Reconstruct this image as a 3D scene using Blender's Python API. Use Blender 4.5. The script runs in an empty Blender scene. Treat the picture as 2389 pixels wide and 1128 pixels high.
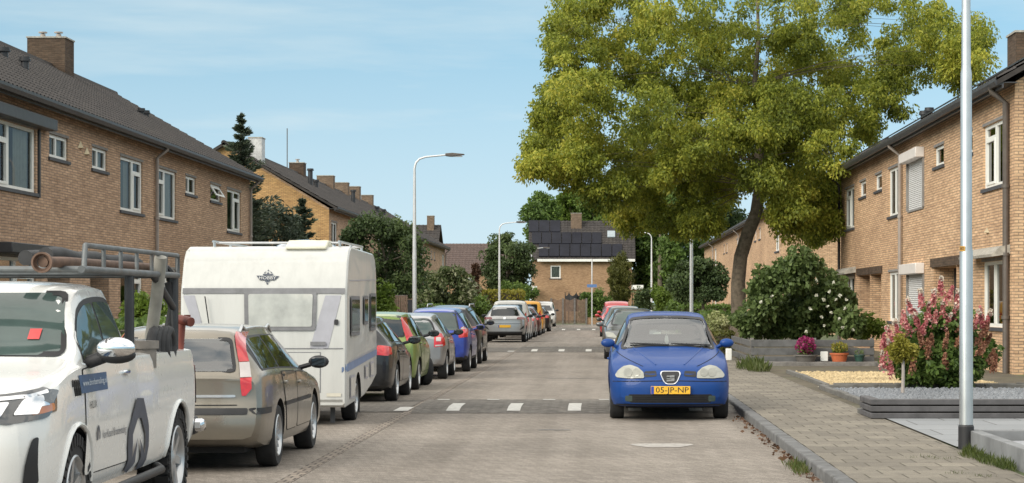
import bpy, bmesh, math, random
from mathutils import Vector, Matrix, noise
from mathutils.bvhtree import BVHTree
from mathutils.geometry import delaunay_2d_cdt
random.seed(7)
R=math.radians
SC=bpy.context.scene; C=SC.collection
# ---- photograph <-> street: focal length and vanishing point in photo pixels, eye height
F=5000.;VX=1400.;HY=708.;EH=1.65
def GY(py): return F*EH/(py-HY)
def WX(px,Y): return (px-VX)/F*Y
def WZ(py,Y): return EH+(HY-py)/F*Y
def sl(c): 
    c=c/255.
    return c/12.92 if c<=.04045 else ((c+.055)/1.055)**2.4
def rgb(r,g,b): return (sl(r),sl(g),sl(b),1)

# ---------------------------------------------------------------- objects
def link(o,parent=None):
    C.objects.link(o)
    if parent is not None: o.parent=parent
    return o
def tag(o,label=None,cat=None,group=None,kind=None):
    if label: o['label']=label
    if cat: o['category']=cat
    if group: o['group']=group
    if kind: o['kind']=kind
    return o
def thing(name,label,cat,loc=(0,0,0),rotz=0,group=None):
    o=bpy.data.objects.new(name,None); o.empty_display_size=.3
    C.objects.link(o); o.location=loc; o.rotation_euler=(0,0,rotz)
    return tag(o,label,cat,group)
def copy_tree(o,parent=None):
    c=o.copy(); C.objects.link(c)
    if parent is not None: c.parent=parent
    for ch in list(o.children): copy_tree(ch,c)
    return c
class MB:
    def __init__(s): s.v=[];s.f=[];s.mi=[];s.m=0
    def add(s,vs,fs,m=None):
        b=len(s.v); s.v.extend(vs)
        for f in fs: s.f.append([b+i for i in f]); s.mi.append(s.m if m is None else m)
    def quad(s,a,b,c,d,m=None): s.add([a,b,c,d],[(0,1,2,3)],m)
    def box(s,x0,y0,z0,x1,y1,z1,m=None,M=None):
        vs=[Vector((x,y,z)) for x in (x0,x1) for y in (y0,y1) for z in (z0,z1)]
        if M is not None: vs=[M@v for v in vs]
        s.add([tuple(v) for v in vs],[(0,1,3,2),(4,6,7,5),(0,4,5,1),(2,3,7,6),(0,2,6,4),(1,5,7,3)],m)
    def tube(s,pts,r,n=8,m=None,cap=True):
        pts=[Vector(p) for p in pts]; k=len(pts)
        rs=r if isinstance(r,(list,tuple)) else [r]*k
        vs=[];fs=[];prev=None
        for i,p in enumerate(pts):
            t=(pts[min(i+1,k-1)]-pts[max(i-1,0)]).normalized()
            if prev is None:
                a=Vector((0,0,1)) if abs(t.z)<.9 else Vector((1,0,0))
                u=t.cross(a).normalized()
            else:
                u=prev-t*prev.dot(t)
                u=u.normalized() if u.length>1e-6 else t.orthogonal().normalized()
            prev=u; w=t.cross(u)
            for j in range(n):
                an=2*math.pi*j/n
                vs.append(tuple(p+(u*math.cos(an)+w*math.sin(an))*rs[i]))
        for i in range(k-1):
            for j in range(n):
                fs.append((i*n+j,i*n+(j+1)%n,(i+1)*n+(j+1)%n,(i+1)*n+j))
        if cap: fs.append(tuple(range(n-1,-1,-1))); fs.append(tuple(range((k-1)*n,k*n)))
        s.add(vs,fs,m)
    def lathe(s,prof,n=24,M=None,m=None,closed=False):
        vs=[];fs=[]
        for r,z in prof:
            for j in range(n):
                a=2*math.pi*j/n; v=Vector((r*math.cos(a),r*math.sin(a),z))
                vs.append(tuple(M@v if M is not None else v))
        k=len(prof)
        for i in range(k if closed else k-1):
            i2=(i+1)%k
            for j in range(n): fs.append((i*n+j,i*n+(j+1)%n,i2*n+(j+1)%n,i2*n+j))
        s.add(vs,fs,m)
    def ball(s,c,r,n=8,m=None,sq=(1,1,1)):
        vs=[];fs=[]
        for i in range(n+1):
            t=math.pi*i/n
            for j in range(2*n):
                a=math.pi*j/n
                vs.append((c[0]+r*sq[0]*math.sin(t)*math.cos(a),c[1]+r*sq[1]*math.sin(t)*math.sin(a),c[2]+r*sq[2]*math.cos(t)))
        for i in range(n):
            for j in range(2*n): fs.append((i*2*n+j,(i+1)*2*n+j,(i+1)*2*n+(j+1)%(2*n),i*2*n+(j+1)%(2*n)))
        s.add(vs,fs,m)
    def prism(s,poly,axis,a,b,m=None):
        """outline in the plane across axis, extruded from a to b"""
        def P(p,t): return {'x':(t,p[0],p[1]),'y':(p[0],t,p[1]),'z':(p[0],p[1],t)}[axis]
        n=len(poly); vs=[P(p,a) for p in poly]+[P(p,b) for p in poly]
        fs=[tuple(range(n)),tuple(range(2*n-1,n-1,-1))]+[(i,(i+1)%n,n+(i+1)%n,n+i) for i in range(n)]
        s.add(vs,fs,m)
    def mesh(s,name,mats,smooth=None,fix=True):
        me=bpy.data.meshes.new(name); me.from_pydata(s.v,[],s.f)
        for m in (mats if isinstance(mats,(list,tuple)) else [mats]): me.materials.append(m)
        if any(s.mi): me.polygons.foreach_set('material_index',s.mi)
        if fix and len(s.f)<20000:
            bm=bmesh.new(); bm.from_mesh(me); bmesh.ops.recalc_face_normals(bm,faces=bm.faces); bm.to_mesh(me); bm.free()
        if smooth is not None:
            me.shade_smooth()
            if smooth<179: me.set_sharp_from_angle(angle=R(smooth))
        me.update(); return me
    def build(s,name,mats,parent=None,smooth=None,bevel=0,seg=2,fix=True,world=False,loc=None):
        o=bpy.data.objects.new(name,s.mesh(name,mats,smooth,fix)); link(o,parent)
        if world and parent is not None: o.location=-world_loc(parent)
        if loc is not None: o.location=loc
        if bevel:
            b=o.modifiers.new('bevel','BEVEL'); b.width=bevel; b.segments=seg; b.limit_method='ANGLE'; b.angle_limit=R(40)
            if smooth is None:
                o.data.shade_smooth(); o.data.set_sharp_from_angle(angle=R(30))
        return o
def world_loc(o):
    v=Vector(o.location)
    while o.parent: o=o.parent; v+=Vector(o.location)
    return v

# ---------------------------------------------------------------- materials
class NT:
    def __init__(s,name):
        s.mat=bpy.data.materials.new(name); s.mat.use_nodes=True; s.t=s.mat.node_tree; s.n=s.t.nodes
        s.b=s.n['Principled BSDF']
    def node(s,ty,**kw):
        n=s.n.new(ty)
        for k,v in kw.items(): setattr(n,k,v)
        return n
    def L(s,a,b): s.t.links.new(a,b)
    def coord(s,scale=(1,1,1)):
        tc=s.node('ShaderNodeTexCoord'); mp=s.node('ShaderNodeMapping'); mp.inputs['Scale'].default_value=scale
        s.L(tc.outputs['Object'],mp.inputs['Vector']); return mp.outputs['Vector']
    def noise(s,vec,scale,detail=4,rough=.6):
        n=s.node('ShaderNodeTexNoise'); n.inputs['Scale'].default_value=scale; n.inputs['Detail'].default_value=detail
        n.inputs['Roughness'].default_value=rough
        if vec is not None: s.L(vec,n.inputs['Vector'])
        return n.outputs['Fac']
    def ramp(s,fac,stops):
        r=s.node('ShaderNodeValToRGB'); e=r.color_ramp.elements
        while len(e)<len(stops): e.new(.5)
        for x,(p,c) in zip(e,stops): x.position=p; x.color=c
        s.L(fac,r.inputs['Fac']); return r.outputs['Color']
    def mix(s,a,b,fac=.5,mode='MIX'):
        m=s.node('ShaderNodeMix',data_type='RGBA',blend_type=mode)
        for v,i in ((a,6),(b,7)):
            if isinstance(v,tuple): m.inputs[i].default_value=v
            else: s.L(v,m.inputs[i])
        if isinstance(fac,(int,float)): m.inputs[0].default_value=fac
        else: s.L(fac,m.inputs[0])
        return m.outputs[2]
    def math(s,op,a,b=0.,c=None):
        m=s.node('ShaderNodeMath',operation=op)
        for i,v in enumerate((a,b,c)):
            if v is None: continue
            if isinstance(v,(int,float)): m.inputs[i].default_value=v
            else: s.L(v,m.inputs[i])
        return m.outputs[0]
    def bump(s,h,strength=.3,dist=.01):
        b=s.node('ShaderNodeBump'); b.inputs['Strength'].default_value=strength; b.inputs['Distance'].default_value=dist
        s.L(h,b.inputs['Height']); s.L(b.outputs['Normal'],s.b.inputs['Normal'])
def pbr(name,col,rough=.5,metal=0,coat=0,var=.12,scale=6,bump=0,bscale=60,spec=.5,dirt=None,dscale=1.5):
    t=NT(name); v=t.coord(); b=t.b
    n=t.noise(v,scale)
    lo=tuple(c*(1-var) for c in col[:3])+(1,); hi=tuple(min(1,c*(1+var)) for c in col[:3])+(1,)
    c=t.ramp(n,[(.3,lo),(.7,hi)])
    if dirt:
        d=t.noise(v,dscale,6,.7); f=t.ramp(d,[(.52,(0,0,0,1)),(.72,(1,1,1,1))]); c=t.mix(c,dirt,t.math('MULTIPLY',f,.6))
    t.L(c,b.inputs['Base Color']); b.inputs['Roughness'].default_value=rough; b.inputs['Metallic'].default_value=metal
    b.inputs['Coat Weight'].default_value=coat; b.inputs['Coat Roughness'].default_value=.04; b.inputs['Specular IOR Level'].default_value=spec
    if bump: t.bump(t.noise(v,bscale,3),bump,.01)
    return t.mat
def brick_mat(name,c1,c2,mortar,uk=.42,bw=.22,rh=.068,ms=.009,stain=.36,tint=None):
    """brickwork: runs along y on street fronts (stretched a little), along x on gables"""
    t=NT(name); tc=t.node('ShaderNodeTexCoord'); sp=t.node('ShaderNodeSeparateXYZ'); t.L(tc.outputs['Object'],sp.inputs[0])
    ge=t.node('ShaderNodeNewGeometry'); sn=t.node('ShaderNodeSeparateXYZ'); t.L(ge.outputs['Normal'],sn.inputs[0])
    front=t.math('GREATER_THAN',t.math('ABSOLUTE',sn.outputs[0]),.6)
    u=t.math('ADD',t.math('MULTIPLY',t.math('MULTIPLY',sp.outputs[1],uk),front),t.math('MULTIPLY',sp.outputs[0],t.math('SUBTRACT',1.,front)))
    cb=t.node('ShaderNodeCombineXYZ'); t.L(u,cb.inputs[0]); t.L(sp.outputs[2],cb.inputs[1])
    br=t.node('ShaderNodeTexBrick'); t.L(cb.outputs[0],br.inputs['Vector'])
    br.inputs['Scale'].default_value=1; br.inputs['Brick Width'].default_value=bw; br.inputs['Row Height'].default_value=rh
    br.inputs['Mortar Size'].default_value=ms; br.inputs['Mortar Smooth'].default_value=.2; br.inputs['Bias'].default_value=-.1
    br.inputs['Color1'].default_value=c1; br.inputs['Color2'].default_value=c2; br.inputs['Mortar'].default_value=mortar
    col=br.outputs['Color']
    v=t.coord((1,.4,1))
    n1=t.noise(v,.55,5,.65); col=t.mix(col,t.ramp(n1,[(.3,(.66,.62,.6,1)),(.7,(1.12,1.1,1.06,1))]),stain*2,'MULTIPLY')
    n2=t.noise(t.coord((3,1.6,14)),1.3,4); col=t.mix(col,t.ramp(n2,[(.35,(.66,.63,.61,1)),(.65,(1.16,1.14,1.12,1))]),.75,'MULTIPLY')
    t.L(col,t.b.inputs['Base Color']); t.b.inputs['Roughness'].default_value=.9; t.b.inputs['Specular IOR Level'].default_value=.2
    t.bump(t.math('SUBTRACT',1.,br.outputs['Fac']),.5,.012)
    return t.mat
def glass_mat(name,tint=(.55,.6,.58,1),rough=.02,trans=.6,refl=.9):
    m=bpy.data.materials.new(name); m.use_nodes=True; nt=m.node_tree; nt.nodes.clear()
    out=nt.nodes.new('ShaderNodeOutputMaterial'); tr=nt.nodes.new('ShaderNodeBsdfTransparent'); gl=nt.nodes.new('ShaderNodeBsdfGlossy')
    fr=nt.nodes.new('ShaderNodeFresnel'); fr.inputs['IOR'].default_value=1.6; mx=nt.nodes.new('ShaderNodeMixShader')
    ad=nt.nodes.new('ShaderNodeMath'); ad.operation='ADD'; ad.inputs[1].default_value=(1-trans)*.25
    tr.inputs['Color'].default_value=tint; gl.inputs['Roughness'].default_value=rough; gl.inputs['Color'].default_value=(refl,refl*1.01,refl*1.02,1)
    nt.links.new(fr.outputs[0],ad.inputs[0]); nt.links.new(ad.outputs[0],mx.inputs[0])
    nt.links.new(tr.outputs[0],mx.inputs[1]); nt.links.new(gl.outputs[0],mx.inputs[2]); nt.links.new(mx.outputs[0],out.inputs['Surface'])
    return m
def paint(name,col,metal=.35,rough=.32,coat=.55,spec=.5,dirt=.82,streak=False):
    t=NT(name); b=t.b; v=t.coord((4,4,.5) if streak else (1,1,1))
    d=t.noise(v,2.2,5,.65)
    c=t.mix(col,tuple(x*dirt+.01 for x in col[:3])+(1,),t.ramp(d,[(.4,(0,0,0,1)),(.75,(1,1,1,1))]))
    t.L(c,b.inputs['Base Color']); b.inputs['Metallic'].default_value=metal
    rr=t.math('MULTIPLY_ADD',d,.2,rough-.1); t.L(rr,b.inputs['Roughness'])
    b.inputs['Coat Weight'].default_value=coat; b.inputs['Coat Roughness'].default_value=.04; b.inputs['Specular IOR Level'].default_value=spec
    return t.mat
def leaf_mat(name,cols,trans=.35,rough=.55,nscale=.5,spread=.5):
    """leaves: each leaf its own tone out of cols, whole sprays greener or yellower"""
    t=NT(name); ge=t.node('ShaderNodeNewGeometry'); v=t.coord()
    n=t.noise(v,nscale,3); f=t.math('ADD',t.math('MULTIPLY',ge.outputs['Random Per Island'],spread),t.math('MULTIPLY',t.math('SUBTRACT',n,.5),1.4))
    f=t.math('ADD',f,.5-spread/2)
    st=[(i/(len(cols)-1),c) for i,c in enumerate(cols)]
    c=t.ramp(f,st); b=t.b; t.L(c,b.inputs['Base Color']); b.inputs['Roughness'].default_value=rough; b.inputs['Specular IOR Level'].default_value=.35
    tl=t.node('ShaderNodeBsdfTranslucent'); t.L(t.mix(c,(1.,.95,.35,1),.0),tl.inputs['Color'])
    mx=t.node('ShaderNodeMixShader'); mx.inputs[0].default_value=trans
    out=t.n['Material Output']; t.L(b.outputs[0],mx.inputs[1]); t.L(tl.outputs[0],mx.inputs[2]); t.L(mx.outputs[0],out.inputs['Surface'])
    return t.mat
M={}
M['brick_right']=brick_mat('brick_tan',(.70,.49,.315,1),(.57,.38,.24,1),(.28,.215,.16,1))
M['brick_left']=brick_mat('brick_brown',(.60,.42,.29,1),(.44,.30,.205,1),(.27,.215,.17,1),stain=.3)
M['brick_yellow']=brick_mat('brick_yellow',(.56,.35,.155,1),(.47,.28,.125,1),(.25,.18,.11,1),stain=.2)
M['brick_dark']=brick_mat('brick_chimney',(.12,.085,.062,1),(.085,.062,.048,1),(.08,.065,.05,1),uk=1)
M['brick_far']=brick_mat('brick_far',(.50,.33,.20,1),(.41,.265,.16,1),(.26,.2,.14,1),uk=1)
M['brick_stack']=brick_mat('brick_stack',(.27,.20,.145,1),(.20,.15,.11,1),(.13,.11,.09,1),uk=1)
M['mortar_cap']=pbr('weathered_mortar',(.34,.32,.28,1),.9,var=.3,scale=9)
M['white_frame']=pbr('white_window_frame',(.78,.78,.74,1),.4,var=.04)
M['grey_frame']=pbr('grey_lintel',(.22,.21,.2,1),.8,var=.2)
M['dark_trim']=pbr('dark_trim',(.03,.032,.036,1),.5,var=.2)
M['slate_sill']=pbr('slate_sill',(.06,.062,.07,1),.6,var=.2)
M['gutter']=pbr('zinc_gutter_dark',(.045,.045,.05,1),.45,var=.25)
M['pipe']=pbr('downpipe_grey',(.33,.29,.26,1),.5,var=.12)
M['pipe_dark']=pbr('downpipe_brown',(.10,.085,.075,1),.5,var=.15)
M['tile']=pbr('concrete_roof_tile',(.036,.031,.029,1),.85,var=.4,scale=2.5,dirt=(.07,.06,.05,1),dscale=1.1)
M['tile_brown']=pbr('brown_roof_tile',(.085,.058,.05,1),.8,var=.25,scale=3)
M['glass']=glass_mat('window_glass',(.75,.8,.77,1),.02,.95,.32)
M['curtain']=pbr('curtain_white',(.55,.56,.52,1),.9,var=.1)
M['blind']=pbr('blind_green',(.09,.13,.1,1),.8,var=.2)
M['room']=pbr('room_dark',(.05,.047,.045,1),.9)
M['shutter']=pbr('roller_shutter_white',(.6,.6,.6,1),.5,var=.04)
M['shutter_box']=pbr('shutter_box_white',(.66,.62,.59,1),.5,var=.06)
M['door']=pbr('door_brown',(.06,.035,.025,1),.5)
M['zinc']=pbr('zinc_pole',(.52,.54,.55,1),.38,metal=.85,var=.1,scale=3)
M['zinc_far']=pbr('pole_light',(.62,.64,.65,1),.45,metal=.3,var=.06)
M['black']=pbr('black_plastic',(.018,.018,.02,1),.55,var=.2)
M['rubber']=pbr('tyre_rubber',(.02,.02,.021,1),.85,var=.25,scale=14)
M['chrome']=pbr('chrome',(.75,.76,.78,1),.12,metal=1,var=.03)
M['alloy']=pbr('alloy_wheel',(.48,.49,.5,1),.35,metal=.8,var=.06)
M['bark']=pbr('tree_bark',(.14,.115,.085,1),.95,var=.45,scale=7,bump=.9,bscale=22)
M['wood_grey']=pbr('weathered_grey_timber',(.16,.15,.14,1),.85,var=.35,scale=7)
M['wood_brown']=pbr('weathered_brown_timber',(.19,.13,.095,1),.85,var=.3,scale=4)
EXPO=.95; SUN_E=1.5; SKY_S=.15; SKY_TINT=(.93,1.02,.80,1); SKY_CLOUD=(2.55,2.95,3.05,1); FILL_CLOUD=(6.2,6.0,5.6,1)
# ================================================================ camera, light, sky
cam=bpy.data.cameras.new('camera'); co=bpy.data.objects.new('camera',cam); C.objects.link(co); SC.camera=co
cam.sensor_width=36; cam.lens=36*F/2389; co.location=(0,0,EH); co.rotation_euler=(R(90),0,0)
cam.shift_x=-(VX-1194.5)/2389; cam.shift_y=(HY-564)/2389; cam.clip_end=5000; cam.clip_start=.1
SC.view_settings.view_transform='Standard'; SC.view_settings.look='None'; SC.view_settings.exposure=EXPO; SC.view_settings.gamma=1
SC.cycles.max_bounces=7; SC.cycles.transparent_max_bounces=12; SC.cycles.diffuse_bounces=3
SUN=Vector((-.62,-.64,.50)).normalized()
sd=bpy.data.lights.new('sun','SUN'); sd.energy=SUN_E; sd.angle=R(32); sd.color=(1,.93,.82)
so=bpy.data.objects.new('sun',sd); C.objects.link(so); so.rotation_euler=SUN.to_track_quat('Z','Y').to_euler(); so.location=(-30,-30,40)
w=bpy.data.worlds.new('World'); SC.world=w; w.use_nodes=True; nt=w.node_tree; bg=nt.nodes['Background']
sk=nt.nodes.new('ShaderNodeTexSky'); sk.sky_type='NISHITA'; sk.sun_disc=False
sk.sun_elevation=math.asin(SUN.z); sk.sun_rotation=math.atan2(SUN.x,SUN.y); sk.air_density=1.0; sk.dust_density=.6; sk.ozone_density=1.6
tc=nt.nodes.new('ShaderNodeTexCoord'); va=nt.nodes.new('ShaderNodeVectorMath'); va.operation='ADD'; va.inputs[1].default_value=(0,0,.34)
vn=nt.nodes.new('ShaderNodeVectorMath'); vn.operation='NORMALIZE'
nt.links.new(tc.outputs['Generated'],va.inputs[0]); nt.links.new(va.outputs[0],vn.inputs[0]); nt.links.new(vn.outputs[0],sk.inputs['Vector'])
mp=nt.nodes.new('ShaderNodeMapping'); mp.inputs['Scale'].default_value=(3.2,3.2,26); mp.inputs['Rotation'].default_value=(0,R(3),0)
nz=nt.nodes.new('ShaderNodeTexNoise'); nz.inputs['Scale'].default_value=1.3; nz.inputs['Detail'].default_value=6; nz.inputs['Roughness'].default_value=.55
nt.links.new(tc.outputs['Generated'],mp.inputs[0]); nt.links.new(mp.outputs[0],nz.inputs['Vector'])
rp=nt.nodes.new('ShaderNodeValToRGB'); rp.color_ramp.elements[0].position=.42; rp.color_ramp.elements[1].position=.78
rp.color_ramp.elements[1].color=(.75,.75,.75,1)
nt.links.new(nz.outputs['Fac'],rp.inputs[0])
mx=nt.nodes.new('ShaderNodeMix'); mx.data_type='RGBA'; mx.inputs[7].default_value=SKY_CLOUD
gm=nt.nodes.new('ShaderNodeMix'); gm.data_type='RGBA'; gm.blend_type='MULTIPLY'; gm.inputs[0].default_value=1; gm.inputs[7].default_value=SKY_TINT
nt.links.new(sk.outputs[0],gm.inputs[6]); nt.links.new(gm.outputs[2],mx.inputs[6])
# thin veil of high cloud low over the roofs
sz=nt.nodes.new('ShaderNodeSeparateXYZ'); nt.links.new(tc.outputs['Generated'],sz.inputs[0])
mr=nt.nodes.new('ShaderNodeMapRange'); mr.inputs['From Min'].default_value=.0; mr.inputs['From Max'].default_value=.13; mr.inputs['To Min'].default_value=.85; mr.inputs['To Max'].default_value=.03
nt.links.new(sz.outputs[2],mr.inputs[0])
am=nt.nodes.new('ShaderNodeMath'); am.operation='MAXIMUM'; nt.links.new(rp.outputs[0],am.inputs[0]); nt.links.new(mr.outputs[0],am.inputs[1])
nt.links.new(am.outputs[0],mx.inputs[0])
# broken bright cloud added overhead, out of view, to lift the neutral ambient light
m2=nt.nodes.new('ShaderNodeMapping'); m2.inputs['Scale'].default_value=(1.6,1.6,2.4); n2=nt.nodes.new('ShaderNodeTexNoise'); n2.inputs['Scale'].default_value=1.4; n2.inputs['Detail'].default_value=5
nt.links.new(tc.outputs['Generated'],m2.inputs[0]); nt.links.new(m2.outputs[0],n2.inputs['Vector'])
r2=nt.nodes.new('ShaderNodeValToRGB'); r2.color_ramp.elements[0].position=.30; r2.color_ramp.elements[1].position=.50; nt.links.new(n2.outputs['Fac'],r2.inputs[0])
e2=nt.nodes.new('ShaderNodeMapRange'); e2.interpolation_type='SMOOTHSTEP'; e2.inputs['From Min'].default_value=.16; e2.inputs['From Max'].default_value=.42; nt.links.new(sz.outputs[2],e2.inputs[0])
f2=nt.nodes.new('ShaderNodeMath'); f2.operation='MULTIPLY'; nt.links.new(r2.outputs[0],f2.inputs[0]); nt.links.new(e2.outputs[0],f2.inputs[1])
x2=nt.nodes.new('ShaderNodeMix'); x2.data_type='RGBA'; x2.inputs[7].default_value=FILL_CLOUD; nt.links.new(f2.outputs[0],x2.inputs[0]); nt.links.new(mx.outputs[2],x2.inputs[6]); nt.links.new(x2.outputs[2],bg.inputs['Color'])
bg.inputs['Strength'].default_value=SKY_S

# ================================================================ ground
def paver_mat(name,bw,rh,c1,c2,mortar,ms,rot=0,grain=.5,patch=(.8,1.15),g1=9,g2=90,tracks=False):
    t=NT(name); tc=t.node('ShaderNodeTexCoord'); mp=t.node('ShaderNodeMapping'); mp.inputs['Rotation'].default_value=(0,0,R(rot)); t.L(tc.outputs['Object'],mp.inputs[0])
    br=t.node('ShaderNodeTexBrick'); t.L(mp.outputs[0],br.inputs['Vector']); br.inputs['Scale'].default_value=1
    br.inputs['Brick Width'].default_value=bw; br.inputs['Row Height'].default_value=rh; br.inputs['Mortar Size'].default_value=ms; br.inputs['Mortar Smooth'].default_value=.3
    br.inputs['Color1'].default_value=c1; br.inputs['Color2'].default_value=c2; br.inputs['Mortar'].default_value=mortar
    c=br.outputs['Color']; v=t.coord()
    n=t.noise(v,.35,6,.7); c=t.mix(c,t.ramp(n,[(.3,(patch[0],)*3+(1,)),(.7,(patch[1],)*3+(1,))]),1,'MULTIPLY')
    n=t.noise(t.coord((1,1,1)),g1,4,.8); c=t.mix(c,t.ramp(n,[(.3,(.6,.58,.57,1)),(.7,(1.3,1.28,1.25,1))]),grain,'MULTIPLY')
    if tracks: c=t.mix(c,t.ramp(t.noise(t.coord((1.1,.035,1)),1.3,4,.6),[(.35,(.80,.79,.78,1)),(.65,(1.1,1.1,1.1,1))]),1,'MULTIPLY')
    n=t.noise(v,g2,2,.8); c=t.mix(c,t.ramp(n,[(.28,(.42,.42,.42,1)),(.72,(1.5,1.5,1.5,1))]),grain,'MULTIPLY')
    t.L(c,t.b.inputs['Base Color']); t.b.inputs['Roughness'].default_value=.9; t.b.inputs['Specular IOR Level'].default_value=.25
    t.bump(t.math('SUBTRACT',1.,br.outputs['Fac']),.4,.008)
    return t.mat
M['road']=paver_mat('brick_road',.21,.07,(.325,.295,.262,1),(.235,.212,.187,1),(.165,.148,.13,1),.008,45,1.,(.82,1.12),30,75,True)
M['gutter_strip']=paver_mat('gutter_bricks',.11,.21,(.30,.26,.22,1),(.22,.19,.165,1),(.09,.08,.07,1),.012,0,.7)
M['hump']=paver_mat('dark_hump_bricks',.21,.105,(.20,.186,.168,1),(.135,.125,.112,1),(.09,.085,.077,1),.01,45,.8)
M['hump_white']=pbr('white_hump_bricks',(.50,.49,.46,1),.85,var=.18,scale=14)
M['flags']=paver_mat('pavement_flags',.34,.46,(.235,.213,.175,1),(.165,.149,.125,1),(.10,.09,.07,1),.011,0,.55,(.8,1.16))
M['kerbstone']=pbr('kerb_concrete',(.12,.12,.12,1),.9,var=.35,scale=5)
M['soil']=pbr('soil',(.09,.075,.05,1),.95,var=.4,scale=2,dirt=(.07,.09,.03,1),dscale=.6)
M['meadow']=pbr('far_grass',(.07,.09,.035,1),.95,var=.4,scale=.3)
def sheet(name,x0,y0,x1,y1,z,mat,cutx=None,ny=1,kind='structure'):
    mb=MB()
    for i in range(ny):
        a=y0+(y1-y0)*i/ny; b=y0+(y1-y0)*(i+1)/ny
        mb.quad((x0,a,z),(x1,a,z),(x1,b,z),(x0,b,z))
    o=mb.build(name,mat); tag(o,kind=kind); return o
KR=2.06; KL=-5.75; PR=3.78; PL=-7.5; KH=.11
sheet('ground',-700,-60,700,2200,-.06,M['meadow'])
tag(sheet('road',KL,-8,KR+.02,158,0,M['road']),'grey brown brick paved street running away between the parked cars','road')
tag(sheet('crossing_road',-80,158,80,166,0,M['road']),'brick paved side street crossing in front of the timber fence','road')
mb=MB(); mb.box(-2.98,-8,-.05,-2.84,158,.006); tag(mb.build('gutter_strip',M['gutter_strip']),'narrow drainage strip of bricks beside the left parked cars','gutter strip',kind='structure')
def raised(name,x0,x1,y0,y1,mat,label=None,cat=None,z=KH):
    mb=MB(); mb.box(x0,y0,-.05,x1,y1,z); o=mb.build(name,mat); tag(o,label,cat,kind='structure'); return o
raised('pavement',KR+.15,PR,-8,158,M['flags'],'grey concrete flag pavement along the right hand gardens','pavement')
raised('pavement',PL,KL-.15,-8,158,M['flags'],'flag pavement behind the parked cars on the left','pavement')
raised('garden_ground',PR,8.98,24,158,M['soil'],'soil of the front gardens in front of the right hand row','garden soil',z=KH-.012)
raised('garden_ground',-13.6,PL,20,158,M['soil'],'soil of the front gardens in front of the left hand row','garden soil',z=KH-.012)
mb=MB(); mb.box(8.98,40,-.05,30,200,KH-.02); mb.box(-40,30,-.05,-13.6,200,KH-.02); mb.box(PR,-8,-.05,30,23.99,KH-.02)
tag(mb.build('ground',M['meadow']),kind='structure')
for nm,x,lab in (('kerb',KR,'grey concrete kerb edging the right hand pavement'),('kerb',KL-.15,'grey concrete kerb edging the left hand pavement')):
    mb=MB(); y=-8.
    while y<158: mb.box(x,y+.006,-.05,x+.15,y+.994,KH+.004+random.uniform(-.003,.003)); y+=1
    o=mb.build(nm,M['kerbstone'],bevel=.018 if x>0 else 0); tag(o,lab,'kerb',kind='structure')
# speed humps: low dark band with white blocks set in both ramps
def hump(y0,y1,lab,n):
    mb=MB(); ym=(y0+y1)/2; h=.055; prof=[(y0,.0),(y0+.9,h),(y1-.9,h),(y1,.0)]
    x0,x1=(-2.84,KR)
    for (a,za),(b,zb) in zip(prof,prof[1:]): mb.quad((x0,a,za+.005),(x1,a,za+.005),(x1,b,zb+.005),(x0,b,zb+.005))
    mb.quad((KL,y0+.3,.008),(-2.99,y0+.3,.008),(-2.99,y1,.008),(KL,y1,.008))
    t=thing('speed_hump',lab,'speed hump',(0,ym,0),group='speed humps across the street')
    mb.build('hump_bed',M['hump'],t,world=True)
    for k in range(6):
        x=-3.25+k*.92+ (.1 if k==0 else 0)
        m2=MB()
        if x<-2.95: z=.014; m2.quad((x,y0+.5,z),(x+.22,y0+.5,z),(x+.22,y0+1.7,z),(x,y0+1.7,z))
        else: m2.quad((x,y0+.28,h*.28/.9+.01),(x+.2,y0+.28,h*.28/.9+.01),(x+.2,y0+.9,h+.01),(x,y0+.9,h+.01)); m2.quad((x,y0+.9,h+.01),(x+.2,y0+.9,h+.01),(x+.2,y0+1.9,h+.01),(x,y0+1.9,h+.01))
        m2.build('white_block',M['hump_white'],t,world=True)
        x+=.47; m2=MB(); 
        if x<KR-.2:
            m2.quad((x,y1-1.1,h+.01),(x+.2,y1-1.1,h+.01),(x+.2,y1-.9,h+.01),(x,y1-.9,h+.01)); m2.quad((x,y1-.9,h+.01),(x+.2,y1-.9,h+.01),(x+.2,y1-.2,h*.2/.9+.01),(x,y1-.2,h*.2/.9+.01))
            m2.build('white_block',M['hump_white'],t,world=True)
hump(GY(965),GY(935),'nearest speed hump, dark bricks with white blocks just behind the blue hatchback',0)
hump(GY(822.5),GY(812),'second speed hump, dark bricks with white blocks beyond the five left parked cars',1)
hump(GY(771.5),GY(766.5),'third speed hump far down the street beside the yellow van',2)
mb=MB(); pts=[]
for k in range(22):
    a=k*2*math.pi/22; pts.append((.56+WX(1432,F*EH/(1040-HY))+ .34*math.cos(a)*(1+.2*math.sin(3*a)), GY(1040)+.42*math.sin(a)*(1+.25*math.cos(2*a)),.004))
mb.add(pts,[tuple(range(22))]); tag(mb.build('pale_patch',pbr('pale_cement',(.33,.31,.285,1),.9,var=.4,scale=12)),'pale cement patch on the bricks in front of the blue hatchback','patch',kind='structure')
for (xa,ya,xb,yb,lab) in ((1272,882.5,1388,884,'thin dark road joint left of the blue hatchback'),(1255,1003,1330,1005,'short dark crack in the bricks before the nearest hump')):
    mb=MB(); Y=GY((ya+yb)/2); x0=WX(xa,Y); x1=WX(xb,Y); n=8; 
    for i in range(n):
        a=x0+(x1-x0)*i/n; b=x0+(x1-x0)*(i+1)/n; d=random.uniform(-.03,.03)
        mb.quad((a,Y-.05+d,.004),(b,Y-.05+d,.004),(b,Y+.05+d,.004),(a,Y+.05+d,.004))
    tag(mb.build('road_crack',M['gutter']),lab,'road crack',kind='structure')

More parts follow.
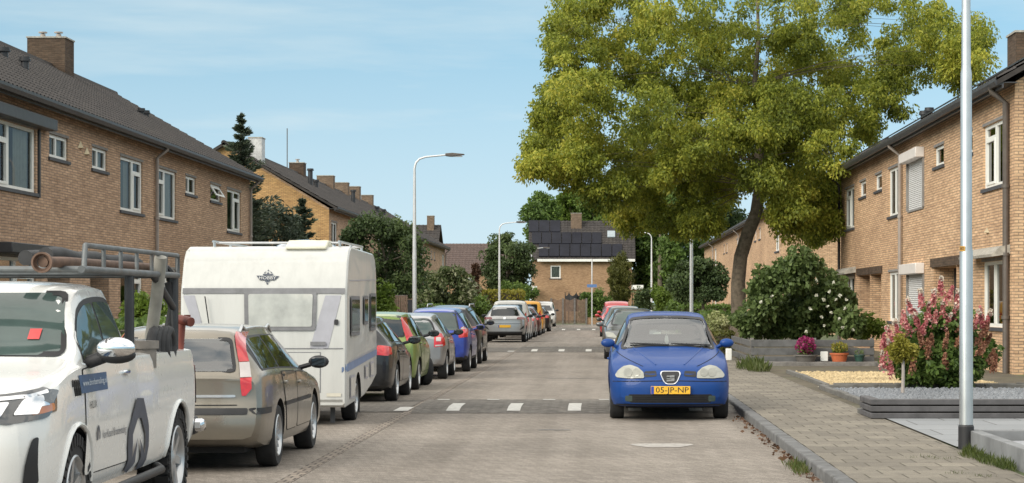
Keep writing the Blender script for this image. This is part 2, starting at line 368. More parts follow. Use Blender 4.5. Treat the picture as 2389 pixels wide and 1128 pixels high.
# ================================================================ houses
def tiles(mb,P,u0,u1,d0,z0,d1,z1,pu=.3,nu=5,courses=18,amp=.03,step=.03):
    n=int((u1-u0)/pu*nu)+1; rows=[]
    for j in range(courses):
        for e in (0,1):
            t=(j+e*.999)/courses; d=d0+(d1-d0)*t; z=z0+(z1-z0)*t+(step if e==0 else 0)
            rows.append([P(u0+(u1-u0)*i/(n-1),d,z+amp*max(-.3,math.sin(2*math.pi*(i/nu)))) for i in range(n)])
    b=len(mb.v)
    for r in rows: mb.v.extend(r)
    for j in range(len(rows)-1):
        for i in range(n-1): mb.f.append([b+j*n+i,b+j*n+i+1,b+(j+1)*n+i+1,b+(j+1)*n+i]); mb.mi.append(mb.m)
def wall(mb,P,u0,u1,z0,z1,ops,depth=.14,m=0):
    us=sorted({u0,u1}|{o[0] for o in ops}|{o[1] for o in ops}); zs=sorted({z0,z1}|{o[2] for o in ops}|{o[3] for o in ops})
    for a,b in zip(us,us[1:]):
        for c,d in zip(zs,zs[1:]):
            um=(a+b)/2; zm=(c+d)/2
            if any(o[0]<um<o[1] and o[2]<zm<o[3] for o in ops): continue
            mb.quad(P(a,0,c),P(b,0,c),P(b,0,d),P(a,0,d),m)
    for o in ops:
        a,b,c,d=o[:4]; k=o[4] if len(o)>4 else depth
        mb.quad(P(a,0,c),P(a,-k,c),P(a,-k,d),P(a,0,d),m); mb.quad(P(b,0,c),P(b,-k,c),P(b,-k,d),P(b,0,d),m)
        mb.quad(P(a,0,d),P(a,-k,d),P(b,-k,d),P(b,0,d),m); mb.quad(P(a,0,c),P(a,-k,c),P(b,-k,c),P(b,0,c),m)
def pbox(mb,P,ua,ub,da,db,za,zb,m=None):
    vs=[P(u,d,z) for u in (ua,ub) for d in (da,db) for z in (za,zb)]
    mb.add(vs,[(0,1,3,2),(4,6,7,5),(0,4,5,1),(2,3,7,6),(0,2,6,4),(1,5,7,3)],m)
def window(root,P,ua,ub,za,zb,split=None,fw=.11,transom=None,curtain=None,sill=True,lintel=True,opened=None,wd=.13):
    """frame set back in its opening, pane behind it, sill under it. widths along u are generous: the street is long"""
    f=MB(); g=wd*.9
    pbox(f,P,ua,ua+g*1.5,-.12,-.05,za,zb); pbox(f,P,ub-g*1.5,ub,-.12,-.05,za,zb)
    pbox(f,P,ua+g*1.5,ub-g*1.5,-.119,-.051,za,za+fw*.75); pbox(f,P,ua+g*1.5,ub-g*1.5,-.119,-.051,zb-fw*.75,zb)
    if split is not None:
        um=ua+(ub-ua)*split; pbox(f,P,um-g*.8,um+g*.8,-.118,-.048,za+fw*.75,zb-fw*.75)
        if transom:
            lo,hi=(um+g*.8,ub-g*1.5) if split>=.5 else (ua+g*1.5,um-g*.8)
            pbox(f,P,lo,hi,-.117,-.049,transom-.035,transom+.035)
            # opening light standing in its own sash
            pbox(f,P,lo,lo+g*.7,-.116,-.03,za+fw*.75,transom-.035); pbox(f,P,hi-g*.7,hi,-.116,-.03,za+fw*.75,transom-.035)
            pbox(f,P,lo+g*.7,hi-g*.7,-.115,-.031,za+fw*.75,za+fw*.75+.06); pbox(f,P,lo+g*.7,hi-g*.7,-.115,-.031,transom-.095,transom-.035)
    wo=f.build('window',M['white_frame'],root,world=True)
    p=MB(); p.quad(P(ua,-.09,za),P(ub,-.09,za),P(ub,-.09,zb),P(ua,-.09,zb)); p.build('pane',M['glass'],wo)
    if curtain:
        for (a,b,mt) in curtain:
            c=MB(); n=10; ca=ua+(ub-ua)*a; cb=ua+(ub-ua)*b
            for i in range(n):
                d0=-.2+.03*(i%2); d1=-.2+.03*((i+1)%2)
                c.quad(P(ca+(cb-ca)*i/n,d0,za),P(ca+(cb-ca)*(i+1)/n,d1,za),P(ca+(cb-ca)*(i+1)/n,d1,zb),P(ca+(cb-ca)*i/n,d0,zb))
            c.build('curtain',M[mt],wo)
    if sill:
        s=MB(); pbox(s,P,ua-.12,ub+.12,-.1,.05,za-.085,za-.004); s.build('sill',M['slate_sill'],wo)
    if lintel:
        s=MB(); pbox(s,P,ua-.06,ub+.06,-.05,.012,zb+.003,zb+.075); s.build('lintel',M['grey_frame'],wo)
    return wo
def shutter(root,P,ua,ub,za,zb,boxz):
    s=MB(); n=int((zb-za)/.055)
    for i in range(n):
        z=za+(zb-za)*i/n; z2=za+(zb-za)*(i+1)/n
        s.quad(P(ua,-.02,z),P(ub,-.02,z),P(ub,.0,(z+z2)/2),P(ua,.0,(z+z2)/2)); s.quad(P(ua,.0,(z+z2)/2),P(ub,.0,(z+z2)/2),P(ub,-.02,z2),P(ua,-.02,z2))
    o=s.build('roller_shutter',M['shutter'],root,world=True)
    b=MB(); pbox(b,P,ua-.15,ub+.15,.002,.26,zb-.02,boxz); b.build('shutter_box',M['shutter_box'],o,bevel=.02)
    
    for ga in (ua-.12,ub): b=MB(); pbox(b,P,ga,ga+.12,-.01,.05,za,zb-.02); b.build('guide_rail',M['grey_frame'],o)
    b=MB(); pbox(b,P,ua,ub,-.015,.03,za-.05,za); b.build('bottom_bar',M['grey_frame'],o)
    return o
def mkP(X,sg): return lambda u,d,z:(X+sg*d,u,z)
def gutter(root,P,u0,u1,z):
    g=MB(); prof=[(.34,z+.03),(.34,z-.09),(.46,z-.11),(.50,z-.02),(.50,z+.05),(.47,z+.05),(.46,z-.0)]
    n=len(prof); v=[P(u0,d,zz) for d,zz in prof]+[P(u1,d,zz) for d,zz in prof]
    g.add(v,[(i,i+1,n+i+1,n+i) for i in range(n-1)]+[tuple(range(n)),tuple(range(n,2*n))])
    pbox(g,P,u0,u1,0,.34,z-.05,z-.03); pbox(g,P,u0,u1,.30,.339,z-.16,z-.051)
    return g.build('gutter',M['gutter'],root,world=True)
def downpipe(root,P,u,z0,z1,mt='pipe',r=.055):
    g=MB(); d=.09
    g.tube([P(u,.42,z1),P(u,.40,z1-.10),P(u,d,z1-.36),P(u,d,z0)],r,10)
    for zz in (z0+1.2,z0+2.6,z0+4.1): g.tube([P(u,d,zz),P(u,d,zz+.07)],r*1.35,10)
    return g.build('downpipe',M[mt],root,world=True,smooth=40)
def chimney(root,x0,x1,y0,y1,z0,z1,mat='brick_dark',pots=2,flash=True,foot=None):
    mb=MB(); mb.box(x0,y0,z0,x1,y1,z1); mb.box(x0-.03,y0-.03,z1,x1+.03,y1+.03,z1+.05,1)
    c=mb.build('chimney',[M[mat],M['mortar_cap']],root,world=True)
    if flash:
        f=MB(); zf=foot if foot is not None else z0+.5
        f.box(x0-.015,y0-.02,zf-.02,x1+.02,y0-.002,zf+.28); f.build('lead_flashing',M['mortar_cap'],c)
    for i in range(pots):
        p=MB(); px=x0+(x1-x0)*(i+.7)/(pots+.4); py=(y0+y1)/2
        p.tube([(px,py,z1+.05),(px,py,z1+.2)],.09,10); p.tube([(px,py,z1+.24),(px,py,z1+.28)],.15,10); p.tube([(px,py,z1+.2),(px,py,z1+.24)],.05,6)
        p.build('chimney_pot',M['pipe'],c,smooth=40)
    return c
def vent(root,x,y,z,h=.45,r=.11):
    p=MB(); p.tube([(x,y,z-.2),(x,y,z+h)],r,10); p.tube([(x,y,z+h),(x,y,z+h+.05)],r*1.5,10); p.tube([(x,y,z+h+.05),(x,y,z+h+.12)],r*1.3,10)
    p.box(x-r*2,y-r*2,z-.2,x+r*2,y+r*2,z-.02)
    return p.build('roof_vent',M['dark_trim'],root,world=True,smooth=40)
EAVE=6.48; HALF=5.3; RIDGE=9.75
def terrace_house(name,label,cat,X,sg,u0,u1,ops,brick,ends=(False,False),group=None,tp=(.3,6,18),gut=True,ridge=RIDGE,half=HALF,tile='tile',eave=EAVE,tileamp=.035):
    P=mkP(X,sg); t=thing(name,label,cat,(X-sg*half,(u0+u1)/2,0),group=group)
    mb=MB(); wall(mb,P,u0,u1,0,eave,ops)
    mb.quad(P(u0,-2*half,0),P(u1,-2*half,0),P(u1,-2*half,eave),P(u0,-2*half,eave))
    for u,e in ((u0,ends[0]),(u1,ends[1])):
        mb.add([P(u,0,0),P(u,-2*half,0),P(u,-2*half,eave),P(u,-half,ridge-.06),P(u,0,eave)],[(0,1,2,3,4)])
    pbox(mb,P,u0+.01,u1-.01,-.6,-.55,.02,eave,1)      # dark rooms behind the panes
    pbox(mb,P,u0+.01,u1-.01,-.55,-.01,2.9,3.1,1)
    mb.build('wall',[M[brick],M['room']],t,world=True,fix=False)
    rb=MB(); k=(ridge-eave)/half; ov0=.32 if ends[0] else 0; ov1=.32 if ends[1] else 0
    tiles(rb,P,u0-ov0,u1+ov1,.44,eave+.04,-half,ridge+.06,*tp,amp=tileamp)
    rb.quad(P(u0-ov0,-half,ridge+.06),P(u1+ov1,-half,ridge+.06),P(u1+ov1,-2*half-.4,eave-.2),P(u0-ov0,-2*half-.4,eave-.2))
    for u,o in ((u0,ov0),(u1,ov1)):
        if o:
            s=-1 if u==u0 else 1; ua=u+s*o; 
            for a,b in ((u+s*.003,ua),):
                rb.add([P(x,d,z) for x in (min(a,b),max(a,b)) for d,z in ((.44,eave-.1),(-half,ridge-.1),(-2*half-.4,eave-.3),(-2*half-.4,eave-.12),(-half,ridge+.04),(.44,eave+.02))],
                    [(0,1,4,5),(1,2,3,4),(6,7,10,11),(7,8,9,10),(0,1,7,6),(1,2,8,7)])
    # ridge caps
    rc=MB(); rc.tube([P(u0-ov0,-half,ridge+.03),P(u1+ov1,-half,ridge+.03)],.14,8)
    ro=rb.build('roof',M[tile],t,world=True,fix=False); rc.build('ridge_cap',M[tile],ro)
    if gut: gutter(t,P,u0-ov0*.9,u1+ov1*.9,eave+.0)
    return t,P,ro
XL=-13.6; XR=9.05
def yl(px): return -XL*F/(VX-px)
def yr(px): return XR*F/(px-VX)
W0,W1,S0,S1=4.3,5.83,5.27,5.85
G0,G1=1.05,2.72
# ---- left row: nearest four houses
yb=[yl(-150),yl(178),yl(360),yl(472),yl(582)]
lh=[('terraced brown brick house whose wide upstairs window has a dark grey shutter box','A'),
    ('terraced brown brick house with the big chimney above and two small wall hooks','B'),
    ('terraced brown brick house just beyond the pale downpipe, behind the caravan','C'),
    ('last brown brick house of the near left terrace, with its tiny tilted window open','D')]
spec=[ [(yl(-12),yl(84),W0,W1,'big'),(yl(115),yl(159),S0,S1,'s')],
       [(yl(215),yl(250),S0,S1,'s'),(yl(281),yl(333),W0,W1,'w')],
       [(yl(367),yl(411),W0,W1,'wl'),(yl(433),yl(457),S0,S1,'s1')],
       [(yl(491),yl(515),S0-.02,S1-.02,'open'),(yl(530),yl(562),W0,W1,'w2')] ]
for i in range(4):
    u0,u1=yb[i],yb[i+1]; ops=[o[:4] for o in spec[i]]
    gs=[]
    for o in spec[i]:
        if o[4] in('big','w','wl','w2'): gs.append((o[0],o[1],G0,G1))
        else:
            c=(o[0]+o[1])/2; gs.append((c-1.1,c+1.1,.14,2.72,.7))
    t,P,ro=terrace_house('terraced_house',lh[i][0],'house',XL,1,u0,u1,ops+gs,'brick_left',(False,i==3),group='brown brick houses of the near left terrace',tp=(.34,8,18))
    for o in spec[i]:
        a,b,z0,z1,k=o
        if k=='big':
            window(t,P,a,b,z0,z1,split=.34,transom=z0+1.12,curtain=[(.62,.98,'curtain')])
            s=MB(); pbox(s,P,a-1.,b+.9,.003,.30,5.86,6.14); s.build('shutter_box',M['gutter'],t,world=True,bevel=.02)
            
            for ga in (b+.14,a-.26): s=MB(); pbox(s,P,ga,ga+.12,-.02,.05,z0-.1,5.85); s.build('guide_rail',M['dark_trim'],t,world=True)
        elif k=='w': window(t,P,a,b,z0,z1,split=.58,transom=z1-.35,curtain=[(.4,.62,'curtain'),(.0,.4,'blind')])
        elif k=='wl': window(t,P,a,b,z0,z1,split=.42,transom=z1-.38,curtain=[(.45,.99,'curtain')])
        elif k=='w2': window(t,P,a,b,z0,z1,split=.52,transom=z1-.3,curtain=[(0,.5,'blind'),(.56,1,'curtain')])
        elif k=='open':
            wo=window(t,P,a,b,z0,z1,split=None)
            q=MB(); um=(a+b)/2; g=.14
            for (ua,ub,zA,zB) in ((a+.15,b-.15,z0+.09,z0+.17),(a+.15,b-.15,z1-.16,z1-.08),(a+.15,a+.4,z0+.17,z1-.16),(b-.4,b-.15,z0+.17,z1-.16)):
                vs=[]
                for u in (ua,ub):
                    for d in (-.05,-.01):
                        for z in (zA,zB): vs.append(P(u,d+.5*(z1-.08-z),z+.22*(z1-.08-z)))
                q.add(vs,[(0,1,3,2),(4,6,7,5),(0,4,5,1),(2,3,7,6),(0,2,6,4),(1,5,7,3)])
            q.build('tilted_sash',M['white_frame'],wo)
        else: window(t,P,a,b,z0,z1,split=.42 if k=='s' else .4,wd=.1,curtain=[(.5,.95,'curtain')])
    for g,o in zip(gs,spec[i]):
        if len(g)==4: window(t,P,*g,split=.5,transom=G1-.4,curtain=[(.0,.3,'curtain'),(.75,1,'curtain')])
        else:
            d=MB(); pbox(d,P,g[0],g[1],-.66,-.62,.14,2.72); d.build('door',M['white_frame'] if i!=1 else M['door'],t,world=True)
    if i==1: downpipe(t,P,u1-.02,.1,EAVE-.05)
    if i==3: downpipe(t,P,u1-.2,.1,EAVE-.05)
    if i==0:
        s=MB(); pbox(s,P,yl(-12)-.4,yl(84)+.6,.003,.5,2.78,3.02); s.build('awning_box',M['dark_trim'],t,world=True,bevel=.02)
        for px in (8,): vent(ro,XL-2.4,yl(px)*1.22,EAVE+1.6,.3) 
    if i==1:
        for px,py in ((186,338),(201,353)):
            Y=yl(px); z=WZ(py,Y); h=MB(); h.add([P(Y-.22,.0,z-.1),P(Y+.22,.0,z-.1),P(Y,.02,z+.11),P(Y,.1,z-.08)],[(0,1,3),(1,2,3),(0,3,2),(0,2,1)]); h.build('wall_hook',pbr('cream_hook',(.6,.5,.32,1),.6),t,world=True)
xr=XL-HALF
def roof_obj(house_name_label): pass
houses=[o for o in C.objects if o.name.startswith('terraced_house')]
def roofof(h): return [c for c in h.children if c.name.startswith('roof') and not c.name.startswith('roof_vent')][0]
Yc=74.; 
rA=roofof(houses[3])
chimney(roofof(houses[2]),xr-.75,xr+.55,Yc-.5,Yc+.75,RIDGE-1.2,WZ(93,Yc),pots=2,foot=RIDGE-.62)
for px,py in ((330,288),(341,288)):
    Y=77.+(px-330)*.06; x=WX(px,Y); z=EAVE+(RIDGE-EAVE)*(XL-x)/HALF; vent(rA,x,Y,z,.28,.1)
x=WX(8,60.); z=EAVE+(RIDGE-EAVE)*(XL-x)/HALF; vent(roofof(houses[1]),x,60.,z,.3,.13)
# ---- right row: nearest four houses
yb=[yr(2368),yr(2232),yr(2105),yr(2030),yr(1962)]
rl=['nearest brick house of the right hand terrace, with its gable at the picture edge',
    'right hand brick house with two pale closed roller shutters',
    'right hand brick house beside the grey downpipe, tall plain windows and a dark porch',
    'last brick house of the near right terrace, partly behind the green shrubs']
spec=[[(yr(2348),yr(2294),W0+.03,5.80,'open'),(yr(2269),yr(2246),S0+.05,S1,'s')],
      [(yr(2202),yr(2180),S0+.05,S1,'s'),(yr(2155),yr(2119),4.35,5.75,'sh')],
      [(yr(2099),yr(2073),W0+.05,5.83,'w'),(yr(2057),yr(2042),S0+.05,S1,'s')],
      [(yr(2020),yr(2006),S0+.05,S1,'s'),(yr(1993),yr(1972),W0+.05,5.83,'w')]]
gsp=[[(yr(2347),yr(2292),1.1,2.62,'w'),(yr(2256),yr(2232.5),.12,2.6,'d')],
     [(yr(2231.5),yr(2178),.12,2.6,'d'),(yr(2155),yr(2119),1.1,2.5,'sh')],
     [(yr(2100),yr(2073),1.1,2.62,'w'),(yr(2056),yr(2030.5),.12,2.6,'d')],
     [(yr(2029.5),yr(2003),.12,2.6,'d'),(yr(1993),yr(1972),1.1,2.62,'w')]]
rhouses=[]
for i in range(4):
    u0,u1=yb[i],yb[i+1]
    ops=[o[:4] for o in spec[i]]+[g[:4]+((1.1,) if g[4]=='d' else ()) for g in gsp[i]]
    t,P,ro=terrace_house('terraced_house',rl[i],'house',XR,-1,u0,u1,ops,'brick_right',(i==0,i==3),group='tan brick houses of the near right terrace',tp=(.34,6,14))
    rhouses.append(t)
    for a,b,z0,z1,k in spec[i]:
        if k=='sh': shutter(t,P,a,b,z0,z1,6.02)
        elif k=='s': window(t,P,a,b,z0,z1,wd=.1,curtain=[(.2,.8,'curtain')])
        elif k=='open': window(t,P,a,b,z0,z1,split=.52,transom=z1-.3,curtain=[(.0,.48,'curtain')])
        else: window(t,P,a,b,z0,z1,split=.5,transom=z1-.3 if i==3 else None,curtain=[(0,.3,'curtain'),(.62,1,'curtain')])
    for a,b,z0,z1,k in gsp[i]:
        if k=='sh': shutter(t,P,a,b,z0,z1,2.78)
        elif k=='w':
            window(t,P,a,b,z0,z1,split=.55,curtain=[(.0,.25,'curtain'),(.6,1,'curtain')])
            if i in (0,3):
                s=MB(); v=[P(u,d,z) for u in (a-.5,b+.9) for d,z in ((.004,2.74),(.004,2.95),(.22,2.90),(.42,2.74),(.40,2.68))]
                s.add(v,[(0,1,2,3,4),(5,6,7,8,9)]+[(j,(j+1)%5,5+(j+1)%5,5+j) for j in range(5)]); s.build('awning_box',M['mortar_cap'],t,world=True)
        else:
            d=MB(); pbox(d,P,a+.02,b-.02,-1.12,-1.06,.12,2.58); do=d.build('door',M['door'],t,world=True)
            d=MB(); mid=(a+b)/2; pbox(d,P,mid-.5,mid+.5,-1.055,-1.045,1.2,2.2); d.build('pane',M['glass'],do)
            d=MB(); lo=min(a,b)-(.0 if i in(1,3) else .25); hi=b+(.25 if i in (1,3) else 0)
            pbox(d,P,(a if i in(1,3) else a-.3),(b+.3 if i in(1,3) else b),.002,.05,2.62,2.86); d.build('door_lintel',M['brick_dark'],t,world=True)
            if i==2:
                d=MB(); pbox(d,P,a+.5,a+1.7,-.9,-.7,2.25,2.4); d.build('porch_lamp',M['white_frame'],t,world=True)
    if i==0: downpipe(t,P,u0+.6,.1,EAVE-.05,'pipe_dark',.07)
    if i==1: downpipe(t,P,u1-.1,.1,EAVE-.05)
    if i==3: downpipe(t,P,u1-.12,.1,EAVE-.05,'pipe_dark')
    # solar panels low on the roof
    k=(RIDGE-EAVE)/HALF; sp=MB()
    n=int((u1-u0-.8)/1.15)
    for j in range(n):
        a=u0+.5+j*1.15; vs=[P(u,d,EAVE+.04+(.44-d)*(RIDGE-EAVE)/(HALF+.44)+h) for u in (a,a+1.1) for d in (-.4,-2.1) for h in (.10,.14)]
        sp.add(vs,[(0,1,3,2),(4,6,7,5),(0,4,5,1),(2,3,7,6),(0,2,6,4),(1,5,7,3)])
    sp.build('solar_panel_array',M['dark_trim'],ro)
xr2=XR+HALF
chimney(roofof(rhouses[0]),WX(2361,52.),WX(2361,52.)+1.3,51.5,52.6,6.7,WZ(82,52.),pots=1,foot=7.05)
for px in (2156,2168):
    Y=66.+(px-2156)*.05; vent(roofof(rhouses[2]),WX(px,Y),Y,EAVE+(RIDGE-EAVE)*(WX(px,Y)-XR)/HALF+.1,.3,.11)
for px,py in ((2305,538),):
    Y=yr(px); z=WZ(py,Y); P=mkP(XR,-1); h=MB(); h.add([P(Y-.2,.0,z-.06),P(Y+.2,.0,z-.06),P(Y,.02,z+.07),P(Y,.1,z-.05)],[(0,1,3),(1,2,3),(0,3,2),(0,2,1)]); h.build('wall_hook',pbr('cream_bracket',(.42,.34,.22,1),.7),rhouses[0],world=True)
# ---- second rows, further down on both sides
def far_row(X,sg,u0,u1,n,brick,labs,group,sidebrick=None):
    hs=[]
    for i in range(n):
        a=u0+(u1-u0)*i/n; b=u0+(u1-u0)*(i+1)/n; m=(a+b)/2; w=(b-a)
        flip=i%2; big=(a+.9,a+3.3) if not flip else (b-3.3,b-.9); sm=(b-2.2,b-1.1) if not flip else (a+1.1,a+2.2)
        ops=[(big[0],big[1],W0,W1),(sm[0],sm[1],S0,S1),(big[0],big[1],G0,G1),(sm[0]-.3,sm[1]+.3,.12,2.6)]
        t,P,ro=terrace_house('terraced_house',labs[i],'house',X,sg,a,b,ops,brick,(i==0,i==n-1),group=group,tp=(.5,4,12),tileamp=.045)
        window(t,P,*ops[0],split=.5,curtain=[(0,.4,'curtain')]); window(t,P,*ops[1],curtain=[(.1,.9,'curtain')],wd=.1); window(t,P,*ops[2],split=.5,curtain=[(.6,1,'curtain')])
        d=MB(); pbox(d,P,ops[3][0],ops[3][1],-.2,-.12,.12,2.6); d.build('door',M['white_frame'],t,world=True)
        if flip: downpipe(t,P,b-.1,.1,EAVE-.05,'pipe')
        hs.append((t,P,ro))
    return hs
YG=F*4.83/(708-486)
Ye=190.
labs=['far left terrace house with the wide yellow brick gable facing the street end','second house of the far left terrace with a tall chimney and antenna','third house of the far left terrace behind the dark garden tree','fourth house of the far left terrace behind the second chimney pair','fifth house of the far left terrace near the lamp post','last house of the far left terrace next to the brown roof']
fl=far_row(-13.75,1,YG,Ye,6,'brick_left',labs,'houses of the far left terrace')
labs=['far right terrace house with the shaded gable behind the green shrubs','second house of the far right terrace beside the leaning trunk','third house of the far right terrace behind the tree trunk','fourth house of the far right terrace left of the trunk','last house of the far right terrace behind the round tree']
fr=far_row(9.0,-1,F*4.83/(708-482),185.,5,'brick_right',labs,'houses of the far right terrace')
# yellow gable skin over the first far left house
P=mkP(-13.75,1); g=MB(); g.add([P(YG-.02,.0,0),P(YG-.02,-2*HALF,0),P(YG-.02,-2*HALF,EAVE-.12),P(YG-.02,-HALF,RIDGE-.16),P(YG-.02,.0,EAVE-.12)],[(0,1,2,3,4)]); g.build('gable_wall',M['brick_yellow'],fl[0][0],world=True)
xr=-13.75-HALF
for px,top,w,mt in ((694,382,34,'brick_dark'),(760,412,38,'brick_stack'),(797,428,32,'brick_stack'),(826,437,28,'brick_stack'),(857,457,26,'brick_stack')):
    Y=xr*F/(px-VX); s=F/Y; i=min(5,int((Y-YG)/((Ye-YG)/6)))
    chimney(fl[i][2],xr-w/2/s,xr+w/2/s,Y-.5,Y+.6,RIDGE-1.,WZ(top,Y),mat=mt,pots=1 if px==694 else 0,flash=False)
Y=xr*F/(600-VX); s=F/Y
c=chimney(fl[0][2],WX(583,YG+2),WX(614,YG+2),YG+1.5,YG+2.6,RIDGE-1.2,WZ(324,YG+2),mat='mortar_cap',pots=0,flash=False); c.data.materials[0]=pbr('white_plastic_wrap',(.5,.5,.49,1),.5,var=.3,scale=5); c['label']='chimney wrapped in white plastic sheet'
a=MB(); Y=128.; a.tube([(WX(670,Y),Y,RIDGE-.5),(WX(670,Y),Y,WZ(300,Y))],.03,6); a.build('antenna',M['pipe_dark'],fl[1][2])
for px,top,bot,h in ((724,400,450,.9),(737,420,460,.4),(824,425,480,.8),(880,482,500,.4),(895,490,505,.4)):
    Y=(xr+2.4)*F/(px-VX); x=WX(px,Y); z=EAVE+(RIDGE-EAVE)*(-13.75-x)/HALF; i=min(5,int((Y-YG)/((Ye-YG)/6))); v=vent(fl[i][2],x,Y,z,h+.1,.14)
# ---- facing houses at the far end
def facing_house(name,label,x0,x1,y,eave,ridge,depth,brick,tile,wins=(),sky=None):
    """front looks down the street towards the camera; roof ridge runs across"""
    t=thing(name,label,'house',((x0+x1)/2,y+depth/2,0))
    P=lambda u,d,z:(u,y-d,z)
    mb=MB(); wall(mb,P,x0,x1,0,eave,[w[:4] for w in wins])
    for x in (x0,x1): mb.add([(x,y,0),(x,y+depth,0),(x,y+depth,eave),(x,y+depth/2,ridge),(x,y,eave)],[(0,1,2,3,4)])
    mb.quad((x0,y+depth,0),(x1,y+depth,0),(x1,y+depth,eave),(x0,y+depth,eave)); pbox(mb,P,x0+.02,x1-.02,-.6,-.55,0,eave,1)
    mb.build('wall',[M[brick],M['room']],t,world=True,fix=False)
    rb=MB(); tiles(rb,P,x0-.35,x1+.35,.4,eave,-depth/2,ridge+.1,.36,4,16,amp=.03,step=.05)
    rb.quad(P(x0-.35,-depth/2,ridge+.1),P(x1+.35,-depth/2,ridge+.1),P(x1+.35,-depth-.4,eave-.1),P(x0-.35,-depth-.4,eave-.1))
    ro=rb.build('roof',M[tile],t,world=True,fix=False)
    for w in wins: window(t,P,*w[:4],wd=.09,fw=.14,split=w[4] if len(w)>4 else None,curtain=[(.1,.9,'curtain')],lintel=False)
    return t,P,ro
YF=205.
x0,x1=WX(1256,YF),WX(1474,YF); ev=WZ(608,YF); rd=WZ(518,YF+4.5)
fh,P,ro=facing_house('end_house','brick house closing the street end, roof covered with black solar panels',WX(1240,YF),x1,YF,ev,rd,9.,'brick_far','tile',[(WX(1284,YF),WX(1308,YF),WZ(650,YF),WZ(620,YF))])
f=MB(); f.box(WX(1254,YF),YF-.55,ev-.12,x1+.3,YF-.4,ev+.12); f.build('fascia_board',M['white_frame'],fh,world=True)
M['solar']=pbr('solar_panel',(.012,.013,.02,1),.5,var=.25,scale=1.2,spec=.15)
def onroof(px,py):
    # intersect the view ray with the front roof slope
    k=(rd-ev)/(4.5+.4); lo,hi=YF-.4,YF+4.5
    for _ in range(40):
        m=(lo+hi)/2
        if WZ(py,m)>ev+(m-YF+.4)*k: lo=m
        else: hi=m
    return (WX(px,lo),lo,WZ(py,lo)+.1)
rows=[[(1233,519),(1260,519),(1284,519),(1307,519)],]
edges=[518.,546.,573.5,603.]
layout=[(1232,1308,3),(1240,1404,7),(1256,1452,8)]
for r in range(3):
    a,b,n=layout[r]
    for j in range(n):
        xa=a+(b-a)*j/n+1; xb=a+(b-a)*(j+1)/n-1; pm=MB()
        p=[onroof(xa,edges[r+1]-.8),onroof(xb,edges[r+1]-.8),onroof(xb,edges[r]+.8),onroof(xa,edges[r]+.8)]
        up=[tuple(Vector(q)+Vector((0,-.05,.09))) for q in p]; pm.add(p+up,[(4,5,6,7),(0,1,5,4),(1,2,6,5),(2,3,7,6),(3,0,4,7)])
        pm.build('solar_panel',M['solar'],ro)
Yc=YF+4; chimney(ro,WX(1332,Yc),WX(1357,Yc),Yc-.5,Yc+.6,rd-1.6,WZ(499,Yc),mat='brick_stack',pots=0,foot=rd-1.35)
q=[onroof(1417,557),onroof(1435,557),onroof(1435,543),onroof(1417,543)]
sw=MB(); up=[tuple(Vector(v)+Vector((0,-.04,.08))) for v in q]; sw.add(q+up,[(4,5,6,7),(0,1,5,4),(1,2,6,5),(2,3,7,6),(3,0,4,7)]); sw.build('roof_window',pbr('skylight_glass',(.3,.35,.38,1),.3),ro)
g=MB(); g.box(WX(1476,YF),YF-2,0,WX(1496,YF),YF+5,WZ(668,YF)); g.box(WX(1472,YF),YF-2.2,WZ(676,YF),WX(1500,YF),YF-2.01,WZ(666,YF),1); g.build('annex',[M['brick_far'],M['white_frame']],fh,world=True)
g=MB(); g.box(WX(1226,YF),YF-1.5,WZ(678,YF),WX(1254,YF),YF-.6,WZ(668,YF)); g.build('carport_fascia',M['white_frame'],fh,world=True)
# brown roofed house left of it, and the little gabled roof with chimney at the far left
YB=225.
facing_house('brown_roof_house','far house with a wide dark brown tiled roof beside the left terrace end',WX(1000,YB),WX(1215,YB),YB,WZ(640,YB),WZ(571,YB+5),10.,'brick_far','tile_brown',[(WX(1090,YB),WX(1105,YB),WZ(668,YB),WZ(648,YB))])
YB=200.
h2,P,ro2=facing_house('gabled_house','small far house with a dark roof and one tall yellowish chimney',WX(930,YB),WX(1012,YB),YB,WZ(592,YB),WZ(528,YB+5),9.,'brick_left','tile')
chimney(ro2,WX(997,YB+4),WX(1013,YB+4),YB+3.5,YB+4.5,WZ(570,YB+4),WZ(505,YB+4),mat='brick_stack',pots=0,flash=False)
# ================================================================ vehicles
def pchip(pts):
    xs=[p[0] for p in pts]; ys=[p[1] for p in pts]; n=len(xs)
    if n==1: return lambda x:ys[0]
    h=[xs[i+1]-xs[i] for i in range(n-1)]; d=[(ys[i+1]-ys[i])/h[i] for i in range(n-1)]; m=[0]*n
    m[0]=d[0]; m[-1]=d[-1]
    for i in range(1,n-1):
        if d[i-1]*d[i]<=0: m[i]=0
        else:
            w1=2*h[i]+h[i-1]; w2=h[i]+2*h[i-1]; m[i]=(w1+w2)/(w1/d[i-1]+w2/d[i])
    def f(x):
        if x<=xs[0]: return ys[0]
        if x>=xs[-1]: return ys[-1]
        i=0
        while x>xs[i+1]: i+=1
        t=(x-xs[i])/h[i]
        return (1+2*t)*(1-t)**2*ys[i]+t*(1-t)**2*h[i]*m[i]+t*t*(3-2*t)*ys[i+1]+t*t*(t-1)*h[i]*m[i+1]
    return f
def sstep(a,b,x):
    t=max(0,min(1,(x-a)/(b-a))); return t*t*(3-2*t)
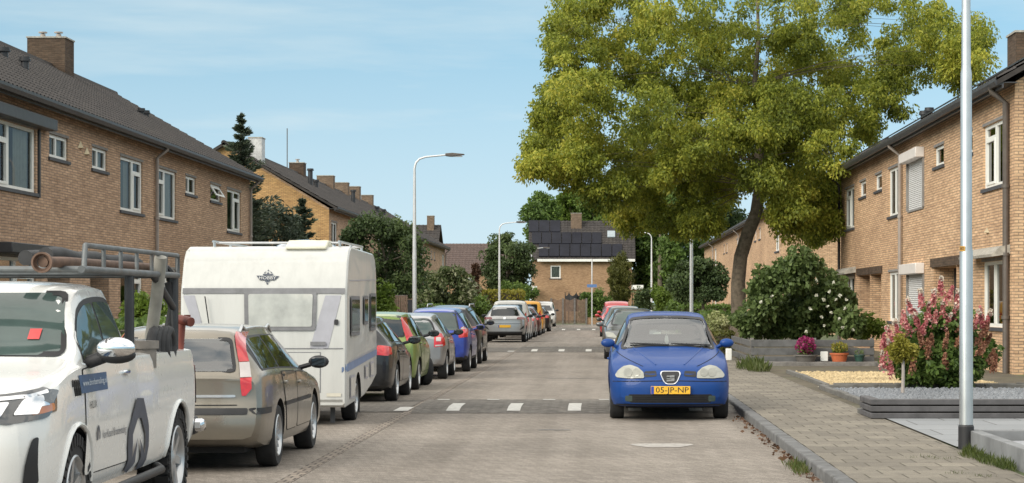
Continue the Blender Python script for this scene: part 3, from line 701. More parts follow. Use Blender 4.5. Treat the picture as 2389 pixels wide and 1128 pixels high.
class Shell:
    """lofted car body; y runs from the nose (0) to the tail (L)"""
    def __init__(s,L,W,top,belt,plan,roofw,zb,fwarp=.22,rwarp=.12,nose=None,tail=None,edge=.82,ew=.80):
        s.ew=ew
        s.L=L;s.W=W;s.hw=W/2; s.top=pchip(top); s.belt=pchip(belt); s.plan=pchip(plan); s.roofw=pchip(roofw); s.zb=pchip(zb)
        s.fwarp=fwarp;s.rwarp=rwarp;s.nose=pchip(nose or [(0,0),(2,0)]);s.tail=pchip(tail or [(0,0),(2,0)]); s.edge=edge
        ys=set(round(i*L/46,4) for i in range(47)); 
        for e in (.01,.025,.045,.07,.1,.14,.19,.25): ys|={e,round(L-e,4)}
        for p in top: ys.add(p[0])
        s.ys=sorted(y for y in ys if 0<=y<=L)
    def ring(s,y):
        w=s.hw*s.plan(y); zb=s.zb(y); zs=s.belt(y); zt=max(s.top(y),zs+.012); h=zt-zs; t=sstep(.05,.4,h)
        wr=s.roofw(y); xe=min(w*s.ew*(1-t)+wr*t,w*.93); ze=zs+h*(.6*(1-t)+s.edge*t); xb=.945*w; hb=zs-zb
        p=[(0,zb),(.45*w,zb),(.84*w,zb),(.94*w,zb+.025),(.975*w,zb+.09*1),(.99*w,zb+.25*hb),(1.0*w,zb+.45*hb),(.998*w,zb+.62*hb),(.99*w,zb+.80*hb),(.975*w,zb+.93*hb),(.955*w,zs-.004),(xb*.985,zs+.012*min(1,h*10))]
        x0=xb*.985; z0=zs+.012*min(1,h*10)
        for f in (.2,.4,.6,.8): 
            bl=.012*math.sin(math.pi*f)*t
            p.append((x0+(xe-x0)*f+bl,z0+(ze-z0)*f))
        p+= [(xe,ze),(xe-.02-.03*(1-t),ze+(zt-ze)*.42),(xe*.86,ze+(zt-ze)*.72),(xe*.6,ze+(zt-ze)*.91),(xe*.3,ze+(zt-ze)*.98),(0,zt)]
        return p
    def warp(s,x,y,z):
        a=min(1,abs(x)/s.hw)
        e=max(0,1-y/.9); y2=y+(s.fwarp*a**3+s.nose(z))*e**1.5
        e=max(0,1-(s.L-y)/.7); y2-=(s.rwarp*a**3+s.tail(z))*e**1.5
        return (x,y2,z)
    def bmesh(s):
        mb=MB(); rings=[]
        for y in s.ys:
            r=s.ring(y); full=r+[(-x,z) for x,z in r[-2:0:-1]]
            rings.append([s.warp(x,y,z) for x,z in full])
        n=len(rings[0]); k=len(rings); vs=[v for r in rings for v in r]; fs=[]
        for i in range(k-1):
            for j in range(n): fs.append((i*n+j,i*n+(j+1)%n,(i+1)*n+(j+1)%n,(i+1)*n+j))
        mb.add(vs,fs)
        for e,y in ((0,s.ys[0]),(1,s.ys[-1])):       # nose and tail skins, bowed
            r=s.ring(y); cols=[-1,-.85,-.6,-.3,0,.3,.6,.85,1]; b=len(mb.v)
            for x,z in r:
                for c in cols: mb.v.append(s.warp(x*c,y,z))
            m=len(cols)
            for i in range(len(r)-1):
                for j in range(m-1): mb.f.append([b+i*m+j,b+i*m+j+1,b+(i+1)*m+j+1,b+(i+1)*m+j]); mb.mi.append(0)
        bm=bmesh.new(); me=bpy.data.meshes.new('tmp'); me.from_pydata(mb.v,[],mb.f); bm.from_mesh(me); bpy.data.meshes.remove(me)
        bmesh.ops.remove_doubles(bm,verts=bm.verts,dist=.0006)
        bmesh.ops.dissolve_degenerate(bm,edges=bm.edges,dist=.0005)
        bmesh.ops.recalc_face_normals(bm,faces=bm.faces)
        return bm
    def tree(s):
        bm=s.bmesh(); t=BVHTree.FromBMesh(bm); bm.free(); return t
    def side_z(s,y,f):
        """height on the window band, f 0 at the belt, 1 at the roof edge"""
        zs=s.belt(y); zt=s.top(y); return zs+(zt-zs)*f*s.edge
def ppatch(sh,rows,mat,parent,name,off=.006,cols=5):
    """strip laid on the shell: rows of (y, ring index from, ring index to), mirrored on both sides"""
    for sg in (-1,1):
        V=[];Fs=[]
        for y,j0,j1 in rows:
            r=sh.ring(y)
            for c in range(cols):
                j=j0+(j1-j0)*c/(cols-1); i=min(len(r)-2,int(j)); f=j-i; x=r[i][0]*(1-f)+r[i+1][0]*f; z=r[i][1]*(1-f)+r[i+1][1]*f
                q=Vector(sh.warp(x,y,z)); V.append(tuple(q+Vector((off*.8,off*.5,off*.5)) if sg>0 else Vector((-q.x-off*.8,q.y+off*.5,q.z+off*.5))))
        for i in range(len(rows)-1):
            for c in range(cols-1): Fs.append((i*cols+c,i*cols+c+1,(i+1)*cols+c+1,(i+1)*cols+c))
        mb=MB(); mb.add(V,Fs); mb.build(name,mat,parent,smooth=180)
def lampgrid(bvh,rows,mat,parent,name,off=.012,cols=6,sg=1):
    """lamp laid on the tail in rows of (height, inner x, outer x), both sides; clipped where the body ends"""
    R2=[]
    for (za,a0,a1),(zb_,b0,b1) in zip(rows,rows[1:]):
        n=max(1,int(abs(za-zb_)/.03))
        for i in range(n): t=i/n; R2.append((za+(zb_-za)*t,a0+(b0-a0)*t,a1+(b1-a1)*t))
    R2.append(rows[-1])
    for s in (-1,1):
        V=[];Fs=[]
        for z,x0,x1 in R2:
            sil=x1
            while bvh.ray_cast(Vector((sil,20*sg,z)),Vector((0,-sg,0)))[0] is None and sil>.2: sil-=.01
            x1=min(x1,sil-.004)
            for c in range(cols):
                h,nn=cast(bvh,'y',sg,x0+(x1-x0)*c/(cols-1),z); q=h+nn*off; V.append((s*q.x,q.y,q.z))
        for i in range(len(R2)-1):
            for c in range(cols-1): Fs.append((i*cols+c,i*cols+c+1,(i+1)*cols+c+1,(i+1)*cols+c))
        mb=MB(); mb.add(V,Fs); mb.build(name,mat,parent,smooth=180)
def inpoly(x,y,P):
    r=False; j=len(P)-1
    for i in range(len(P)):
        if (P[i][1]>y)!=(P[j][1]>y) and x<(P[j][0]-P[i][0])*(y-P[i][1])/(P[j][1]-P[i][1])+P[i][0]: r=not r
        j=i
    return r
def rounded(poly,r,n=3):
    out=[]; k=len(poly)
    for i in range(k):
        a,b,c=Vector(poly[i-1]),Vector(poly[i]),Vector(poly[(i+1)%k])
        d1=min(r,(a-b).length*.45); d2=min(r,(c-b).length*.45)
        p=b+(a-b).normalized()*d1; q=b+(c-b).normalized()*d2
        for j in range(n+1):
            t=j/n; v=p*(1-t)**2+b*2*t*(1-t)+q*t*t; out.append((v.x,v.y))
    return out
def cast(bvh,axis,sg,a,b):
    if axis=='x': o=Vector((sg*3,a,b)); d=Vector((-sg,0,0))
    elif axis=='y': o=Vector((a,sg*20,b)); d=Vector((0,-sg,0))
    else: o=Vector((a,b,sg*5)); d=Vector((0,0,-sg))
    hit,nrm,_,_=bvh.ray_cast(o,d)
    if hit is None:
        o2=Vector({'x':(sg*1.,a,b),'y':(a,(6 if sg>0 else -.5),b),'z':(a,b,sg*1.6)}[axis]); hit,nrm,_,_=bvh.find_nearest(o2)
    if nrm.dot(d)>0: nrm=-nrm
    return hit,nrm
def patch(bvh,poly,axis,sg,off=.004,step=.06):
    pts=[]
    n=len(poly)
    for i in range(n):
        a,b=Vector(poly[i]),Vector(poly[(i+1)%n]); k=max(1,int((b-a).length/step))
        for j in range(k): pts.append(a+(b-a)*j/k)
    nb=len(pts); P=[(p.x,p.y) for p in pts]
    xs=[p[0] for p in P]; ys=[p[1] for p in P]
    x=min(xs)+step*.5
    while x<max(xs):
        y=min(ys)+step*.5
        while y<max(ys):
            if inpoly(x,y,P):
                q=Vector((x,y))
                if min((q-p).length for p in pts[:nb])>step*.4: pts.append(q)
            y+=step
        x+=step
    vs,_,fs,_,_,_=delaunay_2d_cdt(pts,[],[list(range(nb))],1,1e-6)
    V=[]
    for v in vs:
        h,nr=cast(bvh,axis,sg,v.x,v.y); V.append(tuple(h+nr*off))
    return V,[tuple(f) for f in fs]
def patch_obj(name,bvh,poly,axis,sg,mat,parent,off=.004,step=.07,label=None):
    mb=MB(); V,Fs=patch(bvh,poly,axis,sg,off,step); mb.add(V,Fs)
    o=mb.build(name,mat,parent,smooth=180)
    # every face outwards
    me=o.data; d={'x':Vector((sg,0,0)),'y':Vector((0,sg,0)),'z':Vector((0,0,sg))}[axis]
    if me.polygons and sum(p.normal.dot(d)*p.area for p in me.polygons)<0: me.flip_normals()
    if label: o['label']=label
    return o
def text_mesh(s,size=1.,extrude=0.,shear=0,xs=1.):
    cu=bpy.data.curves.new('t','FONT'); cu.body=s; cu.size=size; cu.extrude=extrude; cu.align_x='CENTER'; cu.align_y='CENTER'; cu.resolution_u=2; cu.shear=shear
    ob=bpy.data.objects.new('t',cu); C.objects.link(ob); dg=bpy.context.evaluated_depsgraph_get()
    me=ob.evaluated_get(dg).to_mesh(); V=[Vector((v.co.x*xs,v.co.y,v.co.z)) for v in me.vertices]; Fs=[tuple(p.vertices) for p in me.polygons]
    ob.evaluated_get(dg).to_mesh_clear(); bpy.data.objects.remove(ob); bpy.data.curves.remove(cu)
    return V,Fs
M['glass_car']=glass_mat('car_glass',(.80,.87,.84,1),.02,.32,.8)
M['glass_dark']=pbr('dark_car_glass',(.012,.015,.017,1),.04,spec=.9,var=.3,scale=1.5)
M['glass_tint']=pbr('green_car_glass',(.05,.075,.07,1),.05,spec=.8,var=.3,scale=1.5)
M['seat']=pbr('seat_fabric',(.06,.062,.068,1),.9,var=.2)
M['lining']=pbr('cabin_lining',(.13,.13,.125,1),.9)
M['dash']=pbr('dashboard',(.03,.03,.033,1),.7)
M['lamp_clear']=pbr('headlamp_lens',(.30,.30,.26,1),.12,coat=.8,var=.05)
M['lamp_bowl']=pbr('lamp_bowl',(.25,.25,.22,1),.3,metal=.2,coat=.5)
M['lamp_red']=pbr('red_tail_lamp',(.5,.012,.018,1),.12,coat=1,var=.25,scale=12)
M['lamp_white']=pbr('white_tail_lamp',(.45,.41,.40,1),.15,coat=1,var=.1)
M['lamp_dark']=pbr('dark_red_lamp',(.13,.012,.016,1),.12,coat=1)
M['plate']=pbr('yellow_number_plate',(.75,.42,.03,1),.5,var=.05)
M['plate_blue']=pbr('plate_blue',(.02,.05,.3,1),.5)
M['ink']=pbr('plate_lettering',(.015,.015,.015,1),.6)
M['arch']=pbr('wheel_arch_lining',(.012,.012,.013,1),.9)
M['silver_trim']=pbr('silver_trim',(.55,.56,.57,1),.3,metal=.8)
_wheels={}
def wheel_meshes(Rr,w,style):
    k=(round(Rr,3),round(w,3),style)
    if k in _wheels: return _wheels[k]
    X=Matrix.Rotation(R(90),4,'Y')        # lathe axis z -> x (outer face towards +x)
    t=MB(); r0=Rr*.68; n=40
    t.lathe([(r0,-w/2),(Rr*.93,-w/2),(Rr*.985,-w/2+.02),(Rr,-w/2+.05),(Rr,w/2-.05),(Rr*.985,w/2-.02),(Rr*.93,w/2),(r0,w/2-.005)],n,X,closed=True)
    if style=='offroad':
        for i in range(34):
            a=2*math.pi*i/34; 
            for sx in (-1,1):
                Mx=Matrix.Rotation(a+(.09 if sx>0 else 0),4,'X')@Matrix.Translation((sx*w*.27,0,Rr+.004))
                t.box(-w*.21,-.026,-.03,w*.21,.026,.012,M=Mx)
            Mx=Matrix.Rotation(a,4,'X')@Matrix.Translation((w/2-.004,0,Rr*.92)); t.box(-.01,-.02,-.035,.012,.02,.035,M=Mx)
    g=MB(); g.lathe([(r0+.004,w/2-.01),(r0-.012,w/2+.002),(r0-.03,w/2-.012),(r0-.045,w/2-.06),(r0-.05,-w/2+.02)],n,X)
    ns={'five':5,'seven':7,'multi':14,'offroad':6,'cap':9,'nine':9}[style]
    for i in range(ns):
        Mx=Matrix.Rotation(2*math.pi*i/ns,4,'X'); sw={'five':.06,'seven':.045,'multi':.018,'offroad':.045,'cap':.034,'nine':.03}[style]; ro=r0-.03
        vs=[Mx@Vector(v) for v in ((w/2-.035,-sw*.8,.04),(w/2-.035,sw*.8,.04),(w/2-.02,sw*.6,ro),(w/2-.02,-sw*.6,ro),(w/2-.075,-sw*.8,.04),(w/2-.075,sw*.8,.04),(w/2-.06,sw*.6,ro),(w/2-.06,-sw*.6,ro))]
        g.add([tuple(v) for v in vs],[(0,1,2,3),(4,5,6,7),(0,1,5,4),(1,2,6,5),(2,3,7,6),(3,0,4,7)])
    g.lathe([(.0,w/2-.02),(.035,w/2-.022),(.07,w/2-.035),(.075,w/2-.08),(0,w/2-.08)],16,X)
    d=MB(); d.lathe([(0,w/2-.085),(r0-.06,w/2-.085),(r0-.05,-w/2+.03),(0,-w/2+.03)],24,X)
    _wheels[k]=(t.mesh('tyre',M['rubber'],40),g.mesh('rim',M['alloy'],35),d.mesh('wheel',M['arch'],40))
    return _wheels[k]
def add_wheel(root,x,y,Rr,w,style,steer=0):
    tm,rm,dm=wheel_meshes(Rr,w,style)
    o=bpy.data.objects.new('wheel',dm); link(o,root); o.location=(x,y,Rr); o.rotation_euler=(random.uniform(0,6),0,(0 if x>0 else math.pi)+steer)
    if steer: o.rotation_euler.x=0
    for nm,me in (('tyre',tm),('rim',rm)): link(bpy.data.objects.new(nm,me),o)
    return o
def plate(root,x,y,z,sg,txt='',w=.52,tilt=0,label=None):
    """sg -1: on the nose; +1: on the tail"""
    Mx=Matrix.Translation((x,y,z))@Matrix.Rotation(tilt*sg*-1,4,'X')@(Matrix.Rotation(math.pi,4,'Z') if sg>0 else Matrix.Identity(4))
    b=MB(); b.box(-w/2,-.012,-.055,w/2,.02,.055,M=Mx)
    o=b.build('number_plate',M['plate'],root,bevel=.004)
    b=MB(); b.box(-w/2+.003,-.0145,-.052,-w/2+.042,-.011,.052,M=Mx); b.build('plate_band',M['plate_blue'],o)
    b=MB()
    if txt:
        V,Fs=text_mesh(txt,.105,0,xs=1.0)
        wd=max(v.x for v in V)-min(v.x for v in V); k=(w-.09)/wd
        b.add([tuple(Mx@Vector((v.x*k+.022,-.015,v.y*1.05))) for v in V],Fs); b.build('plate_lettering',M['ink'],o,fix=False)
    return o
def mirror(root,x,y,z,mat,sc=1.,foot=.12):
    for sg in (-1,1):
        b=MB(); b.ball((sg*(x+.11*sc),y,z),.1*sc,8,sq=(1.15,.62,.72)); 
        b.tube([(sg*(x-foot),y+.03,z-.07),(sg*(x+.02),y+.01,z-.03)],.03,6)
        o=b.build('mirror',mat,root,smooth=60)
        g=MB(); c=(sg*(x+.11*sc),y+.055*sc,z); g.box(c[0]-.08*sc,c[1]-.01,c[2]-.05*sc,c[0]+.08*sc,c[1]+.01,c[2]+.05*sc); g.build('mirror_glass',M['glass_dark'],o,bevel=.01)
def cutter(mb_list,name='cut'):
    me=mb_list.mesh(name,[M['arch']]); return bpy.data.objects.new(name,me)
def apply_bool(o,cuts):
    dg=None
    for c in cuts:
        C.objects.link(c); m=o.modifiers.new('b','BOOLEAN'); m.object=c; m.operation='DIFFERENCE'; m.solver='EXACT'; m.material_mode='TRANSFER'
    bpy.context.view_layer.update(); dg=bpy.context.evaluated_depsgraph_get()
    me=bpy.data.meshes.new_from_object(o.evaluated_get(dg)); o.modifiers.clear()
    old=o.data; o.data=me; bpy.data.meshes.remove(old)
    for c in cuts: bpy.data.objects.remove(c)
    return o
def body(sh,root,mats,clad=None,arches=(),open_windows=(),extra=()):
    """paint shell with wheel arches cut in; clad: black below that height; open_windows: (axis,sg,poly) cut away"""
    bm=sh.bmesh()
    for f in bm.faces:
        f.smooth=True
        if clad is not None and f.calc_center_median().z<clad: f.material_index=1
    me=bpy.data.meshes.new('body'); bm.to_mesh(me); bm.free()
    for m in mats: me.materials.append(m)
    o=bpy.data.objects.new('body',me); link(o,root)
    cuts=[]
    for (y,r) in arches:
        for sg in (-1,1):
            c=MB(); X=Matrix.Translation((sg*(sh.hw-.02),y,r[1]))@Matrix.Rotation(R(90),4,'Y')
            c.lathe([(0,-.24),(r[0],-.24),(r[0],.3),(0,.3)],36,X); cuts.append(cutter(c))
    cuts+=list(extra)
    if cuts: apply_bool(o,cuts)
    if open_windows:
        bm=bmesh.new(); bm.from_mesh(o.data)
        for axis,sg,poly in open_windows:
            ax={'x':(1,2),'y':(0,2)}[axis]; nd={'x':Vector((sg,0,0)),'y':Vector((0,sg,0))}[axis]
            cx=sum(p[0] for p in poly)/len(poly); cy=sum(p[1] for p in poly)/len(poly)
            def near(f,pad=.12):
                c=f.calc_center_median()
                if f.normal.dot(nd)<.12: return False
                return min(p[0] for p in poly)-pad<c[ax[0]]<max(p[0] for p in poly)+pad and min(p[1] for p in poly)-pad<c[ax[1]]<max(p[1] for p in poly)+pad
            for i in range(len(poly)):
                a,b=poly[i],poly[(i+1)%len(poly)]
                nv=Vector((0,0,0)); nv[ax[0]]=b[1]-a[1]; nv[ax[1]]=-(b[0]-a[0]); pc=Vector((0,0,0)); pc[ax[0]]=a[0]; pc[ax[1]]=a[1]
                fs=[f for f in bm.faces if near(f)]; ge=list({e for f in fs for e in f.edges}|{v for f in fs for v in f.verts})+fs
                bmesh.ops.bisect_plane(bm,geom=ge,plane_co=pc,plane_no=nv.normalized(),dist=1e-5)
            dele=[f for f in bm.faces if near(f,.0) and inpoly(f.calc_center_median()[ax[0]],f.calc_center_median()[ax[1]],poly)]
            bmesh.ops.delete(bm,geom=dele,context='FACES')
        bm.to_mesh(o.data); bm.free()
    o.data.shade_smooth(); o.data.set_sharp_from_angle(angle=R(38))
    return o
def lining(sh,root,open_windows,zmin):
    """inside skin of the cabin, a few cm in from the paint"""
    bm=sh.bmesh(); bm.normal_update()
    for axis,sg,poly in open_windows:
        ax={'x':(1,2),'y':(0,2)}[axis]; nd={'x':Vector((sg,0,0)),'y':Vector((0,sg,0))}[axis]
        d=[f for f in bm.faces if f.normal.dot(nd)>.12 and inpoly(f.calc_center_median()[ax[0]],f.calc_center_median()[ax[1]],poly)]
        bmesh.ops.delete(bm,geom=d,context='FACES')
    bmesh.ops.delete(bm,geom=[f for f in bm.faces if f.calc_center_median().z<zmin],context='FACES')
    for v in bm.verts: v.co-=v.normal*.025
    me=bpy.data.meshes.new('cabin_lining'); bm.to_mesh(me); bm.free(); me.materials.append(M['lining']); me.shade_smooth()
    return link(bpy.data.objects.new('cabin_lining',me),root)
def seat_mesh(root,x,y,z,w=.5,head=True):
    b=MB(); b.prism([(y,z),(y+.06,z+.12),(y+.5,z+.1),(y+.62,z+.62),(y+.72,z+.62),(y+.62,z)],'x',x-w/2,x+w/2)
    if head: b.prism([(y+.62,z+.66),(y+.65,z+.84),(y+.73,z+.84),(y+.74,z+.66)],'x',x-.13,x+.13)
    return b.build('seat',M['seat'],root,bevel=.05,seg=3)
def band(sh,ya,yb,f0,f1,n=10,pad0=0,pad1=0,da=0,db=0):
    """side window outline following belt and roof line"""
    lo=[(ya+(yb-ya)*i/n,) for i in range(n+1)]
    low=[(y[0],sh.side_z(y[0],f0)+pad0) for y in lo]; hi=[(y[0],sh.side_z(y[0],f1)-pad1) for y in lo]
    hi=[(y+da*(1-i/n)+db*(i/n),z) for i,(y,z) in enumerate(hi)]
    P=low+hi[::-1]
    out=[P[0]]
    for p in P[1:]:
        if (Vector(p)-Vector(out[-1])).length>.015: out.append(p)
    return out
def mirror_poly(P): return [(-x,z) for x,z in P][::-1]
def car(S):
    """S: dict describing a passenger car or van; returns its root"""
    root=thing(S.get('name','parked_car'),S['label'],S.get('cat','car'),group=S.get('group'))
    sh=Shell(*S['shell'],**S.get('shk',{})); pm=S['paint']; bv=sh.tree(); L=sh.L; far=S.get('far',False); st=.14 if far else .07
    Rr=S['R']; fa,ra=S['axles']; ow=[]
    ws=S.get('ws'); rw=S.get('rw')       # windscreen / rear window outlines, as seen from the front / rear
    if S.get('open'): ow=[('y',-1,ws)] if ws else []
    if S.get('open') and rw: ow.append(('y',1,rw))
    sw=[band(sh,*a[:2],a[2] if len(a)>2 else .08,a[3] if len(a)>3 else .9,da=a[4] if len(a)>4 else 0,db=a[5] if len(a)>5 else 0) for a in S['sides']]
    if S.get('open_sides'): ow+=[('x',sg,p if sg>0 else p) for sg in (-1,1) for p in sw]
    bo=body(sh,root,[pm,M['black'],M['arch']],S.get('clad'),[(fa,(Rr+.05,Rr+.01)),(ra,(Rr+.05,Rr+.01))],ow,S.get('extra',()))
    if S.get('open'): lining(sh,root,[(a,s,[(x*1.0,z) for x,z in p]) for a,s,p in ow],S['lin'])
    gm=M[S.get('glass','glass_dark')]
    for nm,poly,sg in (('windscreen',ws,-1),('rear_window',rw,1)):
        if not poly: continue
        g=M['glass_car'] if S.get('open') else gm
        o=patch_obj(nm,bv,rounded(poly,.06),'y',sg,g,root,.004,st)
        # dark seal round the pane
        if not far:
            bnd=rounded(poly,.05); c=(sum(p[0] for p in bnd)/len(bnd),sum(p[1] for p in bnd)/len(bnd)); k=len(bnd); mb=MB(); V=[]
            rb=[]
            for i in range(k):
                a,b=Vector(bnd[i-1]),Vector(bnd[(i+1)%k]); t=(b-a).normalized(); nrm=Vector((t.y,-t.x)); p=Vector(bnd[i])
                if nrm.dot(p-Vector(c))<0: nrm=-nrm
                rb.append((p+nrm*S.get('seal',.012),p-nrm*.022))
            for po,pi in rb:
                for q in (po,pi): h,nn=cast(bv,'y',sg,q.x,q.y); V.append(tuple(h+nn*.007))
            mb.add(V,[(2*i,2*i+1,(2*i+3)%(2*k),(2*i+2)%(2*k)) for i in range(k)]); mb.build('window_seal',M['black'],o,smooth=180)
    for p in sw:
        for sg in (-1,1):
            if S.get('one_side') and sg!=S['one_side']: continue
            patch_obj('side_window',bv,rounded(p,.035),'x',sg,gm if not S.get('open_sides') else M['glass_car'],root,.005,st)
    if sw and not far:       # dark window surround
        ya=min(p[0] for q in sw for p in q)-.03; yb=max(p[0] for q in sw for p in q)+.03
        q=band(sh,ya,yb,.03,.94)
        for sg in (-1,1):
            if S.get('one_side') and sg!=S['one_side']: continue
            if S.get('surround',True) and not S.get('open_sides'): patch_obj('window_surround',bv,rounded(q,.04),'x',sg,M['black'],root,.0025,st)
    for d in S.get('doors',()):
        for sg in (-1,1):
            if S.get('one_side') and sg!=S['one_side']: continue
            k=Vector((sum(p[0] for p in d)/len(d),sum(p[1] for p in d)/len(d))); big=[(p[0]+.010*(1 if p[0]>k.x else -1),p[1]+.009*(1 if p[1]>k.y else -1)) for p in d]
            do=patch_obj('door',bv,rounded(d,.06),'x',sg,pm,root,.006,.09)
            patch_obj('door_gap',bv,rounded(big,.065),'x',sg,M['arch'],do,.0022,.09)
            hy=max(p[0] for p in d)-.17; hz=max(p[1] for p in d)-.11; h,nn=cast(bv,'x',sg,hy,hz); b=MB(); b.box(h.x-.012,hy-.09,hz-.016,h.x+.03*1,hy+.09,hz+.016) if sg>0 else b.box(h.x-.03,hy-.09,hz-.016,h.x+.012,hy+.09,hz+.016)
            b.build('handle',S.get('handle',pm),do,bevel=.01)
    for nm,poly,axis,sg,mt,off in S.get('bits',()):
        polys=[poly]
        for pp in polys:
            patch_obj(nm,bv,rounded(pp,.02) if len(pp)>2 else pp,axis,sg,M[mt] if isinstance(mt,str) else mt,root,off,st*.6)
    for y in (fa,ra):
        for sg in (-1,1): add_wheel(root,sg*(sh.hw*sh.plan(y)-S.get('ww',.2)/2-.015),y,Rr,S.get('ww',.2),S.get('wheel','five'),S.get('steer',0) if y==fa else 0)
    b=MB(); b.box(-sh.hw*.72,.35,sh.zb(1)-.02,sh.hw*.72,L-.35,sh.zb(1)+.12); b.build('underbody',M['arch'],root)
    if S.get('mir'): x,y,z=S['mir'][:3]; mirror(root,x,y,z,M['black'] if len(S['mir'])>3 and S['mir'][3] else pm,S.get('mirsc',1.),S.get('mirfoot',.12))
    root['_bv']=0; del root['_bv']
    return root,sh,bv
def place(root,x,y,facing):
    """facing -1: nose towards the camera, y is the nose; +1: driving away, y is the tail"""
    root.location=(x,y,0); root.rotation_euler=(0,0,0 if facing<0 else math.pi)
    return root
def place_away(root,L,x,ytail): root.location=(x,ytail+L,0); root.rotation_euler=(0,0,math.pi)
def both(P): return [P,mirror_poly(P)]
GP='cars parked along the street'
# ---------------------------------------------------------------- blue hatchback facing the camera
blue=paint('blue_paint',(.008,.048,.205,1),.0,.5,.16,.2,.9)
L,W=3.95,1.72
sh_ib=(L,W,[(0,.66),(.06,.73),(.35,.83),(.85,.93),(1.12,.985),(1.22,1.02),(1.82,1.44),(2.1,1.51),(2.6,1.53),(3.1,1.49),(3.55,1.33),(3.82,.98),(3.95,.9)],
   [(0,.60),(.08,.66),(.35,.75),(.9,.86),(1.25,.91),(2.5,.95),(3.6,.98),(3.95,.84)],
   [(0,.80),(.05,.88),(.2,.955),(.6,.995),(1.5,1),(3.0,1),(3.7,.95),(3.95,.82)],
   [(0,.55),(1.2,.60),(1.9,.575),(2.6,.58),(3.5,.53),(3.95,.5)],[(0,.24),(.12,.20),(1,.19),(3.3,.2),(3.8,.25),(3.95,.3)])
ws=[(-.68,.985),(-.3,1.03),(.3,1.03),(.68,.985),(.535,1.42),(.25,1.45),(-.25,1.45),(-.535,1.42)]
rw=[(-.5,1.05),(.5,1.05),(.44,1.32),(-.44,1.32)]
hl=[(.365,.595),(.60,.59),(.735,.60),(.765,.63),(.725,.695),(.65,.75),(.56,.77),(.45,.735),(.375,.675)]
bits=[]
for P in both(hl): bits.append(('headlight',P,'y',-1,'lamp_clear',.016))
for P in both([(.19,.625),(.36,.61),(.365,.69),(.2,.70)]): bits.append(('grille',P,'y',-1,'black',.005))
bits+= [('lower_grille',[(-.56,.255),(.56,.255),(.60,.30),(.58,.375),(-.58,.375),(-.60,.30)],'y',-1,'arch',.004)]
for P in both([(.53,.275),(.63,.275),(.63,.355),(.53,.355)]): bits.append(('fog_lamp',P,'y',-1,'glass_tint',.009))
for x in (-.62,-.31,.31,.62): pass
bits.append(('bumper_lip',[(-.74,.215),(.74,.215),(.76,.235),(-.76,.235)],'y',-1,'black',.004))
S=dict(label='royal blue hatchback with yellow number plate, parked facing the camera at the right kerb',group=None,shell=sh_ib,shk=dict(fwarp=.26,nose=[(.2,.05),(.34,.01),(.48,0),(.56,.02),(.62,.05),(.75,.10),(.9,.16)],rwarp=.12),
  paint=blue,R=.30,axles=(.82,3.25),ws=ws,rw=rw,open=True,lin=.95,sides=[(1.52,2.42,.06,.9),(2.50,3.35,.06,.9)],bits=bits,
  doors=[[(1.28,.33),(2.44,.33),(2.46,.93),(1.34,.90)]],mir=(.77,1.42,1.07,False),mirsc=.9,mirfoot=.05,wheel='five')
ib,sh,bv=car(S)
b=MB()
for i in range(5): 
    z=.265+.024*i; V=[]
    for j in range(13):
        x=-.5+j/12; h,nn=cast(bv,'y',-1,x,z)
        V.append(tuple(h+nn*.012))
        h,nn=cast(bv,'y',-1,x,z+.007); V.append(tuple(h+nn*.012))
    b.add(V,[(2*k,2*k+2,2*k+3,2*k+1) for k in range(12)])
b.build('grille_slats',pbr('grille_slat',(.02,.02,.022,1),.8),ib)
# chromed nose grille and badge
P=[(x_,z_-.05) for x_,z_ in [(-.125,.742),(.125,.742),(.147,.71),(.095,.592),(.055,.565),(-.055,.565),(-.095,.592),(-.147,.71)]]
g=patch_obj('nose_grille',bv,rounded(P,.03),'y',-1,M['chrome'],ib,.014,.05)
g2=patch_obj('grille_mesh',bv,rounded([(x*.89,(z-.60)*.88+.60) for x,z in P],.025),'y',-1,M['black'],g,.018,.05)
bd=MB()
h,_=cast(bv,'y',-1,0,.60)
def Sx(pts,dy=0): 
    bd.prism([(x,z-.05) for x,z in pts],'y',h.y-.045+dy,h.y-.02)
Sx([(-.055,.688),(.055,.695),(.055,.664),(-.012,.66),(-.012,.672),(-.055,.668)]); Sx([(-.055,.655),(.012,.651),(.055,.657),(.055,.612),(-.055,.605),(-.055,.632),(.012,.634),(.012,.64),(-.055,.643)])
bd.build('badge',M['chrome'],ib)
hp,_=cast(bv,'y',-1,0,.43); plate(ib,0,hp.y-.02,.435,-1,'05-JP-NP',.55,0)
# cabin
for x in (-.37,.37): seat_mesh(ib,x,1.72,.5,.5)
seat_mesh(ib,0,2.62,.55,1.15,False)
b=MB(); b.prism([(1.18,.62),(1.18,.95),(1.40,1.0),(1.55,.96),(1.62,.62)],'x',-.68,.68); b.build('dashboard',M['dash'],ib,bevel=.03)
b=MB(); b.box(-.72,1.1,.3,.72,3.6,.45); b.build('cabin_floor',M['dash'],ib)
b=MB(); X=Matrix.Translation((.37,1.70,.93))@Matrix.Rotation(R(-65),4,'X'); n=20
ring=[tuple(X@Vector((.18*math.cos(2*math.pi*i/n),.18*math.sin(2*math.pi*i/n),0))) for i in range(n+1)]; b.tube(ring,.016,6,cap=False); b.tube([X@Vector((-.17,0,0)),X@Vector((.17,0,0))],.02,6); b.build('steering_wheel',M['dash'],ib,smooth=60)
b=MB(); b.box(-.13,1.80,1.25,.13,1.83,1.33); b.tube([(0,1.82,1.33),(0,1.86,1.39)],.012,6); b.build('rear_view_mirror',M['dash'],ib,bevel=.02)
b=MB(); b.tube([(.0,1.82,1.25),(.0,1.82,1.17)],.004,4); b.prism([(-.02,1.17),(.02,1.17),(.035,1.08),(0,1.03),(-.03,1.09)],'y',1.81,1.83); b.build('hanging_ornament',M['curtain'],ib)
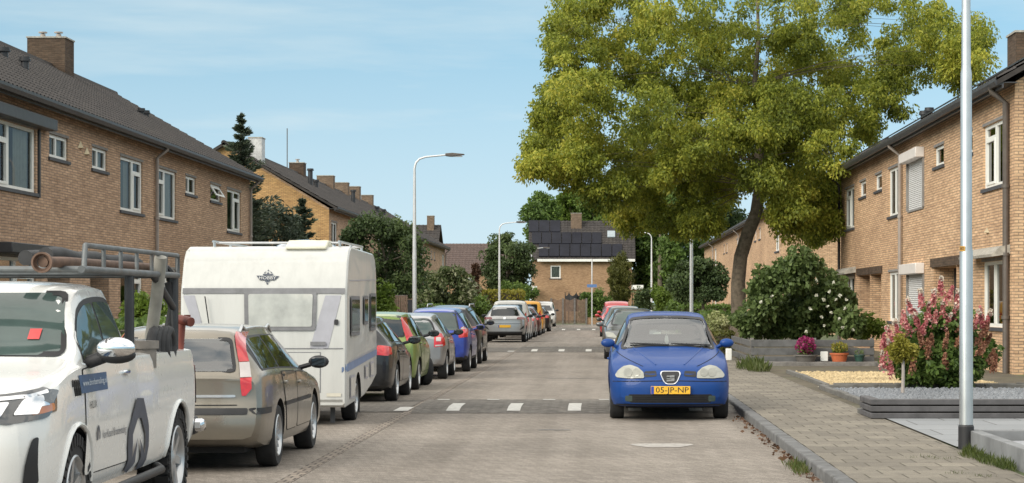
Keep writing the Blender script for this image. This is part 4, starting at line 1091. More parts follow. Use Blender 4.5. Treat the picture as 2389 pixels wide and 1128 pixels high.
for sg,(a,c) in ((1,((.62,1.02),(.05,1.045))),(-1,((.02,1.025),(-.55,1.05)))):
    b=MB(); pts=[]
    for i in range(7):
        t=i/6; h,nn=cast(bv,'y',-1,a[0]+(c[0]-a[0])*t,a[1]+(c[1]-a[1])*t); pts.append(h+nn*.022)
    b.tube(pts,[.014]*5+[.010,.008],5); b.build('wiper',M['black'],ib)
for hp_ in [c for c in ib.children if c.name.startswith('headlight')]:
    s_=1 if hp_.data.vertices[0].co.x>0 else -1
    for cx_,rr_ in ((.47,.052),(.585,.058)):
        patch_obj('lamp_reflector',bv,[(s_*cx_+rr_*math.cos(2*math.pi*k/14),.668+rr_*math.sin(2*math.pi*k/14)) for k in range(14)],'y',-1,M['lamp_bowl'],hp_,.021,.04)
for s_ in (-1,1):
    b=MB(); pts=[]
    for i in range(14):
        t_=i/13; h,nn=cast(bv,'y',-1,s_*(.74-.36*t_**1.3),.95-.19*t_); pts.append(h+nn*.001)
    b.tube(pts,.006,4); b.build('bonnet_seam',M['arch'],ib)
    b=MB(); pts=[]
    for i in range(10):
        t_=i/9; h,nn=cast(bv,'y',-1,s_*(.50-.30*t_),1.0-.22*t_); pts.append(h-nn*.006)
    b.tube(pts,[.016]*10,6); b.build('bonnet_crease',blue,ib,smooth=60)
for cm in (): pass
b=MB(); pts=[]
for i in range(25):
    x=-.8+1.6*i/24; z=.565-.02*abs(x)
    h,nn=cast(bv,'y',-1,x,z); pts.append(h+nn*.002)
b.tube(pts,.006,4); b.build('bumper_seam',M['arch'],ib)
place(ib,.985,GY(976)-.82,-1)
# ---------------------------------------------------------------- generic shapes for the other cars
def hatch_shell(L,W,H,belt=.92,hood=.92,rear=.35,ws0=1.1,ws1=1.75,rake=.0,roofw=.56,zb=.2,tailz=.86):
    top=[(0,.62),(.06,.70),(.4,hood-.09),(ws0-.1,hood),(ws0,hood+.03),(ws1,H-.06),(ws1+.3,H-.01),(ws1+.8,H),(L-rear-.5,H-.025-rake*.5),(L-rear,H-.09-rake),(L-.10,belt+.03),(L-.05,tailz+.05),(L,tailz)]
    bl=[(0,.56),(.08,.62),(.4,hood-.16),(ws0,hood-.09),(ws0+.9,belt),(L-.6,belt+.03),(L-.1,belt-.02),(L,tailz-.05)]
    pl=[(0,.80),(.05,.88),(.2,.955),(.6,.99),(1.5,1),(L-1.,1),(L-.25,.955),(L-.06,.90),(L,.84)]
    rw=[(0,.5),(ws0,roofw+.04),(ws1,roofw-.02),(ws1+.8,roofw),(L-rear,roofw-.03),(L,roofw-.0)]
    z=[(0,zb+.05),(.12,zb),(L-.5,zb),(L-.1,zb+.04),(L,zb+.08)]
    return (L,W,top,bl,pl,rw,z)
def fpoly(x0,z0,x1,z1): return [(-x0,z0),(x0,z0),(x1,z1),(-x1,z1)]
def far_car(label,shell,pm,Rr,axles,ws,rw,sides,bits,x,y,facing,glass='glass_dark',far=False,clad=None,wheel='seven',mir=None,name='parked_car',cat='car',group=GP,doors=(),steer=0,ptxt=None,pz=None,shk=None,**kw):
    S=dict(name=name,label=label,cat=cat,group=group,shell=shell,shk=shk or dict(fwarp=.22,rwarp=.1,nose=[(.2,.04),(.45,0),(.6,.04),(.9,.14)],tail=[(.2,.03),(.45,0),(.7,.0),(.9,.02)]),paint=pm,R=Rr,axles=axles,ws=ws,rw=rw,sides=sides,bits=bits,far=far,clad=clad,wheel=wheel,mir=mir,glass=glass,doors=doors,steer=steer,**kw)
    r,sh,bv=car(S)
    if pz is not None:
        sg=-1 if facing<0 else 1; h,_=cast(bv,'y',sg,0,pz); plate(r,0,h.y+sg*.012,pz,sg,ptxt or '')
    if facing<0: place(r,x,y,-1)
    else: place_away(r,sh.L,x,y)
    return r,sh,bv
# ================================================================ the parked vehicles
M['greige']=paint('greige_metallic',(.25,.225,.185,1),.65,.3)
M['charcoal']=paint('charcoal_paint',(.028,.028,.03,1),.5)
M['lime']=paint('light_green_paint',(.20,.28,.07,1),.45)
M['silverp']=paint('silver_paint',(.33,.33,.335,1),.7)
M['bluep']=paint('mid_blue_paint',(.03,.06,.33,1),.4)
M['blackp']=paint('black_paint',(.012,.012,.014,1),.3)
M['lightgrey']=paint('light_silver_paint',(.40,.40,.40,1),.65)
M['whitep']=paint('white_paint',(.53,.53,.51,1),0,.3,.5,.5,.93)
M['truckwhite']=paint('truck_white',(.72,.72,.70,1),0,.28,.6,.5,.94)
M['cwhite']=paint('caravan_white',(.51,.51,.49,1),0,.4,.3,.4,.86,True)
M['yellowp']=paint('yellow_paint',(.62,.32,.05,1),.1)
M['maroon']=paint('dark_red_paint',(.07,.02,.022,1),.4)
M['redp']=paint('red_paint',(.42,.03,.035,1),.2)
M['darkgreen']=paint('dark_green_paint',(.035,.045,.03,1),.4)
M['greyp']=paint('grey_paint',(.12,.125,.13,1),.5)
def tri(P): return both(P)
# ---- greige estate car behind the pickup
L=4.75; W=1.80
she=(L,W,[(0,.62),(.08,.72),(.4,.84),(1.15,.93),(1.3,.97),(2.05,1.37),(2.4,1.425),(3.2,1.44),(4.0,1.425),(4.34,1.39),(4.44,1.35),(4.68,1.0),(4.735,.95),(4.75,.92)],
  [(0,.56),(.1,.64),(.4,.74),(1.2,.85),(2.2,.93),(4.2,.98),(4.6,.95),(4.75,.89)],
  [(0,.80),(.05,.88),(.2,.955),(.6,.99),(1.5,1),(3.8,1),(4.4,.97),(4.65,.935),(4.75,.89)],
  [(0,.5),(1.2,.63),(2.1,.575),(3.0,.60),(4.2,.575),(4.75,.55)],[(0,.25),(.12,.2),(4.2,.22),(4.6,.27),(4.75,.33)])
red=[(.60,.76),(.73,.74),(.84,.80),(.86,.92),(.635,.92)]; wht=[(.637,.925),(.86,.925),(.83,1.05),(.635,1.05)]; rd2=[(.634,1.055),(.828,1.055),(.75,1.2),(.68,1.34),(.60,1.36),(.62,1.2)]
bits=[]
for sg in (-1,1):
    bits+=[('bumper_strip',[(4.25,.57),(4.66,.57),(4.66,.63),(4.25,.63)],'x',sg,'black',.012),('side_strip',[(1.5,.60),(2.55,.60),(2.55,.64),(1.5,.64)],'x',sg,'black',.014),('side_strip',[(2.6,.60),(3.4,.60),(3.4,.64),(2.6,.64)],'x',sg,'black',.014)]
bits+=[('bumper_strip',[(-.72,.57),(.72,.57),(.72,.63),(-.72,.63)],'y',1,'black',.012),('chrome_strip',[(-.60,.735),(.60,.735),(.60,.76),(-.60,.76)],'y',1,'silver_trim',.012),
  ('tailgate_gap',[(-.62,.655),(.62,.655),(.62,.665),(-.62,.665)],'y',1,'arch',.005)]
r,sh,bv=far_car('greige metallic estate car with tall red tail lamps, parked behind the white pickup',she,M['greige'],.315,(1.08,3.74),[(-.66,.97),(.66,.97),(.52,1.34),(-.52,1.34)],
  [(-.59,.985),(.59,.985),(.52,1.30),(-.52,1.30)],[(1.62,2.48,.07,.9),(2.54,3.38,.07,.9),(3.44,4.34,.07,.88,0,-.1)],bits,-4.14,GY(1088)-.98-.02,1,open=True,lin=1.0,open_sides=False,
  wheel='multi',mir=(.90,1.62,1.0,True),mirsc=1.0,doors=[[(1.42,.34),(2.49,.34),(2.51,.92),(1.46,.88)],[(2.53,.34),(3.22,.34),(3.36,.62),(3.52,.95),(2.53,.93)]],name='estate_car',shk=dict(fwarp=.22,rwarp=.13,nose=[(.2,.04),(.45,0),(.6,.04),(.9,.14)],tail=[(.2,.05),(.45,0),(.6,.01),(.7,.05),(.95,.06)]),group=GP,handle=M['greige'])
lampgrid(bv,[(1.36,.535,.585),(1.25,.56,.635),(1.075,.61,.70)],M['lamp_red'],r,'tail_lamp')
lampgrid(bv,[(1.07,.612,.703),(.925,.64,.745)],M['lamp_white'],r,'reversing_lamp')
lampgrid(bv,[(.92,.642,.75),(.82,.65,.755),(.75,.66,.70)],M['lamp_red'],r,'tail_lamp')
for sg in (-1,1):
    b=MB(); pts=[]; 
    for i in range(13):
        y=2.2+2.0*i/12; x=sg*.56; h,nn=cast(bv,'z',1,x,y); pts.append((x,y,h.z+.045*math.sin(math.pi*min(1,(min(i,12-i))/2.))**.5 if 0<i<12 else h.z))
    b.tube(pts,.017,8); b.build('roof_rail',M['silver_trim'],r,smooth=60)
for x in (-.37,.37): seat_mesh(r,x,1.9,.36,.46)
for x in (-.4,.4): seat_mesh(r,x,2.75,.36,.6,False)
b=MB(); b.box(-.72,1.2,.4,.72,4.3,.62); b.build('cabin_floor',M['dash'],r)
b=MB(); b.tube([(-.25,4.60,1.0),(.1,4.585,1.03),(.38,4.50,1.16)],.01,5); b.build('rear_wiper',M['black'],r)
# ---- white pickup
L=5.35; W=1.88
shp=(L,W,[(0,1.0),(.05,1.06),(.25,1.13),(1.1,1.25),(1.28,1.29),(1.72,1.69),(1.95,1.785),(2.4,1.81),(2.72,1.79),(2.82,1.70),(2.93,1.30),(3.0,1.275),(5.2,1.27),(5.35,1.24)],
  [(0,.92),(.1,1.0),(.6,1.12),(1.2,1.215),(1.6,1.24),(2.7,1.275),(2.95,1.262),(5.2,1.258),(5.35,1.2)],
  [(0,.84),(.06,.90),(.25,.965),(.7,1),(1.3,1.),(1.6,.985),(2.9,.985),(3.6,1),(5.1,1),(5.28,.97),(5.35,.94)],
  [(0,.7),(1.2,.84),(1.45,.80),(1.8,.735),(2.8,.72),(5.35,.8)],[(0,.42),(.12,.36),(.5,.36),(5.0,.42),(5.2,.48),(5.35,.55)])
PX=-4.37; PY=13.05
def pk(px,py,X=-3.44):
    Y=X*F/(px-VX); return (Y-PY,EH+(HY-py)*Y/F)
bits=[]
M['lamp_smoke']=pbr('smoked_lamp',(.07,.072,.075,1),.08,coat=1,var=.1)
for P in tri([(.50,.93),(.72,.90),(.90,.93),(.905,1.10),(.80,1.08),(.52,1.02)]): bits.append(('headlight',P,'y',-1,'lamp_smoke',.012))
for P in tri([(.56,.955),(.68,.94),(.72,1.03),(.60,1.02)]): bits.append(('lamp_projector',P,'y',-1,'chrome',.02))
for P in tri([(.74,.95),(.86,.955),(.87,1.06),(.78,1.05)]): bits.append(('lamp_projector',P,'y',-1,'chrome',.02))
for sg in (-1,1):
    bits.append(('headlight',[(.06,.93),(.55,.965),(.60,1.08),(.52,1.12),(.1,1.06)],'x',sg,'lamp_smoke',.008))
    bits.append(('lamp_strip',[(.1,1.03),(.50,1.075),(.53,1.10),(.12,1.05)],'x',sg,'chrome',.014)); bits.append(('lamp_strip',[(.2,.985),(.46,1.01),(.38,1.04),(.22,1.02)],'x',sg,'chrome',.014))
for sg in (-1,1): bits.append(('indicator',[(.25,.95),(.52,.975),(.52,1.02),(.25,1.0)],'x',sg,pbr('amber_lamp',(.5,.16,.04,1),.2,coat=1),.012))
for P in tri([(.79,.50),(.865,.53),(.87,.82),(.845,.81),(.81,.64)]): bits.append(('bumper_vent',P,'y',-1,'black',.012))
bits.append(('front_grille',[(-.66,.62),(.66,.62),(.5,1.0),(-.5,1.0)],'y',-1,'black',.008))
for sg in (-1,1): bits.append(('tail_lamp',[(5.16,.80),(5.33,.80),(5.33,1.12),(5.2,1.12)],'x',sg,'lamp_red',.008))
cut=MB(); cut.box(-.80,3.04,.72,.80,5.26,2.2); cc=cutter(cut)
PS=[pk(190,840),pk(243,690)]
S=dict(name='pickup_truck',label='white pickup truck with pipe rack and company lettering on its door',cat='pickup truck',group=None,shell=shp,shk=dict(fwarp=.24,rwarp=.05,edge=.84,ew=.9,nose=[(.3,.10),(.55,.03),(.75,.0),(.9,.02),(1.1,.08)],tail=[(0,0),(2,0)]),
  paint=M['truckwhite'],R=.39,axles=(1.05,4.45),ww=.26,wheel='offroad',ws=[(-.77,1.30),(.77,1.30),(.67,1.72),(-.67,1.72)],rw=None,
  sides=[(1.5,2.14,.06,.86,.0,0),(2.19,2.74,.06,.86,0,-.06)],bits=bits,doors=[[(1.24,.50),(2.62,.50),(2.70,1.22),(2.62,1.26),(1.26,1.2)]],extra=(cc,),handle=M['chrome'],glass='glass_tint')
for x in ():pass
r,sh,bv=car(S); place(r,PX,PY,-1); pick=r
# lettering on the door
M['signblue']=pbr('sign_blue',(.035,.085,.18,1),.5,var=.15); M['lettergrey']=pbr('lettering_grey',(.05,.06,.085,1),.5,var=.2)
dz=[c for c in r.children if c.name.startswith('door')]
drR=[c for c in dz if c.data.vertices[0].co.x>0][0]
q=[pk(187,862),pk(258,855),pk(258,888),pk(189,904)]; q=[(1.14,1.05),(1.95,1.05),(1.95,1.17),(1.14,1.17)]
sg_=patch_obj('web_sign',bv,q,'x',1,M['signblue'],drR,.009,.1)
def side_text(s,yc,zc,width,height,mat,parent,name,off=.012,slope=0):
    V,Fs=text_mesh(s,1.); x0=min(v.x for v in V);x1=max(v.x for v in V);y0=min(v.y for v in V);y1=max(v.y for v in V)
    out=[]
    for v in V:
        a=yc+((v.x-x0)/(x1-x0)-.5)*width; b=zc+((v.y-y0)/(y1-y0)-.5)*height+slope*(a-yc)
        h,nn=cast(bv,'x',1,a,b); out.append(tuple(h+nn*off))
    mb=MB(); mb.add(out,Fs); return mb.build(name,mat,parent,fix=False)
side_text('www.bronbemaling.nl',1.55,1.11,.72,.055,pbr('sign_white',(.55,.6,.65,1),.6),sg_,'web_lettering',.014)
side_text('HILUX',1.48,.965,.24,.05,M['ink'],drR,'badge')
side_text('Van Kessel Bronbemaling',2.12,.735,.74,.075,M['lettergrey'],drR,'company_lettering')
mb=MB()
for k in range(3):
    y0=.98+.055*k; 
    pts=[]
    for i in range(9):
        a=math.pi*(1.1-1.35*i/8); h,nn=cast(bv,'x',1,y0+.022*math.cos(a)+ .0,1.11+.03*math.sin(a)); pts.append(h+nn*.006)
    h,nn=cast(bv,'x',1,y0+.024,1.04); pts.append(h+nn*.006); mb.tube(pts,.008,4)
mb.build('wing_emblem',M['ink'],r)
def zl(zx,zy): return pk(160+zx/4.03,830+zy/4.03)
lg=[(635,400),(555,690),(555,860),(570,980),(548,1075),(590,1095),(640,1000),(645,770),(608,960),(600,740),(640,590),(672,585),(715,740),(720,920),(665,770),(690,950),(675,1040),(668,1075),(735,1035),(748,850),(740,660),(695,400)]
patch_obj('company_logo',bv,[zl(*p) for p in lg],'x',1,M['lettergrey'],r,.014,.05)
lg2=[(272,650),(256,730),(262,800),(272,790),(270,730),(275,690),(282,730),(285,785),(292,780),(290,720),(280,660)]
patch_obj('company_logo',bv,[zl(*p) for p in lg2],'x',1,M['lettergrey'],r,.012,.03)
st=patch_obj('sticker',bv,[(.50,1.40),(.58,1.40),(.585,1.47),(.505,1.47)],'y',-1,pbr('sticker_red',(.55,.07,.07,1),.5),r,.012,.03)
for sg in (-1,1):
    b=MB(); c=(sg*1.10,1.42,1.345)
    b.ball(c,.09,10,sq=(1.5,.75,.85)); o=b.build('mirror',M['chrome'],r,smooth=60)
    b=MB(); b.ball((c[0],c[1]+.02,c[2]-.045),.09,10,sq=(1.48,.75,.66)); b.tube([(sg*.90,1.5,1.25),(sg*1.02,1.44,1.29)],.045,8); b.build('mirror_base',M['black'],o,smooth=60)
    b=MB(); b.tube([(sg*.9,1.4,.36),(sg*.96,1.5,.34),(sg*.96,3.6,.36),(sg*.9,3.7,.38)],.035,8); b.build('running_board',M['black'],r,smooth=60)
    for y,rr in ((1.05,.47),(4.45,.47)):
        pass
    # wheel arch lips
    for yy in (1.05,4.45):
        b=MB(); pts=[]
        for i in range(15):
            a=math.pi*(-.08+1.16*i/14); h,nn=cast(bv,'x',sg,yy+.455*math.cos(a),max(.44,.40+.455*math.sin(a))); pts.append((h.x,h.y,h.z))
        b.tube(pts,.02,6); b.build('wheel_arch_lip',M['truckwhite'],r,smooth=60)
b=MB(); b.box(-.9,5.32,.52,.9,5.5,.68); b.build('rear_bumper',M['black'],r,bevel=.03)
b=MB(); b.box(.55,5.33,.55,.97,5.47,.66); b.build('bumper_corner',M['chrome'],r,bevel=.03)
b=MB(); b.tube([(.0,2.05,1.765),(.0,2.12,1.80),(.0,2.2,1.84)],[.045,.03,.012],8); b.build('roof_antenna',M['truckwhite'],r,smooth=60)
b=MB(); b.prism([(.0,1.25),(0,1.25)],'x',0,0) if False else b.box(-.75,1.42,1.19,.75,1.6,1.23); 
# pipe rack: rails with rungs, posts, cross bars
rk=MB(); ZR=1.88; ZT=2.045; y0=14.55-PY; y1=17.8-PY; xr_=.86
for x in (xr_,-xr_): rk.tube([(x,y0-.05,ZR),(x,y1,ZR)],.026,10)
for y in (y0,y1,(y0+y1)/2+.2): rk.tube([(-xr_,y,ZR),(xr_,y,ZR)],.024,10)
for x in (xr_,):
    rk.tube([(x,y0+.02,ZR),(x,y0+.06,ZT),(x,y1,ZT),(x,y1,ZR)],.019,8)
    n=5
    for i in range(1,n+1): y=y0+.06+(y1-y0)*i/(n+1); rk.tube([(x,y,ZR),(x,y,ZT)],.016,8)
rack=rk.build('pipe_rack',pbr('galvanised_steel',(.14,.15,.155,1),.55,metal=.4,var=.25,scale=7,dirt=(.12,.08,.05,1),dscale=4),pick,smooth=50)
for x in (xr_-.02,-xr_):
    for y in (3.0,y1-.06):
        pp=MB(); pp.tube([(x,y,1.2 if y<4 else .9),(x,y,ZR)],.032,8); pp.tube([(x,y+.1,1.15),(x,y+.1,ZR-.02)],.02,8)
        if y>4: pp.tube([(x,y1-.9,ZR),(x,y1-.1,1.62)],.03,8)
        pp.build('rack_post',M['dark_trim'],rack,smooth=50)
def P3(px,py,Y): return (WX(px,Y),Y,WZ(py,Y))
M['rust']=pbr('rusty_pipe',(.14,.085,.06,1),.7,var=.4,scale=9,metal=.2)
M['hose']=pbr('dark_hose',(.03,.03,.032,1),.7,var=.3,scale=10)
b=MB(); b.tube([P3(100,612,14.25),P3(150,612,14.6),P3(390,628,17.9)],.036,12); 
X=Matrix.Translation(P3(100,613,14.25))@Matrix.Rotation(R(90),4,'X'); b.lathe([(.04,0),(.07,0),(.07,.035),(.058,.035),(.045,-.03)],20,X)
tag(b.build('steel_pipe',M['rust'],smooth=40),'rusty flanged steel pipe lying along the pickup rack','pipe')
for i,(dx,dz,lab) in enumerate(((-.13,.02,'dark suction hose lying along the rack beside the rusty pipe'),(-.27,.0,'second dark hose on the rack, further from the kerbside rail'))):
    b=MB(); b.tube([(WX(150,14.9)+dx+.02*math.sin(j),14.9+j*.3,ZR+.085+dz+.012*math.sin(j*1.7)) for j in range(11)],.055,10); tag(b.build('hose',M['hose'],smooth=60),lab,'hose')
b=MB(); b.tube([P3(352,790,17.2),P3(366,690,17.1),P3(375,600,17.0)],.05,10); tag(b.build('grey_pipe',pbr('grey_pipe',(.27,.26,.23,1),.7,var=.2),smooth=50),'pale grey pipe leaning up from the pickup bed to the rack','pipe')
b=MB(); b.tube([P3(437,735,18.0),P3(437,752,18.0),P3(432,752,18.0)],.028,10); b.tube([P3(418,745,18.0),P3(446,752,17.9)],.04,12); b.tube([P3(424,750,18.0),P3(419,815,18.0)],.035,10)
tag(b.build('red_pipe',pbr('red_oxide_pipe',(.19,.05,.035,1),.55,var=.25),smooth=40),'red brown pipe fitting strapped to the rear rack post','pipe')
b=MB()
for k in range(4):
    b.tube([(P3(372,785,17.3)[0]+.02*k+.0*j+.0,17.1+.09*k+.14*math.cos(j*math.pi/8),1.30+.13*math.sin(j*math.pi/8)) for j in range(17)],.04,8)
tag(b.build('coiled_hose',M['hose'],smooth=60),'coil of thick black hose standing in the pickup bed','hose')
b=MB(); c=P3(338,808,16.6); b.tube([(c[0],c[1],1.15),(c[0],c[1],1.33)],.09,12); b.tube([(c[0],c[1],1.30),(c[0],c[1],1.36)],.11,12); tag(b.build('pump_drum',pbr('dull_metal',(.2,.18,.16,1),.6,var=.3),smooth=40),'small dull metal drum in the pickup bed behind the cab','drum')
b=MB()
for k in range(4): b.tube([P3(352+k*6,640-k*3,17.55+.06*k),P3(368+k*8,625,17.7),P3(392+k*4,640,17.75),P3(404,700+22*k,17.82)],.022,6)
b.tube([P3(392,660,17.7),P3(400,720,17.75),P3(385,800,17.7)],.03,6); tag(b.build('hose_bundle',M['hose'],smooth=60),'bundle of thin black hoses tied to the rear rack post','hose')
# ---- caravan
CW=2.25; CX=-3.42-CW/2; CY=28.9; CL=3.95
prof=[(.05,.24),(.0,.30),(.02,1.02),(.06,1.80),(.10,1.90),(.27,2.24),(.42,2.38),(.62,2.43),(3.45,2.40),(3.7,2.33),(3.86,2.1),(3.95,1.0),(3.92,.55),(3.2,.42),(2.2,.30)]
cv=thing('caravan','white touring caravan with grey stripes, its nose towards the greige estate car','caravan')
b=MB(); b.prism(prof,'x',-CW/2,CW/2); me=b.mesh('body',[M['cwhite'],M['black'],M['arch']]); bm=bmesh.new(); bm.from_mesh(me)
ed=[e for e in bm.edges if len(e.link_faces)==2 and (abs(e.link_faces[0].normal.x)>.9)!=(abs(e.link_faces[1].normal.x)>.9)]
bmesh.ops.bevel(bm,geom=ed,offset=.055,segments=3,affect='EDGES',profile=.6); ed=[e for e in bm.edges if len(e.link_faces)==2 and e.calc_face_angle(0)>.2 and abs(e.verts[0].co.x-e.verts[1].co.x)>.5]
bmesh.ops.bevel(bm,geom=ed,offset=.05,segments=2,affect='EDGES'); bm.to_mesh(me); bm.free()
bo=link(bpy.data.objects.new('body',me),cv)
c=[]
for sg in (-1,1):
    k=MB(); X=Matrix.Translation((sg*(CW/2-.1),1.4,.30))@Matrix.Rotation(R(90),4,'Y'); k.lathe([(0,-.2),(.38,-.2),(.38,.4),(0,.4)],36,X); c.append(cutter(k))
apply_bool(bo,c); bo.data.shade_smooth(); bo.data.set_sharp_from_angle(angle=R(30))
bm=bmesh.new(); bm.from_mesh(bo.data); cb=BVHTree.FromBMesh(bm); bm.free()
M['cgrey']=pbr('caravan_grey_stripe',(.36,.36,.40,1),.5,var=.08); M['cblue']=pbr('caravan_blue_stripe',(.16,.22,.36,1),.5,var=.1); M['cgasket']=pbr('caravan_gasket',(.17,.17,.18,1),.6,var=.2)
def cf(px,py): s=F/CY; return ((px-VX)/s-CX,EH+(HY-py)/s)
def cpatch(n,P,axis,sg,mt,off=.006,par=cv): return patch_obj(n,cb,P,axis,sg,M[mt] if isinstance(mt,str) else mt,par,off,.12)
cpatch('front_seam',[(-CW/2+.03,1.775),(CW/2-.03,1.775),(CW/2-.03,1.85),(-CW/2+.03,1.85)],'y',-1,'cgasket',.012)
cpatch('grey_stripe',[cf(425,690),cf(452,690),cf(474,770),cf(486,812),cf(470,812)],'y',-1,'cgrey')
cpatch('grey_stripe',[cf(758,690),cf(795,690),cf(765,815),cf(722,815)],'y',-1,'cgrey')
wf=cpatch('front_window',rounded([cf(568,680),cf(738,680),cf(735,772),cf(570,772)],.04),'y',-1,'cgasket',.02)
cpatch('pane',rounded([cf(578,688),cf(729,688),cf(727,763),cf(580,763)],.03),'y',-1,pbr('pale_front_pane',(.42,.42,.39,1),.18,var=.22,scale=3,coat=.6),.026,wf)
gl=cpatch('locker_gap',[cf(480,822),cf(748,822),cf(748,917),cf(480,917)],'y',-1,'cgasket',.004); cpatch('gas_locker_door',[cf(482,824),cf(746,824),cf(746,915),cf(482,915)],'y',-1,'cwhite',.009,gl)
cpatch('body_seam',[(-CW/2+.05,1.03),(CW/2-.05,1.03),(CW/2-.05,1.045),(-CW/2+.05,1.045)],'y',-1,'cgasket',.006)
for px in (742,452): 
    P=[cf(px-18,798),cf(px+18,798),cf(px+18,807),cf(px-18,807)]; cpatch('grab_handle',P,'y',-1,'cgasket',.03)
for px in (784,): cpatch('marker_lamp',rounded([cf(px-5,746),cf(px+5,746),cf(px+5,759),cf(px-5,759)],.02),'y',-1,'black',.02)
cpatch('corner_vent',[cf(762,918),cf(796,918),cf(796,926),cf(762,926)],'y',-1,pbr('vent_beige',(.55,.52,.44,1),.6),.01)
# emblem: banner with name, crown above, drop below
em=cpatch('emblem',[cf(594,644),cf(648,645),cf(638,655),(cf(603,655))],'y',-1,'lettergrey',.012)
for P in ([cf(609,640),cf(633,640),cf(633,643),cf(609,643)],[cf(613,656),cf(628,656),cf(624,659),cf(617,659)],[cf(618,661),cf(624,661),cf(621,666)],[cf(611,638),cf(614,635),cf(617,634),cf(613,639)],[cf(631,638),cf(628,635),cf(625,634),cf(629,639)],[cf(619,633),cf(623,633),cf(621,629)],[cf(618,640),cf(621,635),cf(624,640)]):
    cpatch('emblem_piece',P,'y',-1,'lettergrey',.012,em)
V,Fs=text_mesh('HOBBY',1.); x0=min(v.x for v in V);x1=max(v.x for v in V);yb0=min(v.y for v in V);yb1=max(v.y for v in V); a=cf(601,653.5); d=cf(641,646); out=[]
for v in V:
    h,nn=cast(cb,'y',-1,a[0]+(d[0]-a[0])*(v.x-x0)/(x1-x0),a[1]+(d[1]-a[1])*(v.y-yb0)/(yb1-yb0)); out.append(tuple(h+nn*.018))
b=MB(); b.add(out,Fs); b.build('emblem_lettering',M['whitep'],em,fix=False)
def cs(px,py): Y=-3.42*F/(px-VX); return (Y-CY,EH+(HY-py)*Y/F)
for y0,y1,z0,z1 in ((.38,1.45,1.2,1.75),(1.98,2.55,1.34,1.76),(2.85,3.6,1.24,1.8)):
    for sg in ((1,-1)):
        w_=cpatch('side_window',rounded([(y0,z0),(y1,z0),(y1,z1),(y0,z1)],.05),'x',sg,'cgasket',.02); cpatch('pane',rounded([(y0+.06,z0+.05),(y1-.06,z0+.05),(y1-.06,z1-.05),(y0+.06,z1-.05)],.04),'x',sg,'glass_dark',.026,w_)
for sg in (1,-1):
    cpatch('blue_stripe',[(.02,.72),(3.9,.86),(3.9,.95),(.02,.83)],'x',sg,'cblue',.006); cpatch('grey_stripe',[(.3,.84),(3.9,.965),(3.9,.98),(.3,.86)],'x',sg,'cgrey',.006)
    cpatch('roof_seam',[(.3,1.95),(3.8,2.0),(3.8,2.015),(.3,1.965)],'x',sg,'cgrey',.006)
    for y0,y1,z0,z1 in ((.35,.95,.34,.66),(2.2,2.6,.55,.75),(2.9,3.4,.55,.78)):
        o=cpatch('service_hatch',rounded([(y0,z0),(y1,z0),(y1,z1),(y0,z1)],.03),'x',sg,'cgrey',.01); cpatch('hatch_panel',rounded([(y0+.05,z0+.03),(y1-.05,z0+.03),(y1-.05,z1-.03),(y0+.05,z1-.03)],.02),'x',sg,'whitep',.016,o)
    add_wheel(cv,sg*(CW/2-.12),1.4,.31,.19,'cap')
cpatch('blue_stripe',[cf(797,858),cf(808,850),cf(808,868),cf(797,870)],'y',-1,'cblue',.01)
# roof gear
b=MB(); X0,Y0=cf(655,0)[0],.62; b.prism([(.42,2.385),(.42,2.43),(.72,2.52),(1.1,2.52),(1.1,2.40)],'x',cf(655,0)[0],cf(752,0)[0]); b.build('roof_hatch',pbr('cream_hatch',(.62,.6,.48,1),.5,var=.08),cv,bevel=.02)
b=MB(); b.ball((cf(660,0)[0],2.3,2.40),.1,12,sq=(4.8,6,1.75)); b.build('roof_dome',pbr('smoked_dome',(.3,.32,.36,1),.2,var=.2,coat=.6),cv,smooth=80)
b=MB()
for x in (-.78,.95): b.tube([(x,.6,2.5),(x,3.5,2.5)],.018,6); [b.tube([(x,y,2.38),(x,y,2.5)],.02,6) for y in (.7,2.,3.4)]
for y in (.95,3.3): b.tube([(-.78,y,2.49),(.95,y,2.49)],.018,6)
b.build('roof_rail',M['silver_trim'],cv,smooth=50)
b=MB(); b.tube([cf(490,770)[0:1]+(-.02,)+cf(490,770)[1:],cf(478,692)[0:1]+(.0,)+cf(478,692)[1:]],.008,4); b.build('antenna',M['black'],cv)
b=MB(); b.tube([(-.5,.1,.38),(0,-1.2,.42),(.5,.1,.38)],.035,8); b.tube([(0,-1.15,.42),(0,-1.3,.42),(0,-1.45,.5)],.04,8); b.tube([(0,-1.05,.0),(0,-1.05,.6)],.03,8); b.build('drawbar',M['dark_trim'],cv,smooth=40)
for x in (-.9,.9):
    for y,zt in ((.3,.3),(3.3,.5)): b=MB(); b.box(x-.03,y,.02,x+.03,y+.06,zt); b.build('corner_steady',M['dark_trim'],cv)
cv.location=(CX,CY,0)
